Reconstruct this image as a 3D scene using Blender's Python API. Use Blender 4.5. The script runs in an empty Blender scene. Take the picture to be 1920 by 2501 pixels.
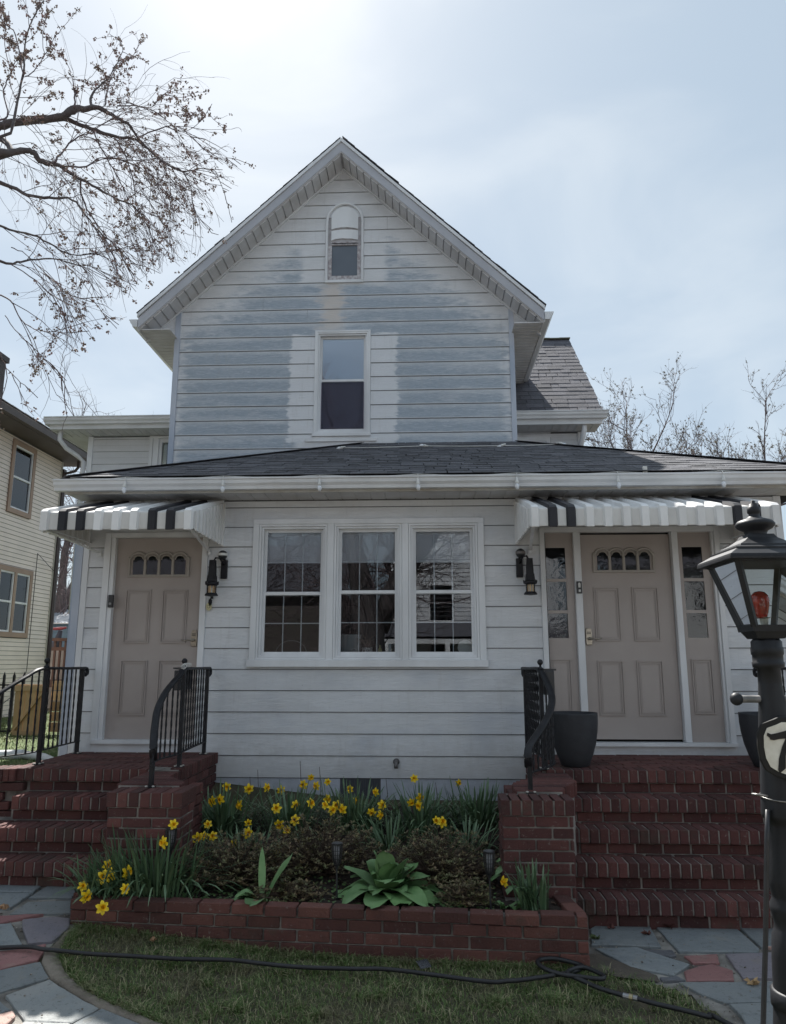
import bpy, bmesh, math, random
from mathutils import Vector, Matrix
from math import sin, cos, pi, radians as R_
random.seed(7)
S = bpy.context.scene
COL = S.collection
# ---------------------------------------------------------------- camera
PITCH, YAW = R_(11.25), R_(2.5)
cd = bpy.data.cameras.new("camera"); cam = bpy.data.objects.new("camera", cd); COL.objects.link(cam)
cam.location = (0, -7.55, 1.78)
cam.rotation_euler = (pi/2 + PITCH, 0, YAW)
cd.sensor_fit = 'VERTICAL'; cd.sensor_height = 24.0; cd.lens = 1830/2501*24.0
cd.clip_start = .05; cd.clip_end = 3000
S.camera = cam
# ---------------------------------------------------------------- sky, sun, exposure
SKYK = .165; VEIL_A = (2.15, 2.62, 3.02, 1); VEIL_B = (2.95, 3.3, 3.5, 1)
SUN_EL, SUN_AZ = R_(51), R_(-18)      # azimuth measured from +Y towards +X
W = bpy.data.worlds.new("World"); S.world = W; W.use_nodes = True
nt = W.node_tree; nt.nodes.clear()
def wn(t, **k):
    n = nt.nodes.new(t)
    for a, b in k.items(): setattr(n, a, b)
    return n
sky = wn('ShaderNodeTexSky', sky_type='NISHITA', sun_disc=False)
sky.sun_elevation = SUN_EL; sky.sun_rotation = SUN_AZ
sky.air_density = 1.0; sky.dust_density = 1.6; sky.ozone_density = 2.0; sky.altitude = 50
tc = wn('ShaderNodeTexCoord'); mp = wn('ShaderNodeMapping'); mp.inputs['Scale'].default_value = (1.1, 1.1, 2.6)
mp.inputs['Rotation'].default_value = (.1, .35, .4)
nz = wn('ShaderNodeTexNoise'); nz.inputs['Scale'].default_value = 1.9; nz.inputs['Detail'].default_value = 7; nz.inputs['Roughness'].default_value = .5; nz.inputs['Distortion'].default_value = .6
cr = wn('ShaderNodeMapRange'); cr.inputs['From Min'].default_value = .38; cr.inputs['From Max'].default_value = .72; cr.interpolation_type = 'SMOOTHSTEP'
bg = wn('ShaderNodeBackground'); wo = wn('ShaderNodeOutputWorld')
bg.inputs['Strength'].default_value = .10
L = nt.links.new
L(tc.outputs['Generated'], mp.inputs['Vector']); L(mp.outputs[0], nz.inputs['Vector']); L(nz.outputs['Fac'], cr.inputs['Value'])
# a thin even veil of high cloud over the whole sky, with soft whiter wisps, lit on top of the clear sky
veil = wn('ShaderNodeMix', data_type='RGBA'); veil.inputs[6].default_value = VEIL_A; veil.inputs[7].default_value = VEIL_B
L(cr.outputs[0], veil.inputs[0])
dim = wn('ShaderNodeMix', data_type='RGBA', blend_type='MULTIPLY'); dim.inputs[0].default_value = 1; dim.inputs[7].default_value = (SKYK, SKYK, SKYK, 1)
L(sky.outputs[0], dim.inputs[6])
mx = wn('ShaderNodeMix', data_type='RGBA', blend_type='ADD'); mx.inputs[0].default_value = 1
L(dim.outputs[2], mx.inputs[6]); L(veil.outputs[2], mx.inputs[7])
L(mx.outputs[2], bg.inputs['Color']); L(bg.outputs[0], wo.inputs['Surface'])
sl = bpy.data.lights.new("sun", 'SUN'); sun = bpy.data.objects.new("sun", sl); COL.objects.link(sun)
sl.energy = 5.0; sl.angle = R_(.6); sl.color = (1, .965, .91)
sdir = Vector((sin(SUN_AZ)*cos(SUN_EL), cos(SUN_AZ)*cos(SUN_EL), sin(SUN_EL)))
sun.rotation_euler = sdir.to_track_quat('Z', 'Y').to_euler()
S.view_settings.view_transform = 'Standard'; S.view_settings.look = 'None'
S.view_settings.exposure = 0.97; S.view_settings.gamma = 1.0; S.view_settings.use_curve_mapping = False
# ---------------------------------------------------------------- helpers
CAMP = Vector((0, -7.55, 1.78))
def sm(t): t = max(0., min(1., t)); return t*t*(3-2*t)
def g(X, Y): return .18*sm((-.3-X)/2.4)*sm((Y+3.6)/1.7) + .5*sm((Y+1.4)/1.5)
WM = {}
def put(o, parent=None, mw=None):
    COL.objects.link(o)
    if parent is not None:
        o.parent = parent; o.matrix_parent_inverse = WM[parent.name].inverted()
    if mw is not None: o.matrix_basis = mw
    WM[o.name] = mw.copy() if mw is not None else Matrix.Identity(4)
    return o
def tag(o, label, cat, group=None):
    o['label'] = label; o['category'] = cat
    if group: o['group'] = group
    return o
def thing(name, label, cat, loc=(0, 0, 0), group=None):
    o = bpy.data.objects.new(name, None); o.empty_display_size = .1
    put(o, None, Matrix.Translation(loc)); return tag(o, label, cat, group)
def struct(o): o['kind'] = 'structure'; return o
def stuff(o): o['kind'] = 'stuff'; return o
class MB:
    def __init__(s): s.v = []; s.f = []
    def add(s, vs, fs):
        b = len(s.v); s.v += [tuple(v) for v in vs]; s.f += [tuple(i+b for i in f) for f in fs]; return s
    def box(s, x0, x1, y0, y1, z0, z1):
        return s.add([(x0,y0,z0),(x1,y0,z0),(x1,y1,z0),(x0,y1,z0),(x0,y0,z1),(x1,y0,z1),(x1,y1,z1),(x0,y1,z1)],
            [(0,3,2,1),(4,5,6,7),(0,1,5,4),(1,2,6,5),(2,3,7,6),(3,0,4,7)])
    def obox(s, M, hx, hy, hz):
        vs = [M @ Vector((a*hx, b*hy, c*hz)) for c in (-1,1) for a, b in ((-1,-1),(1,-1),(1,1),(-1,1))]
        return s.add(vs, [(0,3,2,1),(4,5,6,7),(0,1,5,4),(1,2,6,5),(2,3,7,6),(3,0,4,7)])
    def bar(s, a, b, w, h, up=(0,0,1)):
        a, b = Vector(a), Vector(b); d = b-a; z = d.normalized(); x = Vector(up).cross(z)
        if x.length < 1e-4: x = Vector((1,0,0)).cross(z)
        x.normalize(); y = z.cross(x)
        M = Matrix((x, y, z)).transposed().to_4x4(); M.translation = (a+b)/2
        return s.obox(M, w/2, h/2, d.length/2)
    def prism(s, poly, y0, y1, ax='xz'):
        n = len(poly)
        def P(p, d): return (p[0], d, p[1]) if ax == 'xz' else ((p[0], p[1], d) if ax == 'xy' else (d, p[0], p[1]))
        vs = [P(p, y0) for p in poly] + [P(p, y1) for p in poly]
        fs = [tuple(range(n)), tuple(range(2*n-1, n-1, -1))] + [(i, i+n, (i+1) % n+n, (i+1) % n) for i in range(n)]
        return s.add(vs, fs)
    def tube(s, pts, r, n=6, cap=True, twist=0.):
        pts = [Vector(p) for p in pts]; m = len(pts)
        rr = r if isinstance(r, (list, tuple)) else [r]*m
        base = len(s.v); px = None; vs = []
        for i, p in enumerate(pts):
            d = (pts[min(i+1, m-1)]-pts[max(i-1, 0)])
            d = d.normalized() if d.length > 1e-9 else Vector((0,0,1))
            if px is None:
                px = d.orthogonal() if abs(d.z) < .99 else Vector((1,0,0))
            px = (px - d*px.dot(d)); px = px.normalized() if px.length > 1e-6 else d.orthogonal().normalized()
            q = d.cross(px)
            for k in range(n):
                a = 2*pi*k/n + twist*i
                vs.append(p + (px*cos(a)+q*sin(a))*rr[i])
        fs = [(i*n+k, i*n+(k+1) % n, (i+1)*n+(k+1) % n, (i+1)*n+k) for i in range(m-1) for k in range(n)]
        if cap: fs += [tuple(range(n-1, -1, -1)), tuple(range((m-1)*n, m*n))]
        return s.add(vs, fs)
    def lathe(s, prof, c, n=16, cap=True):
        c = Vector(c); m = len(prof)
        vs = [c + Vector((r*cos(2*pi*k/n), r*sin(2*pi*k/n), z)) for r, z in prof for k in range(n)]
        fs = [(i*n+k, i*n+(k+1) % n, (i+1)*n+(k+1) % n, (i+1)*n+k) for i in range(m-1) for k in range(n)]
        if cap: fs += [tuple(range(n-1, -1, -1)), tuple(range((m-1)*n, m*n))]
        return s.add(vs, fs)
    def grid(s, P):      # rows of points
        h, w = len(P), len(P[0])
        return s.add([p for r in P for p in r], [(i*w+j, i*w+j+1, (i+1)*w+j+1, (i+1)*w+j) for i in range(h-1) for j in range(w-1)])
    def mesh(s, name, mat, smooth=False):
        me = bpy.data.meshes.new(name); me.from_pydata(s.v, [], s.f)
        if mat: me.materials.append(mat)
        if smooth: me.polygons.foreach_set('use_smooth', [True]*len(me.polygons))
        me.update(); return me
    def build(s, name, mat, parent=None, smooth=False, mw=None):
        return put(bpy.data.objects.new(name, s.mesh(name, mat, smooth)), parent, mw)
def bevel(o, w=.004, seg=2):
    m = o.modifiers.new('bevel', 'BEVEL'); m.width = w; m.segments = seg; m.limit_method = 'ANGLE'; return o
def dup(root, loc, label=None, rz=0):
    r = root.copy(); COL.objects.link(r); r.location = loc; r.rotation_euler = (0, 0, rz)
    if label: r['label'] = label
    for ch in list(root.children):
        c = ch.copy(); COL.objects.link(c); c.parent = r
        for gch in ch.children:
            d = gch.copy(); COL.objects.link(d); d.parent = c
    return r
# ---------------------------------------------------------------- materials
MC = {}
class NT:
    def __init__(s, m): s.t = m.node_tree; s.t.nodes.clear()
    def n(s, t, **k):
        x = s.t.nodes.new(t)
        for a, b in k.items(): setattr(x, a, b)
        return x
    def l(s, a, b): s.t.links.new(a, b)
    def m(s, op, a, b=None, c=None, clamp=False):
        x = s.n('ShaderNodeMath', operation=op); x.use_clamp = clamp
        for i, v in enumerate((a, b, c)):
            if v is None: continue
            if isinstance(v, (int, float)): x.inputs[i].default_value = v
            else: s.l(v, x.inputs[i])
        return x.outputs[0]
    def ss(s, v, a, b):
        x = s.n('ShaderNodeMapRange', interpolation_type='SMOOTHSTEP'); s.l(v, x.inputs[0])
        x.inputs[1].default_value = a; x.inputs[2].default_value = b; return x.outputs[0]
    def noise(s, vec, sc, det=4, rough=.55, dist=0):
        x = s.n('ShaderNodeTexNoise'); x.inputs['Scale'].default_value = sc; x.inputs['Detail'].default_value = det
        x.inputs['Roughness'].default_value = rough; x.inputs['Distortion'].default_value = dist
        if vec is not None: s.l(vec, x.inputs['Vector'])
        return x.outputs['Fac']
    def mp(s, vec, sc):
        x = s.n('ShaderNodeMapping'); x.inputs['Scale'].default_value = sc; s.l(vec, x.inputs[0]); return x.outputs[0]
    def mix(s, f, a, b, bt='MIX'):
        x = s.n('ShaderNodeMix', data_type='RGBA', blend_type=bt)
        for i, v in ((0, f), (6, a), (7, b)):
            if isinstance(v, (int, float)): x.inputs[i].default_value = v
            elif isinstance(v, tuple): x.inputs[i].default_value = (*v, 1) if len(v) == 3 else v
            else: s.l(v, x.inputs[i])
        return x.outputs[2]
    def out(s, col, rough=.7, bumph=None, bstr=.3, bdist=.01, metal=0, spec=.5, extra=None):
        b = s.n('ShaderNodeBsdfPrincipled'); o = s.n('ShaderNodeOutputMaterial')
        for k, v in (('Base Color', col), ('Roughness', rough), ('Metallic', metal), ('Specular IOR Level', spec)):
            if isinstance(v, tuple): b.inputs[k].default_value = (*v, 1)
            elif isinstance(v, (int, float)): b.inputs[k].default_value = v
            else: s.l(v, b.inputs[k])
        if bumph is not None:
            x = s.n('ShaderNodeBump'); x.inputs['Strength'].default_value = bstr; x.inputs['Distance'].default_value = bdist
            s.l(bumph, x.inputs['Height']); s.l(x.outputs[0], b.inputs['Normal'])
        if extra:
            for k, v in extra.items(): b.inputs[k].default_value = v
        s.l(b.outputs[0], o.inputs[0]); return b
def newmat(name):
    m = bpy.data.materials.new(name); m.use_nodes = True; return m, NT(m)
def rndval(t):
    oi = t.n('ShaderNodeObjectInfo').outputs['Random']; ge = t.n('ShaderNodeNewGeometry').outputs['Random Per Island']
    return t.m('FRACT', t.m('ADD', oi, ge))
def mat(name, c1, c2=None, ns=6, rough=.6, bump=0, bs=60, stretch=(1,1,1), metal=0, rnd=0, spec=.5, det=5, wobj=True, extra=None):
    if name in MC: return MC[name]
    m, t = newmat(name); c2 = c2 or tuple(x*.82 for x in c1)
    v = t.n('ShaderNodeTexCoord').outputs['Object'] if not wobj else t.n('ShaderNodeNewGeometry').outputs['Position']
    vs = t.mp(v, stretch)
    col = t.mix(t.ss(t.noise(vs, ns, det), .3, .7), c1, c2)
    if rnd:
        h = t.n('ShaderNodeHueSaturation'); t.l(col, h.inputs['Color'])
        r = rndval(t); t.l(t.m('MULTIPLY_ADD', r, 2*rnd, 1-rnd), h.inputs['Value'])
        r2 = t.m('FRACT', t.m('MULTIPLY', r, 7.13)); t.l(t.m('MULTIPLY_ADD', r2, rnd*.5, 1-rnd*.25), h.inputs['Saturation'])
        col = h.outputs[0]
    t.out(col, rough, t.noise(vs, bs, 4) if bump else None, bump, .01, metal, spec, extra)
    MC[name] = m; return m
def siding_mat(name, blue, z0, base=(.745,.76,.79), grime=(.59,.595,.605)):
    m, t = newmat(name)
    pos = t.n('ShaderNodeNewGeometry').outputs['Position']
    sx = t.n('ShaderNodeSeparateXYZ'); t.l(pos, sx.inputs[0]); X, Y, Z = sx.outputs
    wv = t.mp(pos, (2.2, 2.2, 26)); grain = t.noise(wv, 3.2, 6, .65, 1.6)
    fine = t.noise(t.mp(pos, (5, 5, 110)), 2.5, 3, .6, .6)
    big = t.noise(t.mp(pos, (1, 1, 2.5)), 1.1, 4, .6)
    col = t.mix(t.ss(big, .35, .7), base, tuple((a+b)/2 for a, b in zip(base, grime)))
    col = t.mix(t.m('MULTIPLY', t.ss(fine, .5, .7), .22), col, grime)
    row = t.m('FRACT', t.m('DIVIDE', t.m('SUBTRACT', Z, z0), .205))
    if blue:
        wob = t.m('MULTIPLY', t.m('SUBTRACT', t.noise(t.mp(pos, (3, 3, 9)), 1.8, 5, .6), .5), 1)
        d = t.m('ABSOLUTE', t.m('ADD', X, 1.14))
        ztop = t.m('MULTIPLY_ADD', d, -.78, 8.12)
        top = t.ss(t.m('ADD', t.m('SUBTRACT', ztop, Z), t.m('MULTIPLY', wob, 1.3)), -.25, .45)
        edge = t.ss(t.m('SUBTRACT', t.m('ADD', 2.33, t.m('MULTIPLY', wob, .5)), d), -.05, .16)
        rid = t.m('FLOOR', t.m('DIVIDE', t.m('SUBTRACT', Z, z0), .205))
        wnz = t.n('ShaderNodeTexWhiteNoise', noise_dimensions='1D'); t.l(rid, wnz.inputs['W'])
        roff = t.m('MULTIPLY', t.m('SUBTRACT', wnz.outputs[0], .5), .022)
        w2 = t.m('MULTIPLY_ADD', wob, .22, roff)
        def rect(x0, x1, za, zb, s=.02):
            a = t.ss(t.m('SUBTRACT', t.m('ADD', X, w2), x0), -s, s); b = t.ss(t.m('SUBTRACT', x1, t.m('ADD', X, w2)), -s, s)
            c_ = t.ss(t.m('SUBTRACT', t.m('ADD', Z, w2), za), -s, s); e = t.ss(t.m('SUBTRACT', zb, t.m('ADD', Z, w2)), -s, s)
            return t.m('MULTIPLY', t.m('MULTIPLY', a, b), t.m('MULTIPLY', c_, e))
        holes = t.m('MAXIMUM', t.m('MAXIMUM', rect(-1.87, -.375, 4.72, 6.3, .028), rect(-1.75, -.52, 7.06, 9, .06)), rect(-1.78, -.4, 4.3, 4.75, .06))
        rust = t.m('MULTIPLY', t.ss(t.m('SUBTRACT', .16, t.m('ABSOLUTE', t.m('ADD', t.m('ADD', X, 1.30), t.m('MULTIPLY', wob, .5)))), -.08, .12), rect(-1.7, -.9, 6.38, 7.1, .2))
        holes = t.m('MAXIMUM', holes, rust)
        rr = t.m('MULTIPLY', t.ss(row, .0, .16), t.m('SUBTRACT', 1, t.m('MULTIPLY', t.ss(row, .55, 1.0), .55)))
        streak = t.m('MULTIPLY_ADD', t.ss(grain, .30, .62), .45, .55)
        patch = t.m('MULTIPLY_ADD', t.ss(t.noise(t.mp(pos, (1, 1, 4.88)), 1.5, 3, .5), .28, .55), .35, .65)
        f = t.m('MULTIPLY', t.m('MULTIPLY', top, edge), t.m('SUBTRACT', 1, holes))
        f = t.m('MULTIPLY', f, t.m('MULTIPLY', t.m('MULTIPLY', rr, streak), patch))
        bl = t.mix(t.ss(grain, .35, .7), (.37, .43, .50), (.27, .335, .41))
        col = t.mix(t.m('MINIMUM', t.m('MULTIPLY', f, 1.15), .92), col, bl)
        # bright repainted rectangles where shutters used to hang
        br = rect(-1.87, -.375, 4.72, 6.3, .028)
        col = t.mix(t.m('MULTIPLY', br, .7), col, (.74, .76, .80))
        col = t.mix(t.m('MULTIPLY', rust, .5), col, (.55, .45, .36))
    else:
        # faint tide of blue-grey weathering
        f = t.m('MULTIPLY', t.ss(t.noise(t.mp(pos, (.9, .9, 1.6)), 1.3, 3, .5), .5, .68), .35)
        col = t.mix(f, col, (.42, .46, .54))
    dz = t.ss(t.m('ADD', Z, t.m('MULTIPLY', t.noise(t.mp(pos, (4, 4, 4)), 3, 4, .6), .5)), 1.35, .95)
    col = t.mix(t.m('MULTIPLY', dz, .30), col, (.36,.33,.29))
    nail = t.ss(t.noise(t.mp(pos, (1, 1, 1)), 55, 1, .4), .80, .84)
    col = t.mix(t.m('MULTIPLY', nail, .6), col, (.22,.20,.18))
    run = t.ss(t.noise(t.mp(pos, (9, 9, .8)), 2.2, 4, .6), .55, .8)
    col = t.mix(t.m('MULTIPLY', run, .25), col, (.44,.43,.41))
    # lap shade painted into the top edge of each board
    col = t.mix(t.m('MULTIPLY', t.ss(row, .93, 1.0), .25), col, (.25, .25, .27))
    grain2 = t.noise(t.mp(pos, (1.6, 1.6, 34)), 2.6, 4, .6, 3.2)
    col = t.mix(t.m('MULTIPLY', t.ss(grain2, .52, .60), .16), col, tuple(x*.62 for x in base))
    t.out(col, .55, t.m('ADD', t.m('MULTIPLY', grain2, 1.0), t.m('MULTIPLY', fine, .4)), .8, .008)
    return m
def glass_mat(name, tint=(.80,.84,.86), ior=1.6, wavy=0, rough=0.0):
    m, t = newmat(name)
    tr = t.n('ShaderNodeBsdfTransparent'); tr.inputs[0].default_value = (*tint, 1)
    gl = t.n('ShaderNodeBsdfGlossy'); gl.inputs['Roughness'].default_value = rough; gl.inputs['Color'].default_value = (.95,.97,1,1)
    fr = t.n('ShaderNodeFresnel'); fr.inputs['IOR'].default_value = ior
    if wavy:
        b = t.n('ShaderNodeBump'); b.inputs['Strength'].default_value = wavy; b.inputs['Distance'].default_value = .02
        t.l(t.noise(t.n('ShaderNodeNewGeometry').outputs['Position'], 9, 3, .5, 1.5), b.inputs['Height'])
        t.l(b.outputs[0], gl.inputs['Normal'])
    mx = t.n('ShaderNodeMixShader'); o = t.n('ShaderNodeOutputMaterial')
    t.l(fr.outputs[0], mx.inputs[0]); t.l(tr.outputs[0], mx.inputs[1]); t.l(gl.outputs[0], mx.inputs[2]); t.l(mx.outputs[0], o.inputs[0])
    return m
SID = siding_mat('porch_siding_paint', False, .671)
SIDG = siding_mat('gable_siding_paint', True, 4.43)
WHITE = mat('white_trim_paint', (.75,.765,.79), (.62,.63,.65), 3, .45, .12, 30, (1,1,.3))
WHITE2 = mat('white_metal', (.74,.755,.78), (.62,.63,.65), 2.5, .38, .05, 25)
SOFF = mat('soffit_vinyl', (.60,.60,.62), (.50,.49,.49), 3, .6)
DOOR = mat('taupe_door_paint', (.395,.35,.33), (.36,.315,.295), 2, .42, .08, 80)
TRIMG = mat('oxidised_metal', (.50,.53,.60), (.30,.36,.46), 1.4, .4, .05, 20, (1,1,.6))
BLACK = mat('black_iron', (.009,.009,.011), (.018,.018,.022), 12, .5, .15, 90, spec=.32)
BLACKP = mat('black_plastic', (.02,.021,.024), (.03,.03,.034), 20, .35)
POT = mat('charcoal_planter', (.024,.025,.03), (.034,.036,.042), 8, .7, .2, 120)
GLASS = glass_mat('window_glass', (.84,.87,.89), 1.55)
GLASSU = glass_mat('upper_pane_glass', (.80,.86,.93), 2.3)
GLASSW = glass_mat('patterned_glass', (.26,.28,.30), 1.65, .05)
GLASSL = glass_mat('lantern_glass', (.86,.9,.9), 1.45)
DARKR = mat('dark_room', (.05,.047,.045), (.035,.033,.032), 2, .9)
BLIND = mat('blind_slats', (.80,.80,.84), (.74,.74,.78), 2, .5)
MORT = mat('mortar', (.33,.30,.27), (.13,.12,.11), 7, .95, .5, 120)
MORTL = mat('pale_mortar', (.50,.49,.45), (.30,.29,.26), 12, .95, .5, 90)
def brick_mat(name, c1, c2, stain, rnd=.36):
    m, t = newmat(name)
    pos = t.n('ShaderNodeNewGeometry').outputs['Position']
    r = rndval(t)
    col = t.mix(r, c1, c2)
    col = t.mix(t.m('MULTIPLY', t.ss(t.noise(pos, 14, 5, .65), .45, .75), .55), col, stain)
    col = t.mix(t.m('MULTIPLY', t.ss(t.noise(pos, 1.3, 3, .5), .45, .7), .4), col, tuple(x*.5 for x in c1))
    col = t.mix(t.m('MULTIPLY', t.ss(t.noise(pos, 38, 4, .7), .60, .70), .45), col, (.30,.26,.23))
    col = t.mix(t.m('MULTIPLY', t.ss(t.noise(pos, 3.1, 5, .7), .56, .70), .5), col, (.055,.052,.036))
    h = t.n('ShaderNodeHueSaturation'); t.l(col, h.inputs['Color'])
    t.l(t.m('MULTIPLY_ADD', t.m('FRACT', t.m('MULTIPLY', r, 5.7)), 2*rnd, 1-rnd), h.inputs['Value'])
    t.out(h.outputs[0], .8, t.noise(pos, 70, 6, .75), .9, .012)
    return m
BRICK = brick_mat('red_brick', (.092,.031,.029), (.125,.045,.038), (.058,.026,.024))
BRICKB = brick_mat('bed_brick', (.118,.042,.035), (.155,.062,.047), (.072,.034,.030))
SHING = mat('asphalt_shingle', (.078,.078,.09), (.115,.115,.125), 30, .9, .6, 220, rnd=.32)
SHING2 = mat('asphalt_shingle_far', (.085,.085,.10), (.115,.113,.13), 30, .9, .6, 200, rnd=.22)
FELT = mat('roof_underlay', (.03,.03,.034), (.02,.02,.022), 6, .95)
STONES=[('g',[(-3.245,-1.775),(-2.792,-1.755),(-2.768,-1.990),(-3.113,-1.997)]),
('g',[(-2.746,-1.740),(-2.537,-1.735),(-2.494,-1.879),(-2.458,-2.063),(-2.750,-2.092)]),
('g',[(-3.099,-2.022),(-2.762,-2.015),(-2.778,-2.266),(-2.953,-2.264)]),
('g',[(-2.718,-2.170),(-2.436,-2.110),(-2.352,-2.294),(-2.480,-2.318),(-2.740,-2.349)]),
('r',[(-2.911,-2.390),(-2.511,-2.336),(-2.629,-2.408),(-2.729,-2.468),(-2.846,-2.495)]),
('p',[(-2.612,-2.421),(-2.420,-2.362),(-2.317,-2.370),(-2.270,-2.479),(-2.289,-2.662),(-2.423,-2.698),(-2.556,-2.522)]),
('g',[(-2.846,-2.495),(-2.660,-2.460),(-2.423,-2.738),(-2.681,-2.763)]),
('r',[(-2.648,-2.817),(-2.438,-2.750),(-2.314,-2.682),(-2.283,-2.770),(-2.274,-2.852),(-2.435,-2.969),(-2.529,-3.010)]),
('g',[(-2.545,-3.031),(-2.246,-2.877),(-2.112,-3.030),(-2.309,-3.185),(-2.408,-3.254)]),
('w',[(-2.261,-3.219),(-2.107,-3.051),(-1.708,-3.312),(-1.782,-3.462),(-2.026,-3.455)]),
('g',[(-2.402,-3.263),(-2.260,-3.268),(-2.161,-3.345),(-2.189,-3.391),(-2.296,-3.435)]),
('k',[(-2.284,-3.454),(-2.184,-3.400),(-2.132,-3.368),(-2.092,-3.416),(-2.092,-3.505),(-2.226,-3.550)]),
('g',[(-1.772,-3.471),(-1.693,-3.321),(-1.447,-3.456),(-1.217,-3.606),(-1.525,-3.805),(-1.753,-3.629)]),
('w',[(-2.027,-3.468),(-1.783,-3.472),(-1.762,-3.630),(-1.986,-3.659)]),
('g',[(1.148,-1.912),(1.512,-1.883),(1.469,-2.305),(1.116,-2.283),(1.032,-2.291),(1.087,-1.991)]),
('g',[(1.542,-1.933),(2.087,-1.909),(2.082,-2.289),(2.047,-2.362),(1.551,-2.367)]),
('g',[(2.104,-1.909),(2.622,-1.886),(2.452,-2.229),(2.093,-2.282)]),
('g',[(1.043,-2.335),(1.310,-2.301),(1.554,-2.572),(1.404,-2.740),(1.193,-2.617)]),
('d',[(1.347,-2.343),(1.525,-2.346),(1.522,-2.432),(1.475,-2.455),(1.373,-2.396)]),
('r',[(1.559,-2.441),(1.784,-2.399),(1.741,-2.544),(1.576,-2.552)]),
('r',[(1.482,-2.672),(1.594,-2.590),(1.690,-2.557),(1.777,-2.649),(1.729,-2.789),(1.451,-2.810)]),
('p',[(1.821,-2.408),(2.269,-2.357),(2.081,-2.756),(1.782,-2.769)]),
('d',[(1.312,-2.772),(1.427,-2.748),(1.453,-2.805),(1.317,-2.818)]),
('g',[(1.400,-2.832),(1.943,-2.801),(2.058,-2.879),(1.974,-3.053),(1.562,-3.084),(1.467,-2.971)]),
('g',[(1.574,-3.105),(1.895,-3.077),(1.753,-3.451),(1.544,-3.460),(1.583,-3.242)]),
('k',[(2.132,-2.276),(2.280,-2.247),(2.244,-2.326)]),
('g',[(1.911,-3.079),(2.328,-3.030),(2.099,-3.436),(1.759,-3.489)]),
('g',[(2.289,-2.356),(2.730,-2.315),(2.502,-2.720),(2.104,-2.746)])]
CURB_IN=[(-2.226,-2.544),(-2.231,-2.613),(-2.193,-2.727),(-2.151,-2.836),(-2.060,-2.957),(-1.929,-3.084),(-1.806,-3.179),(-1.654,-3.273),(-1.516,-3.347),(-1.349,-3.442),(-1.134,-3.553)]
CURB_OUT=[(-2.265,-2.543),(-2.259,-2.659),(-2.272,-2.792),(-2.243,-2.877),(-2.111,-3.030),(-1.921,-3.171),(-1.704,-3.315),(-1.454,-3.452),(-1.192,-3.605)]
LAWN_R=[(0.802,-2.644),(0.966,-2.598),(1.109,-2.707),(1.282,-2.835),(1.387,-2.959),(1.466,-3.129),(1.489,-3.246),(1.483,-3.411)]
DIRT_R=[(0.813,-2.585),(0.993,-2.434),(1.038,-2.411),(1.312,-2.735),(1.300,-2.826),(1.080,-2.764)]
HOSE=[(-2.630,-2.786,0.114),(-2.541,-2.792,0.112),(-2.245,-2.815,0.102),(-1.983,-2.833,0.090),(-1.735,-2.828,0.080),(-1.460,-2.822,0.067),(-1.164,-2.792,0.055),(-0.968,-2.808,0.045),(-0.746,-2.827,0.037),(-0.449,-2.823,0.031),(-0.206,-2.823,0.030),(0.298,-2.960,0.030),(0.428,-2.950,0.030),(0.530,-2.926,0.030),(0.710,-2.858,0.030),(0.844,-2.791,0.030),(0.891,-2.725,0.030),(0.846,-2.675,0.030),(0.744,-2.653,0.030),(0.657,-2.670,0.030),(0.634,-2.724,0.030),(0.667,-2.811,0.030),(0.746,-2.881,0.030),(0.841,-2.908,0.030),(0.945,-2.932,0.030),(0.975,-2.895,0.030),(0.939,-2.824,0.030),(0.888,-2.776,0.030),(0.821,-2.804,0.030),(0.779,-2.868,0.030),(0.855,-2.936,0.030),(0.924,-3.024,0.030),(1.028,-3.107,0.030)]
HOSE2=[(1.028,-3.107,0.030),(1.093,-3.147,0.030),(1.155,-3.190,0.030),(1.278,-3.261,0.030),(1.387,-3.334,0.030),(1.477,-3.440,0.030)]
FLOWERS=[(-1.761,-0.700,0.696),(-1.565,-0.700,0.683),(-1.430,-0.600,0.677),(-1.299,-0.600,0.660),(-1.095,-0.600,0.703),(-1.034,-0.600,0.767),(-0.966,-0.700,0.710),(-0.898,-0.500,0.713),(-0.685,-0.600,0.670),(-0.440,-0.800,0.680),(-0.603,-0.900,0.629),(-0.116,-0.600,0.763),(0.275,-0.500,0.713),(-1.797,-1.000,0.628),(-1.717,-1.050,0.654),(-1.564,-1.000,0.600),(-1.237,-1.100,0.595),(-1.100,-1.000,0.603),(-0.972,-1.000,0.618),(-0.851,-0.900,0.635),(-0.838,-1.050,0.614),(-0.755,-1.000,0.602),(-0.781,-1.120,0.591),(-0.686,-1.100,0.591),(-0.380,-1.000,0.609),(-0.455,-1.100,0.573),(-0.389,-1.150,0.562),(-0.066,-0.900,0.658),(-0.136,-0.950,0.625),(-0.071,-1.000,0.608),(0.071,-1.300,0.554),(0.109,-1.350,0.549),(-1.716,-1.400,0.527),(-1.423,-1.300,0.522),(-1.171,-1.300,0.512),(-1.096,-1.400,0.490),(-1.064,-1.200,0.525),(-1.742,-1.600,0.473),(-1.686,-1.600,0.488),(-1.603,-1.650,0.495),(-1.463,-1.600,0.433),(-1.109,-1.700,0.392),(-1.383,-1.500,0.491),(0.496,-2.300,0.380),(-1.749,-2.150,0.679),(-1.769,-2.250,0.585),(-2.129,-2.300,0.450),(-2.083,-2.350,0.404),(-2.115,-2.380,0.399),(-1.976,-2.350,0.423),(-2.232,-2.420,0.352),(-2.173,-2.500,0.317),(-1.924,-2.500,0.362),(-2.029,-2.580,0.274)]
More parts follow.
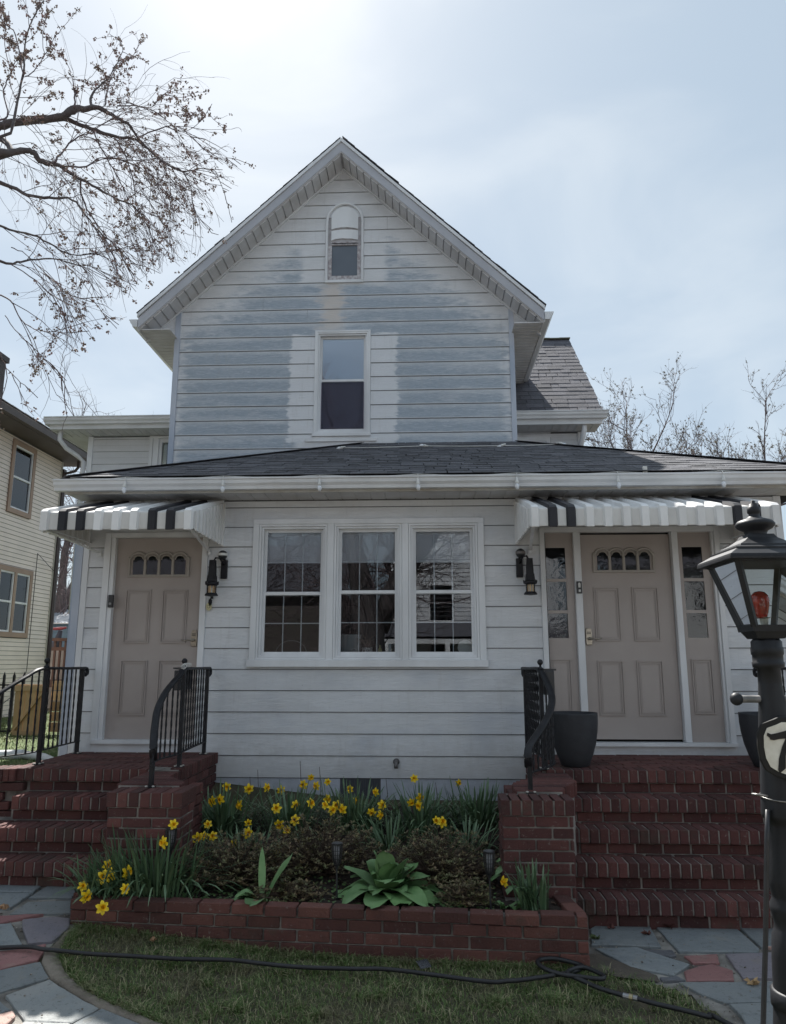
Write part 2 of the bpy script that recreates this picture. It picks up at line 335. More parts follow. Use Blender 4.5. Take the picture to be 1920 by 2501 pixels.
LIMBS=[[(-4.28,-1.20,6.94,0.0444),(-4.19,-1.17,6.99,0.0411),(-4.03,-1.14,7.06,0.0359),(-3.78,-1.11,7.11,0.0342),(-3.61,-1.08,7.16,0.0326),(-3.54,-1.04,7.26,0.0401),(-3.41,-1.01,7.30,0.0256),(-3.28,-0.98,7.32,0.0220),(-3.12,-0.95,7.23,0.0165),(-2.99,-0.92,7.16,0.0138),(-2.90,-0.89,7.03,0.0110),(-2.66,-0.86,6.78,0.0082),(-2.44,-0.83,6.67,0.0064),(-2.36,-0.79,6.51,0.0046),(-2.31,-0.76,6.26,0.0030),(-2.14,-0.73,6.04,0.0030)],
[(-3.65,-1.00,7.21,0.0274),(-3.48,-0.95,7.16,0.0202),(-3.29,-0.91,7.10,0.0166),(-3.12,-0.86,7.07,0.0148),(-2.95,-0.82,7.07,0.0130),(-2.77,-0.77,6.93,0.0093),(-2.51,-0.73,6.76,0.0074),(-2.32,-0.68,6.81,0.0047),(-2.16,-0.64,6.80,0.0038),(-2.05,-0.59,6.51,0.0030),(-1.99,-0.55,6.27,0.0030)],
[(-2.81,-1.10,6.87,0.0071),(-2.61,-1.03,7.03,0.0063),(-2.46,-0.96,7.09,0.0046),(-2.29,-0.89,6.97,0.0037),(-2.15,-0.81,6.86,0.0030),(-1.95,-0.74,6.88,0.0030),(-1.76,-0.67,6.83,0.0030)],
[(-3.20,-1.30,7.06,0.0157),(-3.26,-1.23,7.26,0.0124),(-3.21,-1.16,7.44,0.0081),(-3.18,-1.09,7.57,0.0055),(-3.15,-1.01,7.78,0.0046),(-3.12,-0.94,8.04,0.0038),(-3.20,-0.87,8.25,0.0030)],
[(-3.18,-1.10,7.25,0.0081),(-3.21,-1.00,7.54,0.0064),(-3.20,-0.90,7.82,0.0047),(-3.14,-0.80,8.04,0.0038),(-3.04,-0.70,8.22,0.0030)],
[(-2.91,-1.40,6.99,0.0077),(-2.75,-1.33,7.04,0.0052),(-2.60,-1.26,7.03,0.0044),(-2.46,-1.19,6.95,0.0035),(-2.38,-1.11,6.92,0.0030),(-2.24,-1.04,7.05,0.0030),(-2.13,-0.97,7.34,0.0030)],
[(-2.92,-1.20,7.20,0.0062),(-2.72,-1.10,7.21,0.0036),(-2.68,-1.00,7.37,0.0037),(-2.63,-0.90,7.56,0.0030),(-2.56,-0.80,7.70,0.0030)],
[(-3.43,-1.20,7.15,0.0107),(-3.51,-1.08,7.42,0.0091),(-3.63,-0.95,7.73,0.0037),(-3.73,-0.83,7.93,0.0030)],
[(-3.86,-1.50,6.65,0.0135),(-3.87,-1.43,7.06,0.0121),(-3.89,-1.36,7.44,0.0097),(-3.95,-1.29,7.82,0.0081),(-3.95,-1.21,8.20,0.0064),(-3.90,-1.14,8.49,0.0046),(-3.90,-1.07,8.72,0.0038)],
[(-3.80,-1.50,7.27,0.0069),(-4.00,-1.38,7.84,0.0062),(-4.22,-1.25,8.12,0.0045),(-4.42,-1.12,8.40,0.0037)],
[(-3.84,-1.40,7.34,0.0052),(-3.81,-1.27,7.57,0.0045),(-3.79,-1.15,7.89,0.0037),(-3.79,-1.02,8.21,0.0030)],
[(-3.98,-1.60,6.69,0.0117),(-3.90,-1.52,6.81,0.0076),(-4.02,-1.43,7.18,0.0061),(-4.03,-1.35,7.45,0.0044),(-4.17,-1.27,7.84,0.0036),(-4.23,-1.18,8.33,0.0030)],
[(-3.98,-1.60,6.35,0.0446),(-3.90,-1.56,6.39,0.0382),(-3.83,-1.52,6.42,0.0334),(-3.72,-1.48,6.48,0.0269),(-3.65,-1.45,6.47,0.0254),(-3.58,-1.41,6.40,0.0271),(-3.44,-1.37,6.39,0.0187),(-3.27,-1.33,6.28,0.0153),(-3.13,-1.29,6.22,0.0120),(-2.93,-1.25,6.11,0.0086),(-2.76,-1.22,6.04,0.0060),(-2.67,-1.18,5.93,0.0043),(-2.58,-1.14,5.74,0.0030)],
[(-3.82,-1.50,6.44,0.0285),(-4.01,-1.33,6.69,0.0260),(-4.25,-1.17,6.88,0.0267)],
[(-3.25,-1.80,6.09,0.0095),(-3.23,-1.70,6.29,0.0081),(-3.18,-1.60,6.49,0.0066),(-3.14,-1.50,6.61,0.0042),(-3.05,-1.40,6.70,0.0030)],
[(-3.25,-1.70,6.14,0.0097),(-3.04,-1.63,6.17,0.0073),(-2.95,-1.56,6.31,0.0049),(-2.75,-1.49,6.32,0.0042),(-2.55,-1.41,6.25,0.0034),(-2.44,-1.34,6.11,0.0030),(-2.36,-1.27,6.06,0.0030)],
[(-3.72,-1.90,5.87,0.0218),(-3.58,-1.85,5.83,0.0157),(-3.41,-1.80,5.77,0.0134),(-3.24,-1.75,5.78,0.0111),(-3.11,-1.70,5.80,0.0088),(-2.99,-1.65,5.67,0.0064),(-2.87,-1.60,5.52,0.0048),(-2.76,-1.55,5.44,0.0040),(-2.67,-1.50,5.31,0.0030),(-2.61,-1.45,5.14,0.0030)],
[(-3.25,-1.30,6.28,0.0086),(-3.26,-1.22,6.13,0.0069),(-3.18,-1.13,5.97,0.0061),(-3.06,-1.05,5.81,0.0044),(-2.94,-0.97,5.68,0.0035),(-2.79,-0.88,5.57,0.0030)],
[(-2.86,-1.50,6.56,0.0075),(-2.78,-1.42,6.43,0.0059),(-2.73,-1.33,6.24,0.0051),(-2.72,-1.25,6.07,0.0034),(-2.61,-1.17,5.86,0.0030),(-2.58,-1.08,5.75,0.0030)],
[(-3.22,-1.20,6.88,0.0071),(-3.14,-1.12,6.70,0.0062),(-3.05,-1.03,6.54,0.0054),(-2.96,-0.95,6.36,0.0045),(-2.95,-0.87,6.17,0.0036),(-3.01,-0.78,6.03,0.0030)],
[(-3.61,-2.00,5.39,0.0121),(-3.51,-1.93,5.37,0.0099),(-3.34,-1.86,5.36,0.0092),(-3.18,-1.79,5.29,0.0070),(-3.05,-1.71,5.25,0.0055),(-2.93,-1.64,5.30,0.0040),(-2.77,-1.57,5.38,0.0030)],
[(-3.45,-2.20,4.94,0.0130),(-3.33,-2.14,4.93,0.0102),(-3.25,-2.08,4.99,0.0088),(-3.08,-2.01,5.04,0.0059),(-2.92,-1.95,5.03,0.0045),(-2.77,-1.89,5.02,0.0030),(-2.60,-1.83,4.94,0.0030),(-2.53,-1.76,4.87,0.0030)],
[(-3.37,-2.10,5.10,0.0044),(-3.28,-2.02,5.08,0.0037),(-3.16,-1.93,4.96,0.0030),(-2.95,-1.85,4.80,0.0030),(-2.80,-1.77,4.78,0.0030),(-2.70,-1.68,4.63,0.0030)],
[(-3.35,-2.30,4.58,0.0070),(-3.25,-2.22,4.57,0.0057),(-3.20,-2.13,4.44,0.0043),(-3.09,-2.05,4.39,0.0030),(-2.97,-1.97,4.41,0.0030),(-2.88,-1.88,4.45,0.0030)],
[(-3.29,-2.20,4.89,0.0043),(-3.13,-2.10,4.80,0.0044),(-3.04,-2.00,4.71,0.0037),(-3.02,-1.90,4.65,0.0030),(-2.96,-1.80,4.57,0.0030)],
[(-3.17,-2.40,4.35,0.0034),(-3.10,-2.32,4.24,0.0030),(-3.00,-2.23,4.14,0.0030),(-2.90,-2.15,4.05,0.0030),(-2.89,-2.07,4.03,0.0030),(-2.87,-1.98,3.94,0.0030)],
[(-3.19,-2.40,4.06,0.0034),(-3.19,-2.27,3.98,0.0030),(-3.17,-2.15,3.94,0.0030),(-3.13,-2.02,3.89,0.0030)]]
LEAVES=[(1.157,-1.832,0.000),(1.810,-1.857,0.000),(1.636,-1.942,0.000),(1.558,-1.907,0.000),(1.807,-2.856,0.000),(1.226,-1.998,-0.000),(1.088,-2.185,0.000),(1.441,-2.087,-0.000)]
LEAVES2=[(-1.211,-2.382,0.047),(-1.109,-2.336,0.040),(-0.525,-2.365,0.004),(-0.396,-2.387,0.001),(-2.788,-2.313,0.153),(-1.689,-2.594,0.071),(-1.691,-2.582,0.072),(-2.970,-1.746,0.180)]
# ---------------------------------------------------------------- generic pieces
def cbox_mb(lx, ly, lz, b, mb=None, M=None):
    x, y, z = lx/2, ly/2, lz/2; b = min(b, x*.6, y*.6, z*.6)
    bm = bmesh.new(); bmesh.ops.create_cube(bm, size=1)
    for v in bm.verts: v.co = Vector((v.co.x*lx, v.co.y*ly, v.co.z*lz))
    bmesh.ops.bevel(bm, geom=bm.edges[:], offset=b, segments=1, affect='EDGES')
    bm.verts.index_update()
    vs = [v.co.copy() for v in bm.verts]; fs = [[v.index for v in f.verts] for f in bm.faces]; bm.free()
    return vs, fs
CB = {}
def cbox(dims, b):
    k = tuple(round(d, 3) for d in dims)+(b,)
    if k not in CB: CB[k] = cbox_mb(*dims, b)
    return CB[k]
PM = {}
def pieces(parent, name, items, mt, cap=300, b=.004):
    """items: (center, (lx,ly,lz), rotation matrix 3x3 or None)"""
    items = sorted(items, key=lambda it: -(it[1][0]*max(it[1][1], it[1][2]))/((Vector(it[0])-CAMP).length**2))
    for c, d, rot in items[:cap]:
        k = (name, mt.name)+tuple(round(x, 3) for x in d)
        if k not in PM:
            vs, fs = cbox(d, b); mb = MB(); mb.add(vs, fs); PM[k] = mb.mesh(name, mt)
        M = (rot.to_4x4() if rot is not None else Matrix.Identity(4)); M.translation = Vector(c)
        put(bpy.data.objects.new(name, PM[k]), parent, M)
    if len(items) > cap:
        mb = MB()
        for c, d, rot in items[cap:]:
            vs, fs = cbox(d, b); R = rot if rot is not None else Matrix.Identity(3)
            mb.add([R @ v + Vector(c) for v in vs], fs)
        stuff(mb.build(name+'_courses', mt, parent))
def jit(a=.01): return (Matrix.Rotation(random.uniform(-a, a), 3, 'Z') @ Matrix.Rotation(random.uniform(-a, a), 3, 'X') @ Matrix.Rotation(random.uniform(-a, a), 3, 'Y'))
def clip(poly, a, b, c):      # keep a*x+b*z<=c
    out = []
    for i in range(len(poly)):
        p, q = poly[i], poly[(i+1) % len(poly)]
        dp, dq = a*p[0]+b*p[1]-c, a*q[0]+b*q[1]-c
        if dp <= 0: out.append(p)
        if (dp < 0 < dq) or (dq < 0 < dp):
            t = dp/(dp-dq); out.append((p[0]+t*(q[0]-p[0]), p[1]+t*(q[1]-p[1])))
    return out
def boards(parent, mt, umin, umax, zmin, zmax, row0, ex, openings, mapf, planes=(), lip=.016, gap=.005, joints=0, name='siding_board'):
    k0 = int(math.floor((zmin-row0)/ex)); k1 = int(math.ceil((zmax-row0)/ex))
    for k in range(k0, k1):
        za, zb = max(zmin, row0+k*ex), min(zmax, row0+(k+1)*ex)
        if zb-za < .012: continue
        cuts = {umin, umax}
        for o in openings:
            if o[2] < zb-.001 and o[3] > za+.001: cuts |= {max(umin, min(umax, o[0])), max(umin, min(umax, o[1]))}
        js = []
        if joints and umax-umin > 3 and random.random() < joints:
            j = random.uniform(umin+1, umax-1)
            if not any(o[0]-.1 < j < o[1]+.1 for o in openings): js = [j]; cuts.add(j)
        cuts = sorted(cuts); groups = []; cur = None
        for a, b in zip(cuts[:-1], cuts[1:]):
            if b-a < .004: continue
            mid = (a+b)/2; segs = [(za, zb)]
            for o in openings:
                if o[0] < mid < o[1]:
                    ns = []
                    for s0, s1 in segs:
                        if o[3] <= s0 or o[2] >= s1: ns.append((s0, s1)); continue
                        if o[2] > s0: ns.append((s0, o[2]))
                        if o[3] < s1: ns.append((o[3], s1))
                    segs = ns
            if not segs: cur = None; continue
            if cur is None or a in js: cur = []; groups.append(cur)
            ga = a + (.0015 if a in js else 0)
            cur += [((ga, b - (.0015 if b in js else 0)), s) for s in segs]
        for gr in groups:
            mb = MB()
            wob = random.uniform(-.001, .001)
            for (a, b), (s0, s1) in gr:
                poly = [(a, s0 + (gap if s0 == za else 0)), (b, s0 + (gap if s0 == za else 0)), (b, s1), (a, s1)]
                for pl in planes:
                    poly = clip(poly, *pl)
                    if len(poly) < 3: break
                if len(poly) < 3: continue
                n = len(poly)
                fr = [mapf(u, z, lip+wob-(lip-.003)*((z-(row0+k*ex))/ex)) for u, z in poly]; bk = [mapf(u, z, 0) for u, z in poly]
                mb.add(fr+bk, [tuple(range(n)), tuple(range(2*n-1, n-1, -1))]+[(i, i+n, (i+1) % n+n, (i+1) % n) for i in range(n)])
            if mb.v: mb.build(name, mt, parent)
def backing(name, u0, u1, z0, z1, openings, y0, y1, mt, parent, ax='xz'):
    us = sorted({u0, u1} | {max(u0, min(u1, o[i])) for o in openings for i in (0, 1)})
    zs = sorted({z0, z1} | {max(z0, min(z1, o[i])) for o in openings for i in (2, 3)})
    mb = MB()
    for a, b in zip(us[:-1], us[1:]):
        for c, d in zip(zs[:-1], zs[1:]):
            m = ((a+b)/2, (c+d)/2)
            if any(o[0] < m[0] < o[1] and o[2] < m[1] < o[3] for o in openings): continue
            if ax == 'xz': mb.box(a, b, y0, y1, c, d)
            else: mb.box(y0, y1, a, b, c, d)
    return mb.build(name, mt, parent)
def fY(Y): return lambda u, z, d: (u, Y-d, z)
# ---------------------------------------------------------------- ground
def ns(a, b, n): return [a+(b-a)*i/n for i in range(n+1)]
GX = [-1500,-400,-120,-60,-40]+ns(-30,-10,10)+ns(-9.6,-5,23)[0:]+ns(-4.9,5,100)+ns(5.4,10,12)+ns(12,30,9)+[40,60,120,400,1500]
GY = [-1500,-400,-120,-60,-40]+ns(-30,-8,11)+ns(-7.5,-5.2,8)+ns(-5.1,.5,70)+ns(.8,8,20)+ns(9,30,14)+[40,60,120,400,1500]
GRD = mat('lawn_soil', (.048,.05,.025), (.085,.068,.042), 5, .95, .6, 60)
mb = MB(); mb.grid([[(x, y, g(x, y)-.012) for x in GX] for y in GY])
struct(mb.build('ground', GRD, None, True))
def inpoly(x, y, P):
    r = False; n = len(P)
    for i in range(n):
        x1, y1 = P[i]; x2, y2 = P[(i+1) % n]
        if (y1 > y) != (y2 > y) and x < (x2-x1)*(y-y1)/(y2-y1)+x1: r = not r
    return r
LAWN = [(-2.2,-2.47), (.93,-2.67)] + LAWN_R[1:] + [(2.2,-4.3), (1.6,-5.4), (-.4,-5.6), (-1.2,-4.9)] + CURB_IN[::-1]
# stone path beds: mortar sheet under the flagstones
PL = [(-9,-1.86),(-2.2,-1.86),(-2.2,-2.4)]+CURB_OUT+[(-1.0,-4.9),(-.4,-5.6),(-2,-6.6),(-9,-6.6)]
PR = [(.95,-1.86),(9,-1.86),(9,-6.2),(2.2,-6.2),(2.0,-4.9)]+[(x, y) for x, y in LAWN_R[::-1][:-2]]+[(.95,-2.6)]
JOINT = mat('stone_joint', (.33,.31,.28), (.07,.06,.05), 3.5, .95, .6, 90, det=8)
mb = MB(); st = .06
for P_ in (PL, PR):
    xs = [p[0] for p in P_]; ys = [p[1] for p in P_]
    nx = int((max(xs)-min(xs))/st); ny = int((max(ys)-min(ys))/st)
    for i in range(nx):
        for j in range(ny):
            x, y = min(xs)+i*st, min(ys)+j*st
            if inpoly(x+st/2, y+st/2, P_):
                mb.add([(a, b, g(a, b)-.006+.004*sin(a*31)*cos(b*27)) for a, b in ((x,y),(x+st,y),(x+st,y+st),(x,y+st))], [(0,1,2,3)])
path = struct(mb.build('path', JOINT))
STM = {}
for k, c1, c2 in (('g',(.185,.205,.215),(.235,.25,.25)),('r',(.26,.115,.115),(.30,.15,.14)),('p',(.19,.175,.20),(.235,.21,.225)),('d',(.10,.105,.12),(.14,.14,.15)),('w',(.30,.32,.32),(.36,.36,.345)),('k',(.42,.26,.22),(.46,.30,.25))):
    m, t = newmat('slate_'+k); pos = t.n('ShaderNodeNewGeometry').outputs['Position']
    col = t.mix(t.ss(t.noise(pos, 2.2, 6, .6, .6), .35, .68), c1, c2)
    col = t.mix(t.m('MULTIPLY', t.ss(t.noise(pos, 11, 5, .7), .52, .72), .5), col, tuple(x*.7 for x in c1))
    col = t.mix(t.m('MULTIPLY', t.ss(t.noise(pos, 5, 4, .6), .58, .75), .45), col, (.27,.235,.18))
    hs = t.n('ShaderNodeHueSaturation'); t.l(col, hs.inputs['Color']); t.l(t.m('MULTIPLY_ADD', rndval(t), .3, .85), hs.inputs['Value'])
    hs2 = t.mix(t.m('MULTIPLY', t.ss(t.noise(pos, 30, 5, .75), .56, .66), .55), hs.outputs[0], (.075,.07,.06))
    t.out(hs2, .6, t.noise(pos, 7, 8, .75), .75, .03); STM[k] = m
def flag(k, poly):
    cx = sum(p[0] for p in poly)/len(poly); cy = sum(p[1] for p in poly)/len(poly)
    # densify and roughen the edge
    pts = []
    for i in range(len(poly)):
        a, b = Vector((*poly[i], 0)), Vector((*poly[(i+1) % len(poly)], 0)); n = max(1, int((b-a).length/.05))
        d = (b-a).normalized(); nn = Vector((-d.y, d.x, 0))
        for j in range(n):
            q = a+(b-a)*(j/n); q += nn*random.uniform(-.003, .003) if j else Vector((0,0,0)); pts.append((q.x, q.y))
    def sh(p, w):
        d = Vector((cx-p[0], cy-p[1], 0)); l = d.length or 1; return (p[0]+d.x/l*w, p[1]+d.y/l*w)
    h = random.uniform(.008, .016); tx, ty = random.uniform(-.008,.008), random.uniform(-.008,.008)
    def z(p): return g(*p)+h+tx*(p[0]-cx)+ty*(p[1]-cy)
    n = len(pts)
    r0 = [(*sh(p, .003), g(*p)-.03) for p in pts]; r1 = [(*sh(p, .003), z(p)-.004) for p in pts]; r2 = [(*sh(p, .010), z(p)) for p in pts]
    mb = MB(); mb.add(r0+r1+r2, [(i+k_*n, (i+1) % n+k_*n, (i+1) % n+(k_+1)*n, i+(k_+1)*n) for k_ in (0, 1) for i in range(n)]+[tuple(range(2*n, 3*n))])
    return mb.build('flagstone', STM[k], path)
for k, poly in STONES: flag(k, poly)
# stones beyond the ones the photograph shows closely, laid in irregular rows
def rowstones(x0, x1, y0, y1):
    y = y0
    while y < y1:
        hh = random.uniform(.35, .6); x = x0
        while x < x1:
            w = random.uniform(.45, .9)
            P4 = [(x+random.uniform(0,.06), y+random.uniform(0,.05)), (x+w-.02, y+random.uniform(0,.06)), (x+w-random.uniform(.01,.08), y+hh-.02), (x+random.uniform(0,.06), y+hh-random.uniform(.01,.06))]
            flag(random.choice('gggrpdg'), P4); x += w
        y += hh
rowstones(-8.5, -4.2, -6.2, -2.2); rowstones(3.6, 7.5, -5.9, -2.1); rowstones(2.4, 3.5, -6.0, -4.2)
# concrete edging round the lawn
CONC = mat('old_concrete', (.25,.215,.175), (.15,.125,.10), 7, .95, .8, 70)
mb = MB(); n = len(CURB_OUT)
def rs(P, n):
    L_ = [0]
    for a, b in zip(P[:-1], P[1:]): L_.append(L_[-1]+math.dist(a, b))
    o = []
    for i in range(n):
        s_ = L_[-1]*i/(n-1); k = 0
        while k < len(P)-2 and L_[k+1] < s_: k += 1
        f = (s_-L_[k])/max(1e-6, L_[k+1]-L_[k]); o.append((P[k][0]+(P[k+1][0]-P[k][0])*f, P[k][1]+(P[k+1][1]-P[k][1])*f))
    return o
A_, B_ = rs(CURB_OUT, 60), rs(CURB_IN[:-1], 60)
rows = []
for a, b in zip(A_, B_):
    r = []
    for f, dz in ((0,-.03),(0,.006),(.12,.016),(.5,.02),(.88,.014),(1,-.005),(1,-.03)):
        x, y = a[0]+(b[0]-a[0])*f, a[1]+(b[1]-a[1])*f; r.append((x, y, g(x, y)+dz+random.uniform(-.003,.003)))
    rows.append(r)
mb.grid(rows); tag(mb.build('lawn_edging', CONC, None, True), 'curved worn concrete edging strip between flagstones and small front lawn', 'edging')
mb = MB(); D = [(x, y, g(x, y)+.004) for x, y in DIRT_R]; mb.add(D, [tuple(range(len(D)))])
struct(mb.build('bare_dirt_patch', mat('bare_dirt', (.075,.062,.05), (.11,.09,.07), 9, .95, .7, 80)))
# ---------------------------------------------------------------- house
H = thing('house', 'white two storey house with weathered blue grey gable siding and porch front', 'house', (-1.1, 3, 0))
# porch front wall
OPN = [(-1.765,.590,1.725,3.212), (1.153,2.935,.985,3.11), (-3.312,-2.228,.975,3.085), (-.84,-.447,.40,.672)]
OPB = [(-1.70,.53,1.79,3.16), (1.21,2.87,1.0,3.06), (-3.25,-2.27,1.0,3.04)]
pw = backing('porch_front_wall', -3.58, 3.55, .0, 3.42, OPB, .0, .10, mat('sheathing', (.09,.09,.095), None, 3, .8), H)
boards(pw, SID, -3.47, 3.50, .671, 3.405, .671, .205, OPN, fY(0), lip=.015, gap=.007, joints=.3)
mb = MB()
mb.box(-3.53,-3.47,-.022,0,.66,3.41); mb.build('corner_board', WHITE, pw)
mb = MB(); mb.box(-3.605,-3.532,-.028,.06,.70,3.38)
for z in ns(.9,3.2,11): mb.box(-3.531,-3.5295,-.026,-.02,z,z+.012)
mb.build('corner_flashing', TRIMG, pw)
mb = MB(); mb.box(3.50,3.57,-.022,.06,.66,3.41); mb.build('corner_board', WHITE, pw)
mb = MB(); mb.box(-3.56,-2.05,-.004,.02,.1,.67); mb.box(-2.05,-.84,-.004,.02,.1,.67); mb.box(-.447,3.5,-.004,.02,.1,.67); mb.box(-.84,-.447,-.004,.02,.1,.42); mb.build('foundation', mat('painted_foundation', (.46,.48,.54), (.36,.38,.42), 5, .8, .4, 40), H)
v = MB().box(-.845,-.442,.03,.04,.40,.68).build('basement_vent', BLACKP, H)
mb = MB()
for x in ns(-.82,-.47,16): mb.box(x-.006,x+.006,-.006,.03,.42,.668)
mb.build('vent_louver', mat('vent_grey', (.06,.065,.08)), v)
# side walls and inner room of the porch
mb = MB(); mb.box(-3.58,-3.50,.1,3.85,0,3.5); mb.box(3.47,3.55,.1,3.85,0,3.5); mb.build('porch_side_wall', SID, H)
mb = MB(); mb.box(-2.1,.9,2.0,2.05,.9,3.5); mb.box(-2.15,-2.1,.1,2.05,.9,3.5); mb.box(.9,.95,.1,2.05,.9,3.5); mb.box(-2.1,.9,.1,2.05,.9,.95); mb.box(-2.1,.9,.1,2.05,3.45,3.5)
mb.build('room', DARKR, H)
mb = MB(); mb.box(-2.0,.8,.101,.26,1.80,1.84); mb.build('window_sill_board', WHITE, H)
# ---- double hung windows
def sashwin(parent, x0, x1, z0, z1, Y, meet, upmunt=True, blind=None, upper=None):
    """frame of four nested members, two sashes, panes and muntins; returns nothing"""
    mb = MB(); w = .030
    for o, yy in ((0,.0),(w*.75,.018)):
        a, b, c, d = x0+o, x1-o, z0+o, z1-o; ww = w*.7
        mb.box(a,a+ww,Y+yy-.02,Y+yy+.05,c,d); mb.box(b-ww,b,Y+yy-.02,Y+yy+.05,c,d); mb.box(a+ww,b-ww,Y+yy-.02,Y+yy+.05,c,c+ww); mb.box(a+ww,b-ww,Y+yy-.02,Y+yy+.05,d-ww,d)
    mb.build('window_frame', WHITE, parent)
    a, b, c, d = x0+w*1.35, x1-w*1.35, z0+w*1.35, z1-w*1.35
    for nm, lo, hi, yy in (('sash', c, meet+.02, .03), ('sash', meet-.02, d, .052)):  # backing coloured dark so the open lap gaps read as shadow lines
        sw = .032; mb = MB()
        mb.box(a,a+sw,Y+yy,Y+yy+.02,lo,hi); mb.box(b-sw,b,Y+yy,Y+yy+.02,lo,hi); mb.box(a+sw,b-sw,Y+yy,Y+yy+.02,lo,lo+.036); mb.box(a+sw,b-sw,Y+yy,Y+yy+.02,hi-.034,hi)
        bevel(mb.build(nm, WHITE, parent), .002, 1)
        MB().box(a+sw,b-sw,Y+yy+.008,Y+yy+.011,lo+.036,hi-.034).build('pane', upper if (upper and lo > c) else GLASS, parent)
        if upmunt:
            mb = MB(); X0, X1, Z0, Z1 = a+sw, b-sw, lo+.036, hi-.034
            for i in (1, 2): x = X0+(X1-X0)*i/3; mb.box(x-.005,x+.005,Y+yy+.0125,Y+yy+.016,Z0,Z1)
            z = (Z0+Z1)/2; mb.box(X0,X1,Y+yy+.012,Y+yy+.0155,z-.005,z+.005)
            mb.build('muntin', WHITE, parent)
    if blind:
        mb = MB(); z = blind[1]
        while z > blind[0]:
            M = Matrix.Translation((( a+b)/2, Y+.12, z)) @ Matrix.Rotation(R_(-62), 4, 'X'); mb.obox(M, (b-a)/2-.01, .012, .0006); z -= .019
        mb.box(a+.01,b-.01,Y+.11,Y+.13,blind[1]+.01,d)
        mb.build('window_blind', BLIND, parent)
tw = MB()
for x0, x1 in ((-1.765,-1.702),(-1.0,-.93),(-.238,-.172),(.528,.592)): tw.box(x0,x1,-.036,.05,1.79,3.16)
tw.box(-1.765,.592,-.038,.05,3.158,3.213); tw.box(-1.785,.606,-.052,.05,1.722,1.792)
tw = bevel(tw.build('triple_window', WHITE, H), .003, 1)
for x0, x1, dz in ((-1.70,-1.002,-.012),(-.928,-.240,0),(-.170,.526,0)): sashwin(tw, x0, x1, 1.793, 3.157, -.008, 2.462+dz, True, (2.78,3.05))
# ---- doors
def panel(mb, x0, x1, z0, z1, y):
    for o, w, d in ((0,.010,.014),(.020,.010,.008),(.034,.006,.004)):
        a, b, c, e = x0+o, x1-o, z0+o, z1-o
        mb.box(a,a+w,y-d,y,c,e); mb.box(b-w,b,y-d,y,c,e); mb.box(a+w,b-w,y-d,y,c,c+w); mb.box(a+w,b-w,y-d,y,e-w,e)
def archpoly(x0, x1, z0, z1, n=10):
    xc, r = (x0+x1)/2, (x1-x0)/2; s_ = r*.80
    pts = [(x0, z0), (x1, z0), (x1, z1-r*.92), (xc+s_, z1-r*.92)]
    pts += [(xc+s_*cos(pi*i/n), z1-s_+s_*sin(pi*i/n)) for i in range(1, n)] + [(xc-s_, z1-r*.92), (x0, z1-r*.92)]
    return pts
def door(x0, x1, z0, z1, fan, panels, gl, handle_x, hside, yd=.045):
    d = MB().box(x0, x1, yd, yd+.045, z0, z1).build('front_door', DOOR, H)
    fx0, fx1, fz0, fz1 = fan
    mb = MB()
    for a, b, c, e in ((fx0,fx1,fz0,fz0+.022),(fx0,fx0+.022,fz0+.022,fz1-.06),(fx1-.022,fx1,fz0+.022,fz1-.06)): mb.box(a,b,yd-.022,yd,c,e)
    n = 4; pw_ = (fx1-fx0-.06)/n
    for i in range(n):
        a = fx0+.03+pw_*i; xc = a+pw_/2
        arc = [(xc+(pw_/2+.002)*cos(pi*k/10), yd-.012, fz1-.062+(pw_/2-.014)*sin(pi*k/10)) for k in range(11)]
        mb.tube(arc, .012, 6)
        mb.tube([(xc+(pw_/2-.025)*cos(pi*k/10), yd-.008, fz1-.066+(pw_/2-.038)*sin(pi*k/10)) for k in range(11)], .008, 5)
        if i: mb.box(a-.012,a+.012,yd-.018,yd,fz0+.022,fz1-.065)
    mb.tube([(fx0,yd-.012,fz1-.06),(fx0+.03,yd-.012,fz1-.06)], .012, 6); mb.tube([(fx1-.03,yd-.012,fz1-.06),(fx1,yd-.012,fz1-.06)], .012, 6)
    mb.build('fanlight_frame', mat('fan_frame_paint', (.36,.33,.30), (.33,.30,.27), 2, .45), d)
    for i in range(n):
        a = fx0+.03+pw_*i
        MB().prism(archpoly(a+.016, a+pw_-.016, fz0+.026, fz1-.028), yd-.004, yd-.001).build('fanlight_pane', gl, d)
    for p in panels:
        mb = MB(); panel(mb, *p, yd); mb.build('door_panel', DOOR, d)
    BR = mat('antique_nickel', (.40,.36,.30), (.30,.27,.23), 20, .3, metal=.9)
    mb = MB(); hx, hz0, hz1 = handle_x
    mb.prism([(hx-.028,hz0),(hx+.028,hz0),(hx+.032,hz0+.04),(hx+.030,hz1-.03),(hx+.022,hz1),(hx-.022,hz1),(hx-.030,hz1-.03),(hx-.032,hz0+.04)], yd-.022, yd)
    bevel(mb.build('lock_plate', BR, d), .004)
    mb = MB()
    for i in range(2):
        for j in range(5): mb.box(hx-.019+.008*j,hx-.0145+.008*j,yd-.026,yd-.022,hz1-.045-.014*i,hz1-.036-.014*i)
    mb.build('keypad_button', BLACKP, d)
    mb = MB(); zc = hz0+.06
    mb.tube([(hx,yd-.022,zc),(hx,yd-.06,zc)], .014, 10)
    mb.tube([(hx,yd-.058,zc),(hx+hside*.04,yd-.062,zc+.004),(hx+hside*.08,yd-.06,zc-.006),(hx+hside*.115,yd-.055,zc+.004)], [.011,.008,.007,.005], 8)
    mb.build('door_handle', BR, d, True)
    return d
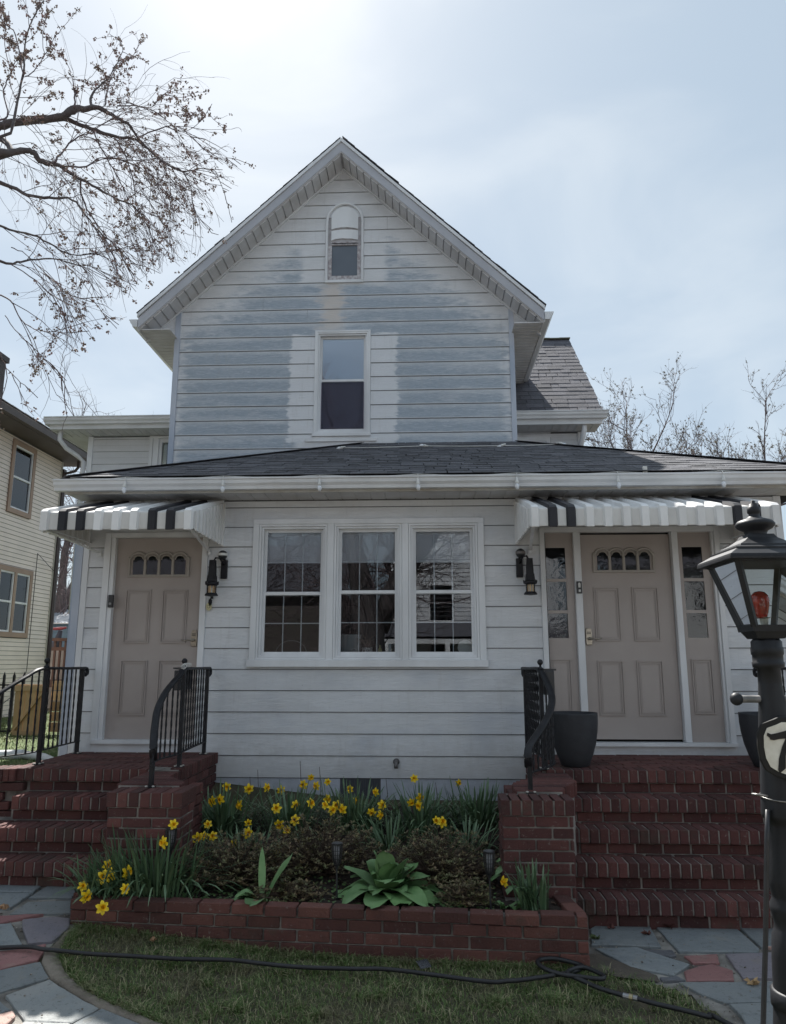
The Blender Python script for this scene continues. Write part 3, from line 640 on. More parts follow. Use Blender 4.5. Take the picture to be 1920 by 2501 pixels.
door(-3.20,-2.29,1.022,3.033,(-3.072,-2.43,2.63,2.885),[(-3.076,-2.815,1.958,2.498),(-2.695,-2.434,1.958,2.498),(-3.082,-2.81,1.25,1.789),(-2.695,-2.434,1.25,1.789)],GLASSW,(-2.345,1.925,2.09),-1)
door(1.56,2.458,1.04,3.038,(1.684,2.30,2.652,2.90),[(1.678,1.929,1.975,2.503),(2.055,2.311,1.975,2.503),(1.681,1.927,1.262,1.784),(2.059,2.31,1.262,1.784)],GLASSW,(1.607,1.936,2.10),1)
mb = MB()   # left door casing and sill
mb.box(-3.312,-3.245,-.026,.05,.98,3.085); mb.box(-3.245,-3.20,-.012,.06,.98,3.035); mb.box(-3.245,-2.262,-.026,.05,3.035,3.085); mb.box(-2.287,-2.226,-.03,.06,.98,3.035); mb.box(-2.262,-2.226,-.026,.05,3.035,3.085)
bevel(mb.build('door_casing', WHITE, H), .003, 1)
mb = MB(); mb.box(-3.30,-2.235,-.05,.05,.985,1.022); mb.box(-3.30,-2.235,-.012,.03,.905,.985); mb.build('door_sill', WHITE2, H)
mb = MB()
mb.box(1.15,1.20,-.028,.05,.985,3.11); mb.box(2.88,2.935,-.028,.05,.985,3.11); mb.box(1.20,2.88,-.028,.05,3.055,3.11)
mb.box(1.488,1.556,-.022,.08,1.02,3.055); mb.box(2.462,2.522,-.022,.08,1.02,3.055); mb.box(2.855,2.88,-.012,.06,1.02,3.055)
bevel(mb.build('door_casing', WHITE, H), .003, 1)
mb = MB(); mb.box(1.15,2.935,-.055,.06,.985,1.018); mb.box(1.15,2.935,-.01,.03,.905,.985); mb.build('door_sill', WHITE2, H)
for x0, x1, px0, px1 in ((1.20,1.488,1.207,1.41),(2.522,2.855,2.572,2.77)):
    OPS = [(px0,px1,2.003,2.245),(px0,px1,2.275,2.56),(px0,px1,2.59,2.905)]
    s_ = backing('sidelight', x0, x1, 1.018, 3.055, OPS, .03, .055, DOOR, H)
    for o in OPS:
        MB().box(o[0],o[1],.04,.043,o[2],o[3]).build('sidelight_pane', GLASSW, s_)
    mb = MB(); panel(mb, px0+.01, px1+.01, 1.28, 1.80, .03); mb.box(px0+.11,px0+.113,.0285,.03,1.30,1.78); mb.build('lower_panel', DOOR, s_)
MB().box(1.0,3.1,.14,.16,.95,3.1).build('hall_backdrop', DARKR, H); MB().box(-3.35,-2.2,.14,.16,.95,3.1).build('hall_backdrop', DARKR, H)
# ---- eaves and porch roof
ZE, YE, SL = 3.555, -.45, .41
mb = MB(); mb.box(-3.60,3.98,-.385,-.37,3.412,3.53); mb.box(-3.60,3.98,-.372,-.30,3.53,3.56); mb.build('eave_fascia', mat('fascia_paint', (.47,.46,.44), (.36,.33,.29), 4, .6, .1, 40, (1,1,2)), H)
mb = MB(); x = -3.55
sf = MB().box(-3.6,3.98,-.37,.0,3.425,3.43).build('eave_soffit', SOFF, H)
while x < 3.95:
    MB().box(x+.004,min(3.97,x+.146),-.368,.0,3.418,3.425).build('soffit_panel', SOFF, sf); x += .15
def gutter(name, a, b, out, parent, mt=WHITE2, s=1.):
    """K-style gutter running a->b; out = outward horizontal unit vector"""
    a, b, out = Vector(a), Vector(b), Vector(out)
    prof = [(0,.0),(.065,.0),(.075,.03),(.098,.055),(.105,.085),(.118,.095),(.118,.108),(.108,.108),(.100,.095),(.06,.02),(.008,.012),(.008,.108),(0,.108)]
    n = len(prof); vs = [p+out*(u*s)+Vector((0,0,w*s)) for p in (a, b) for u, w in prof]
    mb = MB(); mb.add(vs, [(i, (i+1) % n, (i+1) % n+n, i+n) for i in range(n)])
    for e in (0, n): mb.add([vs[e+i] for i in (0,1,2,3,4,5,6,12)], [tuple(range(8))])
    return mb.build(name, mt, parent)
gutter('gutter', (-3.675,-.386,3.437), (4.1,-.386,3.437), (0,-1,0), H)
# roof decks
z = lambda x, y: ZE + SL*(y-YE)
T = 2.75
mb = MB()
A, B, C_, D_ = (-3.63,YE,ZE), (3.99,YE,ZE), (3.99-T,YE+T,ZE+SL*T), (-3.57+T,YE+T,ZE+SL*T)
def slab(mb, ps, th=.05):
    n = len(ps); lo = [(p[0],p[1],p[2]-th) for p in ps]
    mb.add(list(ps)+lo, [tuple(range(n)), tuple(range(2*n-1,n-1,-1))]+[(i,i+n,(i+1) % n+n,(i+1) % n) for i in range(n)])
slab(mb, [A,B,C_,D_]); slab(mb, [A, D_, (-3.57+T,3.9,ZE+SL*T), (-3.63,3.9,ZE)]); slab(mb, [B, (3.99,3.9,ZE), (3.99-T,3.9,ZE+SL*T), C_])
pr = mb.build('porch_roof', FELT, H)
def shingles(parent, org, ux, us, width, length, inset0, inset1, ex, mt, cap, rotf, wmin=.11, wmax=.27, nm='shingle'):
    """courses up a slope: org eave corner, ux along the eave, us up-slope, insets per unit slope length at each end"""
    ux, us = Vector(ux), Vector(us).normalized(); nrm = ux.cross(us).normalized(); items = []
    R = Matrix((ux, us, nrm)).transposed() @ Matrix.Rotation(R_(-2.0), 3, 'X')
    k = 0; s_ = 0
    while s_ < length-.03:
        hc = min(ex*1.25, length-s_)*.72
        x = inset0*(s_+hc) - (0 if inset0 else random.uniform(0,.02)); x1 = width-inset1*(s_+hc)
        while x < x1-.02:
            w = min(random.uniform(wmin, wmax), x1-x); 
            th = random.choice((.005,.005,.008)); h = min(ex*1.25, length-s_)
            c = Vector(org)+ux*(x+w/2)+us*(s_+h/2-random.uniform(0,.006))+nrm*(.010+th/2)
            items.append((c, (w-.003, h, th), R)); x += w
        s_ += ex; k += 1
    # quantise sizes so that meshes are shared
    q = [(c, (max(.02, round(d[0]/.02)*.02-.002), round(d[1], 3), d[2]), r) for c, d, r in items]
    pieces(parent, nm, q, mt, cap, .0015)
us = Vector((0,1,SL)).normalized()
shingles(pr, (-3.64,YE-.03,ZE), (1,0,0), us, 7.64, 2.97, .92, .92, .145, SHING, 300, None)
us2 = Vector((1,0,SL)).normalized()
shingles(pr, (-3.66,3.9,ZE), (0,-1,0), us2, 4.35, 2.97, 0, .93, .145, SHING, 0, None, nm='side_shingle')
us3 = Vector((-1,0,SL)).normalized()
shingles(pr, (4.02,YE,ZE), (0,1,0), us3, 4.35, 2.97, .93, 0, .145, SHING, 0, None, nm='side_shingle')
for sgn, x0 in ((1,-3.6),(-1,3.99)):
    mb = MB(); k = 0
    while k < 20:
        t = k*.14; a = Vector((x0+sgn*t, YE+t, ZE+SL*t+.016)); b = Vector((x0+sgn*(t+.17), YE+t+.17, ZE+SL*(t+.17)+.016))
        if YE+t+.17 < 2.28: mb.bar(a, b, .27, .006)
        k += 1
    mb.build('hip_cap', SHING, pr)
# ---- main gable
YG = 2.3; AX, AZ, SG = -1.157, 9.10, .955
gx0, gx1 = -3.50, 1.23
RAK = AZ-.20
planes = [(SG, 1, RAK+SG*AX), (-SG, 1, RAK-SG*AX)]     # z <= RAK - SG*|x-AX|
GOP = [(-1.53,-.742,4.80,6.365), (-1.385,-.875,7.12,8.12)]
gw = MB()
GB = [(-1.50,-.77,4.84,6.33), (-1.36,-.90,7.15,7.72)]
def clipped_backing(u0,u1,z0,z1,ops,y0,y1,pls):
    us_ = sorted({u0,u1} | {o[i] for o in ops for i in (0,1)}); zs_ = sorted({z0,z1} | {o[i] for o in ops for i in (2,3)}); mb = MB()
    for a, b in zip(us_[:-1], us_[1:]):
        for c, d in zip(zs_[:-1], zs_[1:]):
            m = ((a+b)/2, (c+d)/2)
            if any(o[0] < m[0] < o[1] and o[2] < m[1] < o[3] for o in ops): continue
            P_ = [(a,c),(b,c),(b,d),(a,d)]
            for pl in pls: P_ = clip(P_, *pl)
            if len(P_) > 2: mb.prism(P_, y0, y1)
    return mb
gw = clipped_backing(gx0,gx1,3.6,9.2,GB,YG,YG+.12,planes).build('gable_wall', mat('sheathing', (.09,.09,.095)), H)
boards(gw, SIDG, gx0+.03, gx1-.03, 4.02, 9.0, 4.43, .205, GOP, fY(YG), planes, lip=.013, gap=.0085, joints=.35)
for x0, x1 in ((-3.535,-3.462),(1.192,1.258)): MB().box(x0,x1,YG-.032,YG+.06,3.7,6.70).build('corner_board', TRIMG, gw)
mb = MB(); mb.box(-3.50,-3.42,YG+.12,8.5,3.4,6.5); mb.box(1.15,1.23,YG+.12,8.5,3.4,6.5); mb.build('side_wall', SID, H)
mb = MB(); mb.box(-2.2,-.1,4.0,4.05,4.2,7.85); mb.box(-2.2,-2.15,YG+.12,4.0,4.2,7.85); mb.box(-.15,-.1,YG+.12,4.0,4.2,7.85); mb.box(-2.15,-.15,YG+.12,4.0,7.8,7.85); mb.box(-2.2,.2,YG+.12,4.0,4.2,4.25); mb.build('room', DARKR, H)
# gable window
w_ = MB(); w_.box(-1.528,-1.50,YG-.03,YG+.02,4.80,6.36); w_.box(-.772,-.744,YG-.03,YG+.02,4.80,6.36); w_.box(-1.50,-.772,YG-.03,YG+.02,6.33,6.36); w_.box(-1.545,-.735,YG-.045,YG+.02,4.80,4.845)
w_.box(-1.64,-.655,YG-.030,YG-.0,4.728,4.775); w_.box(-1.53,-.742,YG-.022,YG,4.776,4.80)
gwn = bevel(w_.build('gable_window', WHITE, H), .003, 1)
sashwin(gwn, -1.50, -.772, 4.846, 6.33, YG-.004, 5.625, False, (4.87,6.24), GLASSU)
MB().box(-1.435,-.835,YG+.020,YG+.022,4.92,5.60).build('insect_screen', glass_mat('screen_mesh', (.72,.70,.74), 1.15), gwn)
# arched attic window
xc, r_ = -1.13, .258
arch = [(xc-r_,7.125),(xc-r_,8.05)]+[(xc+r_*cos(pi-pi*k/16), 8.05+(r_*1.12)*sin(pi*k/16)) for k in range(1,16)]+[(xc+r_,8.05),(xc+r_,7.125)]
mb = MB(); mb.tube([(x,YG-.022,z_) for x, z_ in arch], .021, 6); mb.box(xc-r_-.015,xc+r_+.015,YG-.035,YG,7.09,7.13)
aw = mb.build('attic_window', WHITE, H)
mb = MB(); r2 = r_-.02
P_ = [(xc-r2,7.68),(xc+r2,7.68),(xc+r2,8.05)]+[(xc+r2*cos(pi*k/14), 8.05+(r2*1.12)*sin(pi*k/14)) for k in range(1,14)]+[(xc-r2,8.05)]
mb.prism(P_, YG-.004, YG+.0); mb.build('arch_backing', mat('grey_old_wood', (.33,.31,.32), (.45,.44,.46), 9, .8, .3, 40), aw)
def ragged(x0, x1, zf, zt, y, dy):
    n = 12; xs_ = ns(x0, x1, n); lo = [(x, zf(x)+random.uniform(-.004,.004)) for x in xs_]; hi = [(x, zt(x)) for x in reversed(xs_)]
    return MB().prism(lo+hi, y-dy, y)
x0, x1 = xc-.195, xc+.195; ea = lambda x: 8.05+.235*math.sqrt(max(0, 1-((x-xc)/.21)**2))
ragged(x0,x1,lambda x: 7.925+.035*(1-((x-xc)/.2)**2), ea, YG-.006, .022).build('peeling_board', WHITE, aw)
ragged(x0,x1,lambda x: 7.755+.03*(1-((x-xc)/.2)**2), lambda x: 7.905+.02*(1-((x-xc)/.2)**2), YG-.010, .012).build('peeling_board', WHITE, aw)
ragged(x0,x1,lambda x: 7.70, lambda x: 7.735, YG-.006, .010).build('peeling_board', mat('flaking_paint', (.55,.54,.56), (.30,.26,.27), 26, .8, .5, 60), aw)
FL = mat('flaking_paint', (.55,.54,.56))
mb = MB(); mb.box(xc-.24,xc-.185,YG-.012,YG+.02,7.13,7.70); mb.box(xc+.185,xc+.24,YG-.012,YG+.02,7.13,7.70); mb.box(xc-.185,xc+.185,YG-.012,YG+.02,7.13,7.20); mb.box(xc-.19,xc+.19,YG-.016,YG+.02,7.685,7.715)
mb.build('attic_sash', FL, aw)
MB().box(xc-.186,xc+.186,YG+.008,YG+.012,7.20,7.69).build('attic_pane', mat('dusty_dark_glass', (.10,.12,.15), (.13,.15,.18), 1.5, .35, spec=.6), aw)
# gable roof: slabs, rake boards, soffit
YR, YB = 1.95, 8.8; XL, XR = -3.94, 1.63
def zr(x): return AZ - SG*abs(x-AX)
mb = MB()
for xs_ in (XL, XR): slab(mb, [(AX,YR,AZ+.055),(xs_,YR,zr(xs_)+.055),(xs_,YB,zr(xs_)+.055),(AX,YB,AZ+.055)][::(1 if xs_ < AX else -1)], .05)
mr = mb.build('main_roof', FELT, H)
for sgn, xs_ in ((-1, XL), (1, XR)):
    us_ = Vector((-sgn,0,SG)).normalized(); Ls = abs(xs_-AX)*math.sqrt(1+SG*SG)+.02
    if sgn < 0: shingles(mr, (xs_-.02,YB,zr(xs_)+.055), (0,-1,0), us_, YB-YR+.03, Ls, 0, 0, .145, SHING2, 0, None, nm='slope_shingle')
    else: shingles(mr, (xs_+.02,YR-.03,zr(xs_)+.055), (0,1,0), us_, YB-YR+.03, Ls, 0, 0, .145, SHING2, 0, None, nm='slope_shingle')
for sgn, xs_ in ((-1, XL), (1, XR)):
    # rake board: tall fascia with a crown strip on top
    z0, z1 = zr(xs_), AZ
    a, b = (xs_, z0+.02), (AX, AZ+.02)
    MB().prism([(xs_,z0-.155),(AX,AZ-.155),(AX,AZ-.005),(xs_,z0-.005)], YR-.022, YR).build('rake_board', mat('rake_paint', (.45,.46,.50), (.38,.39,.43), 2, .45), mr)
    MB().prism([(xs_-sgn*-.012,z0-.003),(AX,AZ-.003),(AX,AZ+.05),(xs_-sgn*-.012,z0+.05)], YR-.042, YR-.001).build('rake_trim', WHITE2, mr)
    MB().prism([(xs_,z0-.170),(AX,AZ-.170),(AX,AZ-.156),(xs_,z0-.156)], YR-.012, YG).build('rake_soffit', SOFF, mr)
    # soffit panels across the overhang
    L_ = abs(xs_-AX); d = Vector((xs_-AX, 0, z0-AZ)); ln = d.length; d.normalize(); nrm = Vector((0,1,0)).cross(d)
    s_ = .03
    while s_ < ln-.1:
        c = Vector((AX,(YR+YG)/2,AZ-.178))+d*(s_+.066)
        M = Matrix((d, Vector((0,1,0)), d.cross(Vector((0,1,0))))).transposed().to_4x4(); M.translation = c
        mb = MB(); mb.obox(M, .060, (YG-YR)/2-.006, .012); mb.build('soffit_panel', SOFF, mr); s_ += .142
    MB().prism([(xs_,z0-.22),(AX,AZ-.22),(AX,AZ-.18),(xs_,z0-.18)], YG-.04, YG-.0).build('rake_moulding', WHITE, mr)
# side eaves: soffit, fascia, gutter running back
for sgn, xs_, xw in ((-1, XL, gx0), (1, XR, gx1)):
    z0 = zr(xs_)
    a, b = sorted((xs_, xw)); MB().box(a, b, YR+.02, YB, z0-.17, z0-.155).build('eave_soffit', SOFF, mr)
    mb = MB(); y = YR+.05
    while y < 6: mb.box(a, b, y, y+.006, z0-.176, z0-.17); y += .1
    mb.build('soffit_seam', SOFF, mr)
    MB().box(xs_-.01, xs_+.01, YR, YB, z0-.17, z0+.02).build('eave_fascia', WHITE2, mr)
    gutter('gutter', (xs_+sgn*.01,YR-.02,z0-.135), (xs_+sgn*.01,YB,z0-.135), (sgn,0,0), mr)
    # boxed return at the bottom of the rake
    zw = zr(xw)-.17
    MB().prism([(xs_,z0-.165),(xw-sgn*.04,z0-.165),(xw-sgn*.04,zw+.04)], YG-.022, YG+.02).build('eave_return', SID, mr)
# ---- left wing
YW = 3.85
lw = backing('left_wing_wall', -5.38,-3.45,2.4,5.32,[(-4.25,-3.5,4.2,5.28)],YW,YW+.1,mat('sheathing', (.09,.09,.095)),H)
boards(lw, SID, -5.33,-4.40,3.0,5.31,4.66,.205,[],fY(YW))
mb = MB(); mb.box(-5.40,-5.32,YW-.03,YW+.1,2.6,5.32); mb.build('corner_board', WHITE, lw)
mb = MB(); mb.box(-4.40,-4.345,YW-.035,YW,3.6,5.32); mb.box(-4.345,-3.5,YW-.035,YW,5.28,5.32); mb.box(-4.34,-4.25,YW-.03,YW+.02,3.9,5.28); mb.box(-4.25,-4.20,YW-.01,YW+.05,3.9,5.28); mb.box(-4.2,-3.5,YW-.01,YW+.05,5.22,5.28); mb.build('wing_window_frame', WHITE, lw)
MB().box(-4.2,-3.5,YW+.03,YW+.035,3.9,5.22).build('pane', GLASS, lw); MB().box(-4.3,-3.5,YW+.5,YW+.55,3.5,5.4).build('room', DARKR, H)
mb = MB(); mb.box(-5.38,-5.30,YW+.1,8,0,5.32); mb.build('side_wall', SID, H)
mb = MB(); mb.box(-5.82,-3.4,YW-.40,YW+.05,5.33,5.345); mb.box(-5.82,-5.40,YW+.051,8,5.33,5.345)
x = -5.8
while x < -3.5: mb.box(x,x+.006,YW-.38,YW,5.322,5.33); x += .12
mb.build('wing_soffit', SOFF, H)
mb = MB(); mb.box(-5.83,-3.45,YW-.42,YW-.40,5.33,5.47); mb.box(-5.85,-5.83,YW-.42,8,5.33,5.47); mb.build('wing_fascia', WHITE2, H)
gutter('gutter', (-5.90,YW-.42,5.395), (-3.52,YW-.42,5.395), (0,-1,0), H); gutter('gutter', (-5.85,8,5.395), (-5.85,YW-.44,5.395), (-1,0,0), H)
mb = MB(); slab(mb, [(-5.85,YW-.45,5.50),(-3.45,YW-.45,5.50),(-3.45,8,5.95),(-5.85,8,5.95)], .04); mb.build('wing_roof', mat('mossy_roll_roof', (.18,.19,.14), (.24,.24,.20), 12, .95, .5, 80), H)
mb = MB(); mb.tube([(-5.74,YW-.28,5.40),(-5.74,YW-.28,5.20),(-5.66,YW-.22,5.08),(-5.52,YW-.10,4.98),(-5.44,YW-.05,4.90),(-5.44,YW-.05,2.5)], .038, 8); mb.build('downspout', WHITE2, H, True)
# ---- right wing
rw = backing('right_wing_wall', 1.2,2.46,2.4,5.30,[(1.25,1.85,4.3,5.16)],YW,YW+.1,mat('sheathing', (.09,.09,.095)),H)
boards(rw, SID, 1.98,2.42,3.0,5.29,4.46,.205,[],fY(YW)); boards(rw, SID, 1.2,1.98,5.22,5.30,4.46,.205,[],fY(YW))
MB().box(2.40,2.47,YW-.03,YW+.1,2.6,5.30).build('corner_board', WHITE, rw)
mb = MB(); mb.box(1.91,1.97,YW-.035,YW,4.0,5.23); mb.box(1.2,1.91,YW-.035,YW,5.16,5.23); mb.box(1.86,1.91,YW-.015,YW+.04,4.0,5.16); mb.box(1.2,1.86,YW-.015,YW+.04,5.11,5.16); mb.build('wing_window_frame', WHITE, rw)
MB().box(1.2,1.86,YW+.02,YW+.025,4.0,5.11).build('pane', GLASS, rw); MB().box(1.15,1.95,YW+.12,YW+.14,3.9,5.2).build('window_blind', BLIND, rw)
mb = MB(); mb.box(2.38,2.46,YW+.1,9,0,5.3); mb.prism([(YW,5.3),(9.0,5.3),(6.4,7.4)], 2.38, 2.46, 'yz'); mb.build('side_wall', SID, H)
mb = MB(); mb.box(1.2,2.68,YW-.38,YW+.05,5.31,5.325); x = 1.25
while x < 2.66: mb.box(x,x+.006,YW-.36,YW,5.302,5.31); x += .12
mb.build('wing_soffit', SOFF, H)
MB().box(1.2,2.70,YW-.40,YW-.38,5.31,5.45).build('wing_fascia', WHITE2, H)
gutter('gutter', (1.2,YW-.40,5.385), (2.76,YW-.40,5.385), (0,-1,0), H)
E1 = Vector((0,YW-.42,5.48)); E2 = Vector((0,5.72,7.66))
mb = MB(); slab(mb, [(1.2,E1.y,E1.z),(2.70,E1.y,E1.z),(2.70,E2.y,E2.z),(1.2,E2.y,E2.z)], .05); slab(mb, [(1.2,E2.y,E2.z),(2.70,E2.y,E2.z),(2.70,9.2,5.0),(1.2,9.2,5.0)], .05)
wr = mb.build('right_wing_roof', FELT, H)
shingles(wr, (.8,E1.y-.02,E1.z), (1,0,0), (E2-E1), 1.92, (E2-E1).length+.03, 0, 0, .155, SHING2, 0, None, .12, .26, nm='wing_shingle')
mb = MB(); 
for i in range(8): mb.box(1.2+i*.19,1.37+i*.19+.03,E2.y-.08,E2.y+.08,E2.z+.02+.004*(i % 2),E2.z+.035+.004*(i % 2))
mb.build('ridge_cap', mat('mossy_roll_roof', (.18,.19,.14)), wr)
mb = MB(); mb.tube([(2.44,YW-.32,5.37),(2.44,YW-.32,5.25),(2.40,YW-.16,5.0),(2.40,YW-.06,4.90),(2.40,YW-.06,4.0)], .04, 8); mb.build('downspout', WHITE2, H, True)
# ---------------------------------------------------------------- brick stairs
RD = Matrix.Identity(3)
def rowlock(items, x0, x1, yf, zt, depth=.20, h=.100, ds=.0735, zj=0):
    n = max(1, round((x1-x0)/ds)); w = (x1-x0)/n
    core.box(x0+.008, x1-.008, yf+.010, yf+depth-.005, zt-h+.006, zt-.008)
    for i in range(n):
        items.append(((x0+w*(i+.5), yf+depth/2+random.uniform(-.003,.003), zt-h/2+random.uniform(-.003,.002)), (w-.0115, depth, h), jit(.012)))
def courses(items, x0, x1, y, z0, z1, ax='x', sgn=1, ch=.072, L0=.205, off=0., depth=.09):
    """stretcher courses on a face; ax='x': face at y=const looking -Y; ax='y': face at x=const, sgn outward"""
    k = 0; n = max(1, round((z1-z0)/ch)); ch = (z1-z0)/n
    for k in range(n):
        z = z1-ch*(k+.5); u = x0-(off+.5*(k % 2))*L0
        while u < x1-.01:
            a, b = max(u, x0), min(u+L0, x1)
            if b-a > .025:
                l = round((b-a-.011)/.01)*.01
                if ax == 'x': items.append((((a+b)/2, y+depth/2+random.uniform(-.003,.003), z), (l, depth, ch-.011), jit(.006)))
                else: items.append(((y-sgn*depth/2+random.uniform(-.003,.003), (a+b)/2, z), (depth, l, ch-.011), jit(.006)))
            u += L0
def pavers(items, x0, x1, y0, y1, zt):
    y = y0; k = 0
    while y < y1:
        x = x0-.105*(k % 2)
        while x < x1:
            a, b = max(x, x0), min(x+.21, x1)
            if b-a > .04: items.append((((a+b)/2, y+.05, zt-.03+random.uniform(-.002,.002)), (round((b-a-.01)/.01)*.01, .090, .06), jit(.004)))
            x += .21
        y += .1; k += 1
def cheek(mb_core, items, left, right, y0, y1, zt, zb):
    """curved wall from the landing (y0, back) forward to the pier (y1); left/right: functions y->x"""
    n = 12
    for i in range(n):
        ya, yb = y0+(y1-y0)*i/n, y0+(y1-y0)*(i+1)/n; ym = (ya+yb)/2
        xa, xb = left(ym), right(ym)
        items.append((((xa+xb)/2, ym, zt-.05+random.uniform(-.002,.002)), (round((xb-xa)/.02)*.02, abs(y1-y0)/n-.007, .10), jit(.006)))
    L_ = [(left(y0+(y1-y0)*i/n)+.012, y0+(y1-y0)*i/n) for i in range(n+1)]; R2 = [(right(y0+(y1-y0)*i/n)-.012, y0+(y1-y0)*i/n) for i in range(n+1)]
    mb_core.prism(L_+R2[::-1], zb, zt-.012, 'xy')
ST = [(-1.08,.909),(-1.32,.729),(-1.54,.549),(-1.76,.369),(-1.98,.189)]
# right stairs
SR = thing('brick_stairs', 'wide red brick front steps, five treads, leading up to door with sidelights', 'stairs', (2.05, -1.2, 0))
it = []; core = MB()
X0, X1 = .985, 3.11
pavers(it, .95, 3.2, -.86, -.04, .905); rowlock(it, .97, 3.2, -1.08, .909)
for i, (y, z_) in enumerate(ST):
    if i: rowlock(it, X0, X1, y, z_)
    if i: 
        u = X0
        while u < X1: it.append(((u+.10, y+.20+.045, z_-.030), (.19,.07,.055), jit(.004))); u += .21     # back strip of tread
    courses(it, X0, X1, y+.035, z_-.182 if i < 4 else -.02, z_-.105, off=.13*i, ch=.077)
    core.box(X0-.01, X1+.01, y+.045, -.02, -.2 if i == 4 else z_-.25, z_-.012)
core.box(.945, 3.25, -1.031, -.018, .1, .893)
courses(it, -1.05, -.02, .935, .30, .80, 'y', -1, .074); 
n = 14
for i in range(n): it.append(((.985, -1.0+.98*i/(n-1), .857), (.10,.061,.10), jit(.01)))
lf = lambda y: .62+(.93-.62)*sm((y+1.75)/.7); rf = lambda y: .96+.17*sm((y+1.95)/.5)
cheek(core, it, lf, rf, -1.10, -1.95, .888, .1)
courses(it, -1.93, -1.10, .62, .30, .80, 'y', -1, .074)
# pier
rowlock(it, .485, .985, -2.225, .868, depth=.25, h=.10, ds=.0715)
courses(it, .497, .972, -2.215, .255, .765, 'x', 1, .073, .22)
courses(it, -2.21, -1.95, .497, .255, .765, 'y', -1, .073, .22, .25); courses(it, -2.21, -1.95, .972, .0, .765, 'y', 1, .073, .22, .25)
core.box(.506,.964,-2.205,-1.93,.0,.86)
# mirrored pier and cheek beyond the frame
rowlock(it, 3.11, 3.60, -2.225, .868, depth=.25, h=.10, ds=.0715); courses(it, 3.12, 3.59, -2.215, .0, .765, 'x', 1, .073, .22); courses(it, -2.21, -1.1, 3.12, .0, .765, 'y', -1, .073, .22); core.box(3.13,3.58,-2.205,-1.06,0,.86)
core.build('mortar_core', MORT, SR); pieces(SR, 'brick', it, BRICK, 300, .004)
# left stairs
SLf = thing('brick_stairs', 'narrower dark red brick front steps, four treads, leading up to left door', 'stairs', (-2.8, -1.2, .18))
it = []; core = MB(); X0, X1 = -3.30, -2.30
pavers(it, -3.36, -2.08, -.97, -.04, .905); rowlock(it, -3.40, -2.30, -1.19, .909)
STL = [(-1.19,.909),(-1.42,.727),(-1.66,.545),(-1.89,.363)]
ex = [0,-.0,-.38,-.62]
for i, (y, z_) in enumerate(STL):
    xa = X0+ex[i]
    if i: rowlock(it, xa, X1 if i < 3 else -2.25, y, z_)
    if i:
        u = xa
        while u < X1: it.append(((u+.10, y+.20+.045, z_-.030), (.19,.07,.055), jit(.004))); u += .21
    courses(it, xa, X1, y+.035, z_-.182, z_-.105, off=.21*i, ch=.077)
    core.box(xa-.01, X1+.1, y+.045, -.02, .0, z_-.012)
core.box(-3.44,-2.06,-1.141,-.018,.1,.893)
for i in range(15): it.append(((-2.085, -1.08+1.05*i/14, .857), (.10,.061,.10), jit(.01)))
courses(it, -1.10, -.02, -2.04, .33, .80, 'y', 1, .074)
for i in range(15): it.append(((-3.40, -1.15+1.1*i/14, .857), (.11,.061,.10), jit(.01)))
rfl = lambda y: -2.04+.22*sm((-1.35-y)/.4); lfl = lambda y: -2.30+.0*y
cheek(core, it, lambda y: -2.30, rfl, -1.12, -1.80, .888, .1)
courses(it, -1.80, -1.10, -1.85, .33, .80, 'y', 1, .074)
rowlock(it, -2.275, -1.72, -2.045, .868, depth=.33, h=.10, ds=.0793)
courses(it, -2.263, -1.733, -2.035, .28, .765, 'x', 1, .073, .215); courses(it, -2.03, -1.72, -1.733, .28, .765, 'y', 1, .073, .22, .2); courses(it, -2.03, -1.72, -2.263, .15, .765, 'y', -1, .073, .22, .2)
core.box(-2.254,-1.742,-2.025,-1.72,.05,.86)
# wing wall curving outward on the left
n = 18
for i in range(n):
    t = i/(n-1); x = -3.42-.95*t; y = -1.10-.36*t*t; a = math.atan2(-.72*t*.36/.36*1, -.95)
    rot = Matrix.Rotation(math.atan(.72*t/.95), 3, 'Z')
    zt = .909-.02*t
    it.append(((x, y, zt-.05), (.047,.24,.10), rot))
    for k in range(8):
        if (i+k) % 4 == 0: it.append(((x, y-.065, zt-.145-.073*k), (.195,.09,.062), rot))
P_ = [(-3.40-.97*i/10, -1.15-.36*(i/10)**2) for i in range(11)]
core.prism(P_+[(x, y+.18) for x, y in P_[::-1]], .1, .86, 'xy')
core.build('mortar_core', MORT, SLf); pieces(SLf, 'brick', it, BRICK, 300, .004)
# ---------------------------------------------------------------- flower bed wall and soil
BW_ = thing('flower_bed_wall', 'low red brick wall round the front flower bed, three to four courses high', 'bed wall', (-.7, -2.5, 0))
it = []; core = MB()
P0, P1 = Vector((-2.305,-2.42,0)), Vector((.955,-2.635,0)); dv = (P1-P0); Lw = dv.length; dv.normalize(); ang = math.atan2(dv.y, dv.x); nv = Vector((-dv.y, dv.x, 0))
for k in range(4):
    zt = .282-.071*k; u = -.105*(k % 2); L0 = .213
    while u < Lw-.01:
        a, b = max(u, 0), min(u+L0, Lw)
        if b-a > .03 and zt > g(*(P0+dv*(a+b)/2).xy)-.02:
            c = P0+dv*((a+b)/2)+nv*(.045+random.uniform(-.004,.004)-(.006 if k == 0 else 0))
            it.append(((c.x, c.y, zt-.031+(random.uniform(-.004,.003) if k == 0 else 0)), (round((b-a-.011)/.01)*.01, .095, .061), Matrix.Rotation(ang+random.uniform(-.012,.012), 3, 'Z') @ Matrix.Rotation(random.uniform(-.01,.01), 3, 'Y')))
        u += L0
core.prism([tuple((P0+nv*.012+dv*.01).xy), tuple((P1+nv*.012-dv*.01).xy), tuple((P1+nv*.085-dv*.01).xy), tuple((P0+nv*.085+dv*.01).xy)], -.1, .26, 'xy')
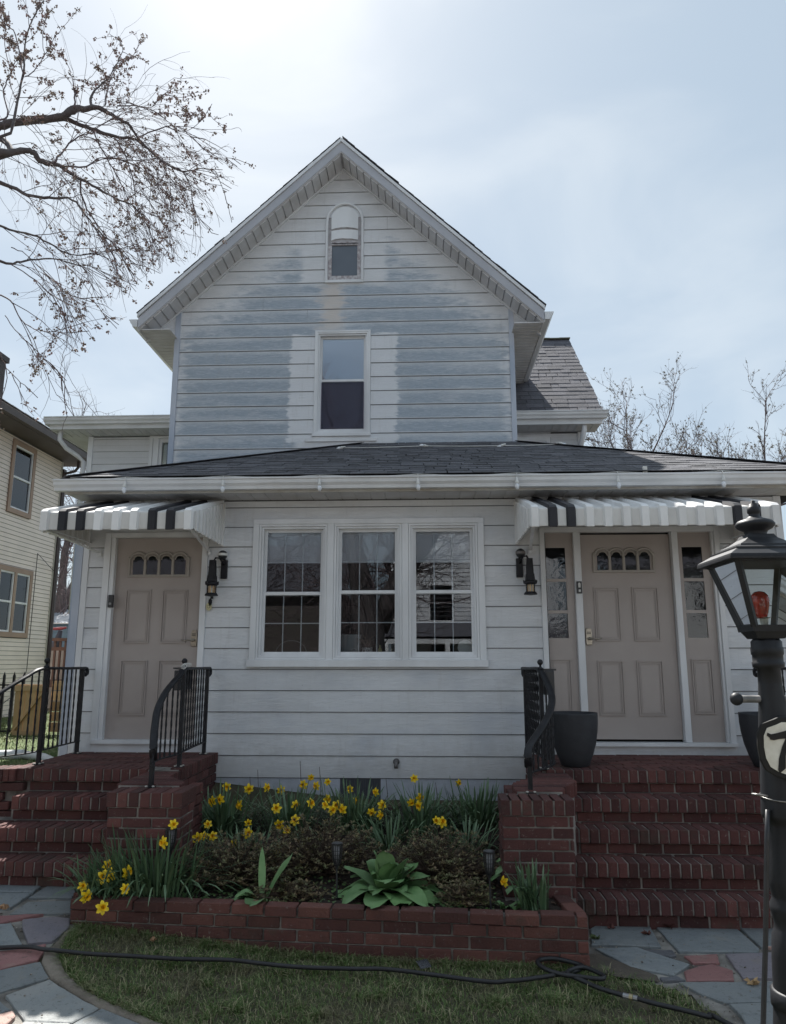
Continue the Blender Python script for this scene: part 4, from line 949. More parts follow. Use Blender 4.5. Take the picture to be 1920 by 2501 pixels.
def wallseg(a, b, w=.10):
    a, b = Vector((*a,0)), Vector((*b,0)); d = b-a; L_ = d.length; d.normalize(); an = math.atan2(d.y, d.x)
    for k in range(4):
        zt = .282-.071*k; n = max(1, round(L_/.21))
        for i in range(n):
            c = a+d*(L_*(i+.5)/n); it.append(((c.x, c.y, zt-.031), (round((L_/n-.01)/.01)*.01, w, .061), Matrix.Rotation(an+random.uniform(-.01,.01), 3, 'Z')))
wallseg((.905,-2.545), (.86,-2.21)); wallseg((-2.29,-2.33), (-2.24,-2.06))
core.build('mortar_core', MORT, BW_); pieces(BW_, 'brick', it, BRICKB, 300, .004)
def sz(x, y): return .245+.20*sm((y+2.3)/2.2)+.012*sin(x*9)*cos(y*11)
SOIL = mat('dark_mulch', (.022,.015,.012), (.05,.034,.026), 26, .95, 1.0, 70)
def lx(y): return -2.26+.25*sm((y+2.1)/.15)
rows = []
for j in range(50):
    y = -2.54+2.54*j/49; rows.append([(x, y, sz(x, y)+random.uniform(-.008,.008)) for x in ns(-2.27 if y < -2.03 else -2.0, .93 if y < -2.2 else .94, 70)])
rows = [[p for p in r] for r in rows]
mb = MB()
for j in range(49):
    for i in range(70):
        q = [rows[j][i], rows[j][i+1], rows[j+1][i+1], rows[j+1][i]]
        if all(p[1] > P0.y+(p[0]-P0.x)*dv.y/dv.x+.07 for p in q): mb.add(q, [(0,1,2,3)])
struct(mb.build('bed_soil', SOIL, None, True))
mb = MB()
for i in range(2600):
    x, y = random.uniform(-2.2,.9), random.uniform(-2.5,-.05)
    if y < P0.y+(x-P0.x)*dv.y/dv.x+.09: continue
    a = random.uniform(0, pi); s_ = random.uniform(.008,.022)
    M = Matrix.Translation((x, y, sz(x,y)+.006)) @ Matrix.Rotation(a, 4, 'Z') @ Matrix.Rotation(random.uniform(-.6,.6), 4, 'X'); mb.obox(M, s_, s_*.35, .0025)
stuff(mb.build('bark_mulch', mat('bark_chips', (.05,.03,.022), (.10,.065,.045), 40, .9, rnd=.5)))
# ---------------------------------------------------------------- metal awnings
AWB = mat('awning_black', (.022,.022,.028), (.035,.035,.04), 4, .6, spec=.3)
AWW = mat('awning_white', (.82,.82,.82), (.66,.65,.64), 2.2, .4, .05, 20, (1,1,.5))
AWD = mat('awning_aged_white', (.70,.69,.67), (.55,.54,.52), 3, .5, .05, 20, (1,1,.4))
def awning(x0, x1, n, blacks, label, zt=3.398, zb=3.108, yb=-1.0, zd=2.95):
    t = thing('metal_awning', label, 'awning', ((x0+x1)/2, -.5, 3.1), 'ribbed metal awnings over the two doors')
    w = (x1-x0)/(2*n-1)
    ny, nz_ = Vector((-.27, -1.0)).normalized(), None
    for i in range(2*n-1):
        rib = i % 2 == 0; a = x0+w*i; o = .030 if rib else 0.0
        # outer line of the slat in YZ
        ln = [(-.0, zt+o), (yb, zb+o), (yb-o-.006, zb-.012+o*.5), (yb-o-.006, zd+(.0 if rib else .012))]
        mb = MB(); th = .004
        xs_ = (a-.003, a+.010, a+w-.010, a+w+.003) if rib else (a-.004, a-.0035, a+w+.0035, a+w+.004)
        offs = (-o, 0, 0, -o) if rib else (0, 0, 0, 0)
        rows = []
        for x, of in zip(xs_, offs):
            r = []
            for q, (y, z_) in enumerate(ln):
                if q == 0: r.append((x, y, z_+of))
                elif q == 1: r.append((x, y-of*.0, z_+of))
                elif q == 2: r.append((x, y-of, z_+of*.5))
                else: r.append((x, y-of, z_))
            # rounded foot
            r.append((x, ln[-1][0]-of, zd-(.012 if rib and x in xs_[1:3] else .0)))
            rows.append(r)
        mb.grid(rows); mb.grid([[(p[0], p[1]+th, p[2]-th) for p in r] for r in rows[::-1]])
        c = AWW
        if rib and (i//2) in blacks: c = AWB
        elif not rib: c = AWD
        mb.build('awning_slat', c, t)
    for xs_, sg in ((x0, -1), (x1, 1)):
        m = 9
        for i in range(2*m):
            ya, yb2 = -i/(2*m), -(i+1)/(2*m); o = .014 if i % 2 == 0 else 0
            zA = zt+(zb-zt)*(-ya)-.005; zB = zt+(zb-zt)*(-yb2)-.005
            q = (-.004 if i % 2 else -.018)
            mb = MB(); xo, xi = xs_+sg*(o+.004), xs_+sg*(-.0)
            mb.prism([(ya-.002, zd+q+.006), (yb2+.002, zd+q+.006), (yb2+.002, zB), (ya-.002, zA)], min(xo,xi), max(xo,xi), 'yz')
            mb.build('side_slat', AWD if i % 2 else AWW, t)
        xx = xs_-sg*.03
        mb = MB(); mb.bar((xx,-.97,zd+.0),(xx+sg*(.09 if sg > 0 else -.09)*0-sg*.10,-.015,2.875),.030,.006,(0,1,1)); mb.bar((xx,-.99,zd+.02),(xx,-.01,zd+.03),.02,.006)
        mb.box(xx-sg*.10-.02,xx-sg*.10+.02,-.03,-.018,2.84,2.90); mb.build('awning_bracket', WHITE2, t)
    MB().box(x0,x1,-.03,-.004,zt-.01,zt+.02).build('awning_rail', WHITE2, t); MB().box(x0,x1,yb+.01,yb+.03,zd+.01,zd+.05).build('awning_rail', WHITE2, t)
awning(-3.49,-2.088,9,(1,2,6,7),'black and white striped ribbed metal awning above left door')
awning(.925,3.085,14,(1,2,11,12),'longer black and white striped ribbed metal awning above right door with sidelights')
# ---------------------------------------------------------------- railings
def baluster(mb, x, y, z0, z1):
    n = max(6, int((z1-z0)/.03)); pts = [(x, y, z0+(z1-z0)*i/n) for i in range(n+1)]
    tw = pi/2/2.2
    mb.tube(pts, .0085, 4, False, tw*.85)
def railing(label, base, path_, posts, bot, split=.105, ball=None, scroll=None, mirror=1):
    """path_: list of (x,y,ztop) along plan; posts: list of (index along path fraction, zfoot)"""
    t = thing('iron_railing', label, 'railing', base)
    P_ = [Vector(p) for p in path_]
    # smooth: Catmull-Rom
    Q = []
    for i in range(len(P_)-1):
        p0, p1, p2, p3 = P_[max(i-1,0)], P_[i], P_[i+1], P_[min(i+2,len(P_)-1)]
        for k in range(8):
            u = k/8; Q.append(.5*((2*p1)+(-p0+p2)*u+(2*p0-5*p1+4*p2-p3)*u*u+(-p0+3*p1-3*p2+p3)*u**3))
    Q.append(P_[-1])
    mb = MB()
    # flat-topped moulded handrail, ~38 mm wide
    prof = [(-.029,-.004),(-.026,.007),(-.014,.013),(.014,.013),(.026,.007),(.029,-.004),(.018,-.011),(-.018,-.011)]
    vs = []; 
    for i, p in enumerate(Q):
        d = (Q[min(i+1,len(Q)-1)]-Q[max(i-1,0)]).normalized(); sd = Vector((d.y,-d.x,0)); sd = sd.normalized() if sd.length > .05 else lastsd
        lastsd = sd; up = sd.cross(d).normalized()
        vs += [p+sd*a+up*b for a, b in prof]
    n = 8; mb.add(vs, [(i*n+k, i*n+(k+1) % n, (i+1)*n+(k+1) % n, (i+1)*n+k) for i in range(len(Q)-1) for k in range(n)]+[tuple(range(n)), tuple(range(len(vs)-1, len(vs)-n-1, -1))])
    mb.build('handrail', BLACK, t, True)
    mb = MB()
    if scroll:
        c = Vector(scroll); mb.tube([c+Vector((0,.0,.0)), c+Vector((0,.045,.0)), c+Vector((0,.062,-.02)), c+Vector((0,.058,-.05)), c+Vector((0,.03,-.06)), c+Vector((0,.015,-.045))], .019, 6); mb.build('scroll_end', BLACK, t, True)
    cum = [0]
    for a, b in zip(Q[:-1], Q[1:]): cum.append(cum[-1]+(b.xy-a.xy).length)
    def at(s_):
        for i in range(len(cum)-1):
            if cum[i+1] >= s_: f = (s_-cum[i])/max(1e-6, cum[i+1]-cum[i]); return Q[i].lerp(Q[i+1], f)
        return Q[-1]
    tot = cum[-1]
    mb = MB(); n = 24; bp = []
    for i in range(n+1):
        p = at(tot*i/n); bp.append(Vector((p.x, p.y, bot)))
    for a, b in zip(bp[:-1], bp[1:]): mb.bar(a, b, .024, .009)
    mb.build('bottom_rail', BLACK, t)
    s_ = split
    while s_ < tot-.04:
        if all(abs(s_-ps*tot) > .045 for ps, _ in posts):
            p = at(s_)
            if p.z-bot > .08: mb = MB(); baluster(mb, p.x, p.y, bot, p.z-.006); mb.build('baluster', BLACK, t)
        s_ += split
    for ps, zf in posts:
        p = at(ps*tot); mb = MB(); mb.box(p.x-.0155,p.x+.0155,p.y-.0155,p.y+.0155,zf,p.z-.002); mb.box(p.x-.035,p.x+.035,p.y-.035,p.y+.035,zf-.002,zf+.006)
        mb.build('post', BLACK, t)
        mb = MB(); 
        for a_ in (1,-1):
            for b_ in (1,-1): mb.lathe([(.011,zf+.004),(.011,zf+.010),(.006,zf+.014)], (p.x+a_*.026, p.y+b_*.026, 0), 6)
        mb.build('anchor_bolt', mat('pale_anchor', (.5,.47,.42)), t)
    if ball is not None:
        p = at(ball*tot); mb = MB(); r = .025
        mb.lathe([(.026,p.z+.008),(.026,p.z+.018),(.010,p.z+.03),(.009,p.z+.045)]+[(max(.002,r*sin(pi*k/8)), p.z+.068-r*cos(pi*k/8)) for k in range(1,9)], (p.x,p.y,0), 12)
        mb.build('ball_finial', BLACK, t, True)
    return t, at, tot
railing('black wrought iron handrail on right side of left steps, hung with a small box', (-2.1,-1,.9),
    [(-2.133,-.13,1.712),(-2.12,-.5,1.712),(-2.085,-1.03,1.712),(-2.08,-1.18,1.66),(-2.11,-1.38,1.545),(-2.11,-1.56,1.42),(-2.07,-1.72,1.29),(-2.03,-1.84,1.195),(-2.02,-1.865,1.13),(-2.035,-1.80,1.06)],
    [(.02,.909),(.50,.909),(.93,.868)], 1.02, .088, .50, (-2.133,-.13,1.705))
railing('black wrought iron handrail on left side of left steps beside lawn', (-3.4,-1,.9),
    [(-3.372,-.13,1.712),(-3.365,-.5,1.712),(-3.345,-1.03,1.712),(-3.375,-1.20,1.655),(-3.47,-1.38,1.54),(-3.60,-1.52,1.40),(-3.78,-1.60,1.27),(-3.95,-1.62,1.19)],
    [(.02,.909),(.44,.909),(.96,.89)], 1.02, .093, .44, (-3.372,-.13,1.705))
rR, atR, totR = railing('black wrought iron handrail on left side of right steps, curved, ending on brick pier', (1.0,-1,.9),
    [(.935,-.13,1.712),(.94,-.5,1.712),(.955,-1.0,1.712),(.985,-1.15,1.63),(1.00,-1.33,1.51),(.95,-1.52,1.40),(.86,-1.70,1.30),(.765,-1.86,1.215),(.722,-1.94,1.165),(.715,-1.965,1.10),(.722,-1.92,1.04)],
    [(.03,.909),(.47,.909),(.955,.868)], 1.0, .085, .47, (.935,-.13,1.705))
railing('black wrought iron handrail on right side of right steps, mostly behind the lamp post', (3.1,-1,.9),
    [(3.14,-.13,1.712),(3.14,-.5,1.712),(3.14,-1.0,1.712),(3.11,-1.15,1.63),(3.11,-1.33,1.51),(3.17,-1.52,1.40),(3.26,-1.70,1.30),(3.34,-1.86,1.215),(3.37,-1.94,1.165)],
    [(.03,.909),(.50,.909),(.96,.868)], 1.0, .085, .50, (3.14,-.13,1.705))
# box and curly wire tied to the left railing
mbx = thing('mail_box', 'flat black metal mailbox hanging on the railing of left steps', 'mailbox', (-2.1,-.8,1.6))
mb = MB(); M = Matrix.Translation((-2.165,-.80,1.615)) @ Matrix.Rotation(.04, 4, 'Z'); mb.obox(M, .03, .19, .085); bevel(mb.build('box_body', BLACKP, mbx), .006)
mb = MB(); M = Matrix.Translation((-2.165,-.80,1.715)) @ Matrix.Rotation(.04, 4, 'Z') @ Matrix.Rotation(.12, 4, 'Y'); mb.obox(M, .038, .20, .006); mb.build('box_lid', BLACKP, mbx)
mb = MB(); pts = []
for i in range(70):
    t = i/69; pts.append((-2.06+.02*cos(i*.9), -.98-.16*t+.012*sin(i*1.3), 1.745+.018*sin(i*.9)-.05*max(0,t-.7)))
mb.tube(pts, .0022, 4); tag(mb.build('curly_wire', mat('white_plastic', (.7,.7,.68)), None, True), 'thin white curly wire wound round ball finial of left steps railing', 'wire')
mbx = thing('mail_box', 'flat black box mounted behind ball finial of right steps railing', 'mailbox', (1.0,-.8,1.6))
mb = MB(); M = Matrix.Translation((1.035,-.90,1.60)); mb.obox(M, .045, .11, .10); bevel(mb.build('box_body', BLACKP, mbx), .006)
MB().box(.965,1.10,-1.0,-.78,1.70,1.715).build('box_lid', BLACKP, mbx)
# ---------------------------------------------------------------- planters
def planter(x, y, label):
    t = thing('planter', label, 'planter', (x, y, .909), 'charcoal planters beside the right door')
    pr_ = [(.105,0),(.118,.008),(.150,.09),(.178,.18),(.196,.28),(.203,.36),(.204,.425),(.205,.438),(.192,.438),(.190,.40)]
    mb = MB(); mb.lathe([(r, z_) for r, z_ in pr_], (x,y,.909), 40, False); mb.lathe([(.105,0),(.001,0)], (x,y,.911), 40, False); mb.build('pot', POT, t, True)
    MB().lathe([(.191,.385),(.10,.395),(.001,.39)], (x,y,.909), 24, False).build('potting_soil', SOIL, t, True)
planter(1.255,-.84,'round charcoal planter pot on landing, left of right door by curved railing')
planter(2.865,-.84,'round charcoal planter pot on landing, right of right door behind lamp post')
# ---------------------------------------------------------------- wall lanterns, bells
CREAM = mat('cream_plastic', (.55,.50,.30), (.5,.46,.28), 5, .4)
AMB = mat('amber_rods', (.85,.52,.26), (.9,.62,.36), 30, .4)
def sconce(x, label, mir, sens):
    t = thing('wall_lantern', label, 'wall lamp', (x, -.1, 2.5), 'black lanterns beside the doors')
    bx = x+mir*.085
    mb = MB(); mb.box(bx-.033,bx+.033,-.045,-.016,2.60,2.79); bevel(mb.build('back_plate', BLACK, t), .004)
    mb = MB(); mb.tube([(bx,-.045,2.74),(bx-mir*.03,-.10,2.80),(bx-mir*.06,-.145,2.80),(x,-.15,2.75)], .009, 8); mb.build('arm', BLACK, t, True)
    mb = MB(); 
    for (w0, z0), (w1, z1) in (((.028,2.775),(.034,2.62)),((.038,2.62),(.044,2.555)),):
        vs = [(x+a*w, -.15+b*w, z_) for w, z_ in ((w1,z1),(w0,z0)) for a, b in ((-1,-1),(1,-1),(1,1),(-1,1))]
        mb.add(vs, [(3,2,1,0),(4,5,6,7),(0,1,5,4),(1,2,6,5),(2,3,7,6),(3,0,4,7)])
    mb.lathe([(.05,2.55),(.066,2.545),(.068,2.53),(.05,2.518)], (x,-.15,0), 16)
    for k in range(8): a = 2*pi*k/8; mb.box(x+.064*cos(a)-.005,x+.064*cos(a)+.005,-.15+.064*sin(a)-.005,-.15+.064*sin(a)+.005,2.54,2.56)
    mb.build('lantern_cap', BLACK, t)
    mb = MB(); mb.lathe([(.045,2.445),(.045,2.518)], (x,-.15,0), 20, False); mb.build('lantern_glass', GLASSL, t, True)
    mb = MB()
    for k in range(6): a = 2*pi*k/6+.3; mb.tube([(x+.028*cos(a),-.15+.028*sin(a),2.446),(x+.028*cos(a),-.15+.028*sin(a),2.516)], .007, 6)
    mb.build('inner_rods', AMB, t)
    mb = MB()
    for k in range(4): a = pi/4+pi/2*k; mb.tube([(x+.05*cos(a),-.15+.05*sin(a),2.44),(x+.05*cos(a),-.15+.05*sin(a),2.525)], .0035, 4)
    mb.lathe([(.052,2.445),(.066,2.425),(.066,2.418),(.02,2.412)], (x,-.15,0), 16); mb.build('lantern_base', BLACK, t)
    s_ = thing('security_sensor', sens, 'sensor', (bx, -.05, 2.83))
    mb = MB(); r = .048; mb.lathe([(max(.001, r*sin(pi*k/10)), -r*cos(pi*k/10)) for k in range(11)], (bx-.01*mir,-.07,2.838), 18); mb.build('sensor_ball', BLACKP, s_, True)
    mb = MB(); mb.lathe([(.0495,-.013),(.0497,.012)], (bx-.01*mir,-.07,2.842), 18, False); mb.build('sensor_band', mat('white_plastic', (.7,.7,.68)) if mir > 0 else mat('smoked_band', (.12,.10,.10), (.18,.16,.15), 60, .3), s_, True)
    mb = MB(); mb.tube([(bx,-.018,2.79),(bx,-.06,2.80)], .012, 8); mb.build('sensor_mount', BLACKP, s_)
sconce(-2.135, 'black lantern wall lamp with amber rods, right of left door', 1, 'round black and white security sensor above the lantern by left door')
sconce(1.025, 'black lantern wall lamp with amber rods, left of right door', -1, 'round dark security sensor above the lantern by right door')
hk = MB(); pts_ = [(-2.178,2.405),(-2.162,2.385),(-2.160,2.36),(-2.168,2.335),(-2.178,2.318),(-2.188,2.335),(-2.196,2.36),(-2.194,2.385)]; hk.prism(pts_, -.034, -.024)
hk.prism([(-2.178,2.42),(-2.150,2.43),(-2.150,2.40),(-2.178,2.395)], -.034, -.022)
tag(hk.build('leaf_hook', BLACK), 'small black leaf shaped hook under the lantern beside left door', 'hook')
bl = thing('door_bell', 'small round cream doorbell button under the lantern by left door', 'doorbell', (-2.19,-.02,2.31))
mb = MB(); mb.prism([(-2.19+.028*cos(k*pi/8)*(1), 2.318+.040*sin(k*pi/8)) for k in range(16)], -.034, -.018); mb.build('bell_plate', CREAM, bl)
mb = MB(); mb.prism([(-2.19+.015*cos(k*pi/6), 2.318+.015*sin(k*pi/6)) for k in range(12)], -.038, -.0345); mb.build('bell_ring', BLACKP, bl)
mb = MB(); mb.prism([(-2.19+.012*cos(k*pi/6), 2.318+.012*sin(k*pi/6)) for k in range(12)], -.041, -.0385); mb.build('bell_button', CREAM, bl)
v1 = thing('video_doorbell', 'black video doorbell on the casing left of left door', 'doorbell', (-3.19,-.03,2.37))
bevel(MB().box(-3.225,-3.175,-.050,-.013,2.312,2.44).build('doorbell_body', BLACKP, v1), .006)
mb = MB(); mb.prism([(-3.20+.013*cos(k*pi/8), 2.35+.013*sin(k*pi/8)) for k in range(16)], -.053, -.0505); mb.build('doorbell_button', mat('grey_button', (.3,.3,.3)), v1)
v2 = thing('video_doorbell', 'black keypad doorbell with pale centre on casing beside right door', 'doorbell', (1.52,-.03,2.49))
bevel(MB().box(1.497,1.548,-.048,-.023,2.437,2.557).build('doorbell_body', BLACKP, v2), .004)
mb = MB(); mb.prism([(1.512,2.495),(1.532,2.495),(1.534,2.53),(1.528,2.543),(1.516,2.543),(1.510,2.53)], -.051, -.0485); mb.box(1.513,1.532,-.051,-.0485,2.452,2.475); mb.build('doorbell_plate', mat('white_plastic', (.7,.7,.68)), v2)
# wall outlet pipe, nail heads
mb = MB(); mb.lathe([(.032,0),(.032,.004)], (0,0,0), 16); mb.v = [(x-.297, -.016-z_, y+.83) for x, y, z_ in mb.v]; mb.tube([(-.297,-.018,.83),(-.297,-.055,.83),(-.297,-.065,.80),(-.297,-.065,.775)], .019, 10)
tag(mb.build('drain_outlet', mat('weathered_zinc', (.17,.16,.16), (.10,.09,.09), 20, .5, metal=.3), None, True), 'small grey elbow outlet pipe low on the white siding above daffodils', 'pipe')
# ---------------------------------------------------------------- string lights
SLG = thing('string_lights', 'white bulb string lights clipped along porch gutter and lying on roof', 'string lights', (0,-.55,3.5))
WP = mat('white_plastic', (.7,.7,.68))
bx_ = [-2.943,-1.969,-1.021,-.066,.883,1.843,2.828]
mb = MB(); pts = []
for i, x in enumerate([-3.5]+bx_+[3.7]):
    pts.append((x, -.50, 3.556)); 
    if i < 8: nx_ = ([-3.5]+bx_+[3.7])[i+1]; pts += [(x+(nx_-x)*.3, -.47, 3.551), (x+(nx_-x)*.7, -.46, 3.552)]
mb.tube(pts, .004, 5)
rb = [(-1.054,1.6,4.366+.03),(.008,1.7,4.377+.03),(.977,1.7,4.341+.07),(1.771,1.7,4.42+.03)]
rz_ = lambda y: ZE+SL*(y-YE)+.035
rb = [(-1.054,1.6,rz_(1.6)),(-.0,1.7,rz_(1.7)),(.977,1.62,rz_(1.62)),(1.75,1.75,rz_(1.75))]
pts2 = []
for i in range(3):
    a, b = Vector(rb[i]), Vector(rb[i+1])
    for k in range(6):
        p = a.lerp(b, k/6); p.y -= .05*sin(k/6*pi); p.z = rz_(p.y)+.01; pts2.append(p)
mb.tube(pts2+[Vector(rb[3])], .005, 5); mb.build('cord', WP, SLG, True)
def bulb(c, rot=None):
    c = Vector(c); Rm = (rot or Matrix.Identity(3))
    m1 = MB(); m1.lathe([(.004,.055),(.010,.045),(.013,.02),(.019,.008),(.019,-.004),(.015,-.008)], (0,0,0), 12); m1.v = [tuple(Rm @ Vector(v)+c) for v in m1.v]
    m2 = MB(); m2.lathe([(.014,-.008),(.021,-.028),(.021,-.045),(.014,-.062),(.004,-.068)], (0,0,0), 12); m2.v = [tuple(Rm @ Vector(v)+c) for v in m2.v]
    s_ = m1.build('socket', WP, SLG, True); m2.build('bulb', mat('frosted_bulb', (.72,.74,.78), (.66,.68,.72), 20, .15, spec=.8), s_, True)
for x in bx_: bulb((x, -.515, 3.458), Matrix.Rotation(random.uniform(-.08,.08), 3, 'Y')); mb = MB(); mb.tube([(x,-.50,3.558),(x,-.517,3.54),(x,-.515,3.50)], .0035, 5); mb.build('clip', WP, SLG)
for p, a in zip(rb, (80,100,70,-75)): bulb((p[0], p[1], p[2]+.012), Matrix.Rotation(R_(a), 3, 'Y') @ Matrix.Rotation(.3, 3, 'X'))
tag(MB().box(2.10,2.14,-.46,-.43,3.55,3.62).build('gutter_tag', WP), 'small white scrap sticking up from porch gutter above right awning', 'scrap')
# ---------------------------------------------------------------- things on the inner window sill
m, t = newmat('speckled_pot'); pos = t.n('ShaderNodeNewGeometry').outputs['Position']
t.out(t.mix(t.ss(t.noise(pos, 90, 2, .5), .48, .52), (.7,.7,.68), (.03,.03,.03)), .4)
mb = MB(); mb.lathe([(.040,1.84),(.052,1.86),(.054,1.912),(.048,1.914)], (-.60,.18,0), 20); tag(mb.build('speckled_pot', m, None, True), 'black and white speckled plant pot inside the middle window', 'plant pot')
mb = MB()
for i in range(26):
    a = random.uniform(0, 2*pi); r = random.uniform(.05,.13); z_ = random.uniform(.03,.15)
    mb.tube([(-.60,.18,1.90),(-.60+r*.5*cos(a),.18+r*.3*sin(a),1.91+z_*.8),(-.60+r*cos(a),.18+r*.5*sin(a),1.91+z_)], .0025, 4)
tag(mb.build('dry_house_plant', mat('dry_stems', (.14,.10,.08), (.20,.12,.10), 20, .8)), 'dry spindly house plant in speckled pot behind the middle window', 'house plant')
mb = MB(); mb.lathe([(.018,1.84),(.020,1.88),(.017,1.90),(.008,1.915),(.007,1.94)], (-.47,.17,0), 14); tag(mb.build('small_bottle', mat('yellow_bottle', (.5,.42,.10), (.55,.5,.25), 12, .3), None, True), 'small yellow bottle on the sill inside the middle window', 'bottle')
mb = MB(); mb.prism([(.392+.075*cos(k*pi/16), 1.915+.075*sin(k*pi/16)) for k in range(32)], .13, .16); dk = mb.build('round_dish', mat('white_plastic', (.7,.7,.68))); tag(dk, 'round white disc standing inside the right window pane', 'disc')
mb = MB(); mb.lathe([(.10,1.84),(.115,1.90),(.12,2.04),(.125,2.05),(.11,2.05)], (-.80,.40,0), 20); tag(mb.build('white_bucket', mat('bucket_white', (.55,.56,.56)), None, True), 'white plastic tub inside the middle window behind the sill', 'tub')
mb = MB(); mb.tube([(-.74,.17,1.85),(-.76,.17,1.89),(-.73,.17,1.91),(-.705,.17,1.88),(-.715,.17,1.86),(-.70,.17,1.92),(-.69,.17,1.95)], .008, 8); tag(mb.build('glass_ornament', mat('pale_ornament', (.6,.62,.6)), None, True), 'small pale curled ornament on the sill inside the middle window', 'ornament')
mb = MB(); 
mb.tube([(-1.40+.16*cos(a), .30, 1.86+.13*sin(a)) for a in [pi*k/16 for k in range(17)]], .006, 5); tag(mb.build('wire_hoop', mat('dull_wire', (.2,.2,.2)), None, True), 'thin wire hoop inside the left pane of the triple window', 'hoop')
# ---------------------------------------------------------------- lamp post
LP = thing('lamp_post', 'tall black lamp post with glass lantern, red bulb and cream number sign', 'lamp post', (1.182,-4.85,0))
lx_, ly_ = 1.182, -4.85
BLK = mat('lamp_black', (.014,.015,.018), (.022,.023,.027), 6, .5, .1, 60, spec=.35)
mb = MB(); mb.lathe([(.150,-.02),(.150,.06),(.120,.09),(.105,.13),(.078,.55),(.082,.58),(.086,.60),(.086,.63),(.086,.64),(.084,.66),(.077,.74),(.072,.85),(.067,.905),(.059,.925),(.057,.94),(.060,.96),(.066,.985),(.065,1.0),(.056,1.018),(.057,1.03),(.063,1.06),(.063,1.08),(.056,1.15),(.047,1.24),(.049,1.258),(.064,1.268),(.066,1.28),(.063,1.32),(.056,1.42),(.049,1.56),(.038,1.70),(.037,1.755),(.050,1.758),(.052,1.775),(.049,1.778),(.049,1.800),(.052,1.803),(.053,1.826),(.050,1.829),(.050,1.846),(.040,1.858)], (lx_,ly_,0), 32)
mb.build('post', BLK, LP, True)
mb = MB(); mb.lathe([(.082,.695),(.087,.70),(.085,.745),(.078,.75)], (lx_,ly_,0), 32); mb.build('base_collar', BLK, LP, True)
mb = MB(); mb.tube([(lx_-.12,ly_,1.652),(lx_-.09,ly_,1.652),(lx_+.09,ly_,1.652),(lx_+.12,ly_,1.652)], .0125, 10)
mb.build('ladder_bar', mat('worn_bar', (.30,.29,.28), (.10,.10,.10), 14, .4), LP, True)
for s_ in (-1,1):
    mb = MB(); r = .022; mb.lathe([(max(.001,r*sin(pi*k/8)), -r*cos(pi*k/8)) for k in range(9)], (lx_+s_*.118,ly_,1.652), 14); mb.build('bar_knob', BLK, LP, True)
def frustum(mb, h0, z0, h1, z1, cap=True):
    vs = [(lx_+a*h, ly_+b*h, z_) for h, z_ in ((h0,z0),(h1,z1)) for a, b in ((-1,-1),(1,-1),(1,1),(-1,1))]
    mb.add(vs, [(0,1,5,4),(1,2,6,5),(2,3,7,6),(3,0,4,7)]+([(3,2,1,0),(4,5,6,7)] if cap else []))
mb = MB(); frustum(mb, .045,1.856,.060,1.880); frustum(mb, .066,1.880,.069,1.902)
mb.build('lantern_base', BLK, LP)
zb_, zt_ = 1.902, 2.118; hb, ht = .059, .122
mb = MB()
for a in (-1,1):
    for b in (-1,1): mb.bar((lx_+a*hb,ly_+b*hb,zb_-.004),(lx_+a*ht,ly_+b*ht,zt_+.004),.0185,.0185,(a,b,0))
frustum(mb, ht+.010,zt_-.004,ht+.014,zt_+.014)
mb.build('lantern_frame', BLK, LP)
for a, b in ((0,-1),(1,0),(0,1),(-1,0)):
    q = []
    for h, z_ in ((hb,zb_),(ht,zt_)):
        for s_ in (-1,1): q.append((lx_+a*h+(s_*(h-.006) if a == 0 else 0), ly_+b*h+(s_*(h-.006) if b == 0 else 0), z_))
    MB().add(q, [(0,1,3,2)]).build('lantern_pane', GLASSL, LP)
mb = MB()
prof = [(.160,2.128),(.158,2.136),(.122,2.158),(.122,2.164),(.100,2.172),(.097,2.178),(.070,2.192),(.052,2.206),(.044,2.220)]
for (h0,z0),(h1,z1) in zip(prof[:-1], prof[1:]): frustum(mb, h0, z0, h1, z1, False)
frustum(mb, .160,2.118,.160,2.128)
bevel(mb.build('lantern_roof', BLK, LP), .002)
mb = MB(); mb.lathe([(.040,2.215),(.036,2.225),(.040,2.236),(.058,2.246),(.066,2.256),(.066,2.262),(.058,2.272),(.030,2.282),(.018,2.290),(.018,2.300),(.022,2.303),(.022,2.322),(.017,2.325),(.015,2.334),(.007,2.339),(.008,2.346),(.002,2.349)], (lx_,ly_,0), 28); mb.build('lantern_cap', BLK, LP, True)
mb = MB(); mb.lathe([(.013,1.904),(.014,1.925),(.024,1.930)], (lx_,ly_,0), 16); mb.build('bulb_socket', mat('white_socket', (.6,.58,.5)), LP)
RED = mat('red_bulb_glass', (.42,.02,.015), (.55,.05,.03), 40, .12, spec=.8, extra={'Transmission Weight': .45})
mb = MB(); mb.lathe([(.018,1.926),(.024,1.945),(.030,1.975),(.032,1.990),(.028,2.006),(.018,2.018),(.004,2.022)], (lx_-.008,ly_,0), 20); mb.build('bulb', RED, LP, True)
# number sign: carved plate tied to the post
sg = thing('number_sign', 'cream house number sign with black edge tied on lamp post', 'sign', (1.235,-4.93,1.49))
out_ = [(-.040,.106),(-.058,.098),(-.098,.084),(-.113,.055),(-.116,.012),(-.112,-.030),(-.098,-.062),(-.070,-.080),(-.030,-.094),(0,-.112)]
out_ = out_+[(-x, z_) for x, z_ in out_[::-1][1:]]
sx_, sz_ = 1.207, 1.492
mb = MB(); mb.prism([(sx_+x, sz_+z_) for x, z_ in out_], -4.925, -4.912); bevel(mb.build('sign_plate', mat('sign_black', (.015,.015,.015), (.022,.02,.018), 24, .6, spec=.3), sg), .003)
mb = MB(); mb.prism([(sx_+x*.84, sz_+z_*.84) for x, z_ in out_], -4.928, -4.9255); mb.build('sign_face', mat('sign_cream', (.80,.77,.68), (.62,.58,.48), 15, .55, det=7), sg)
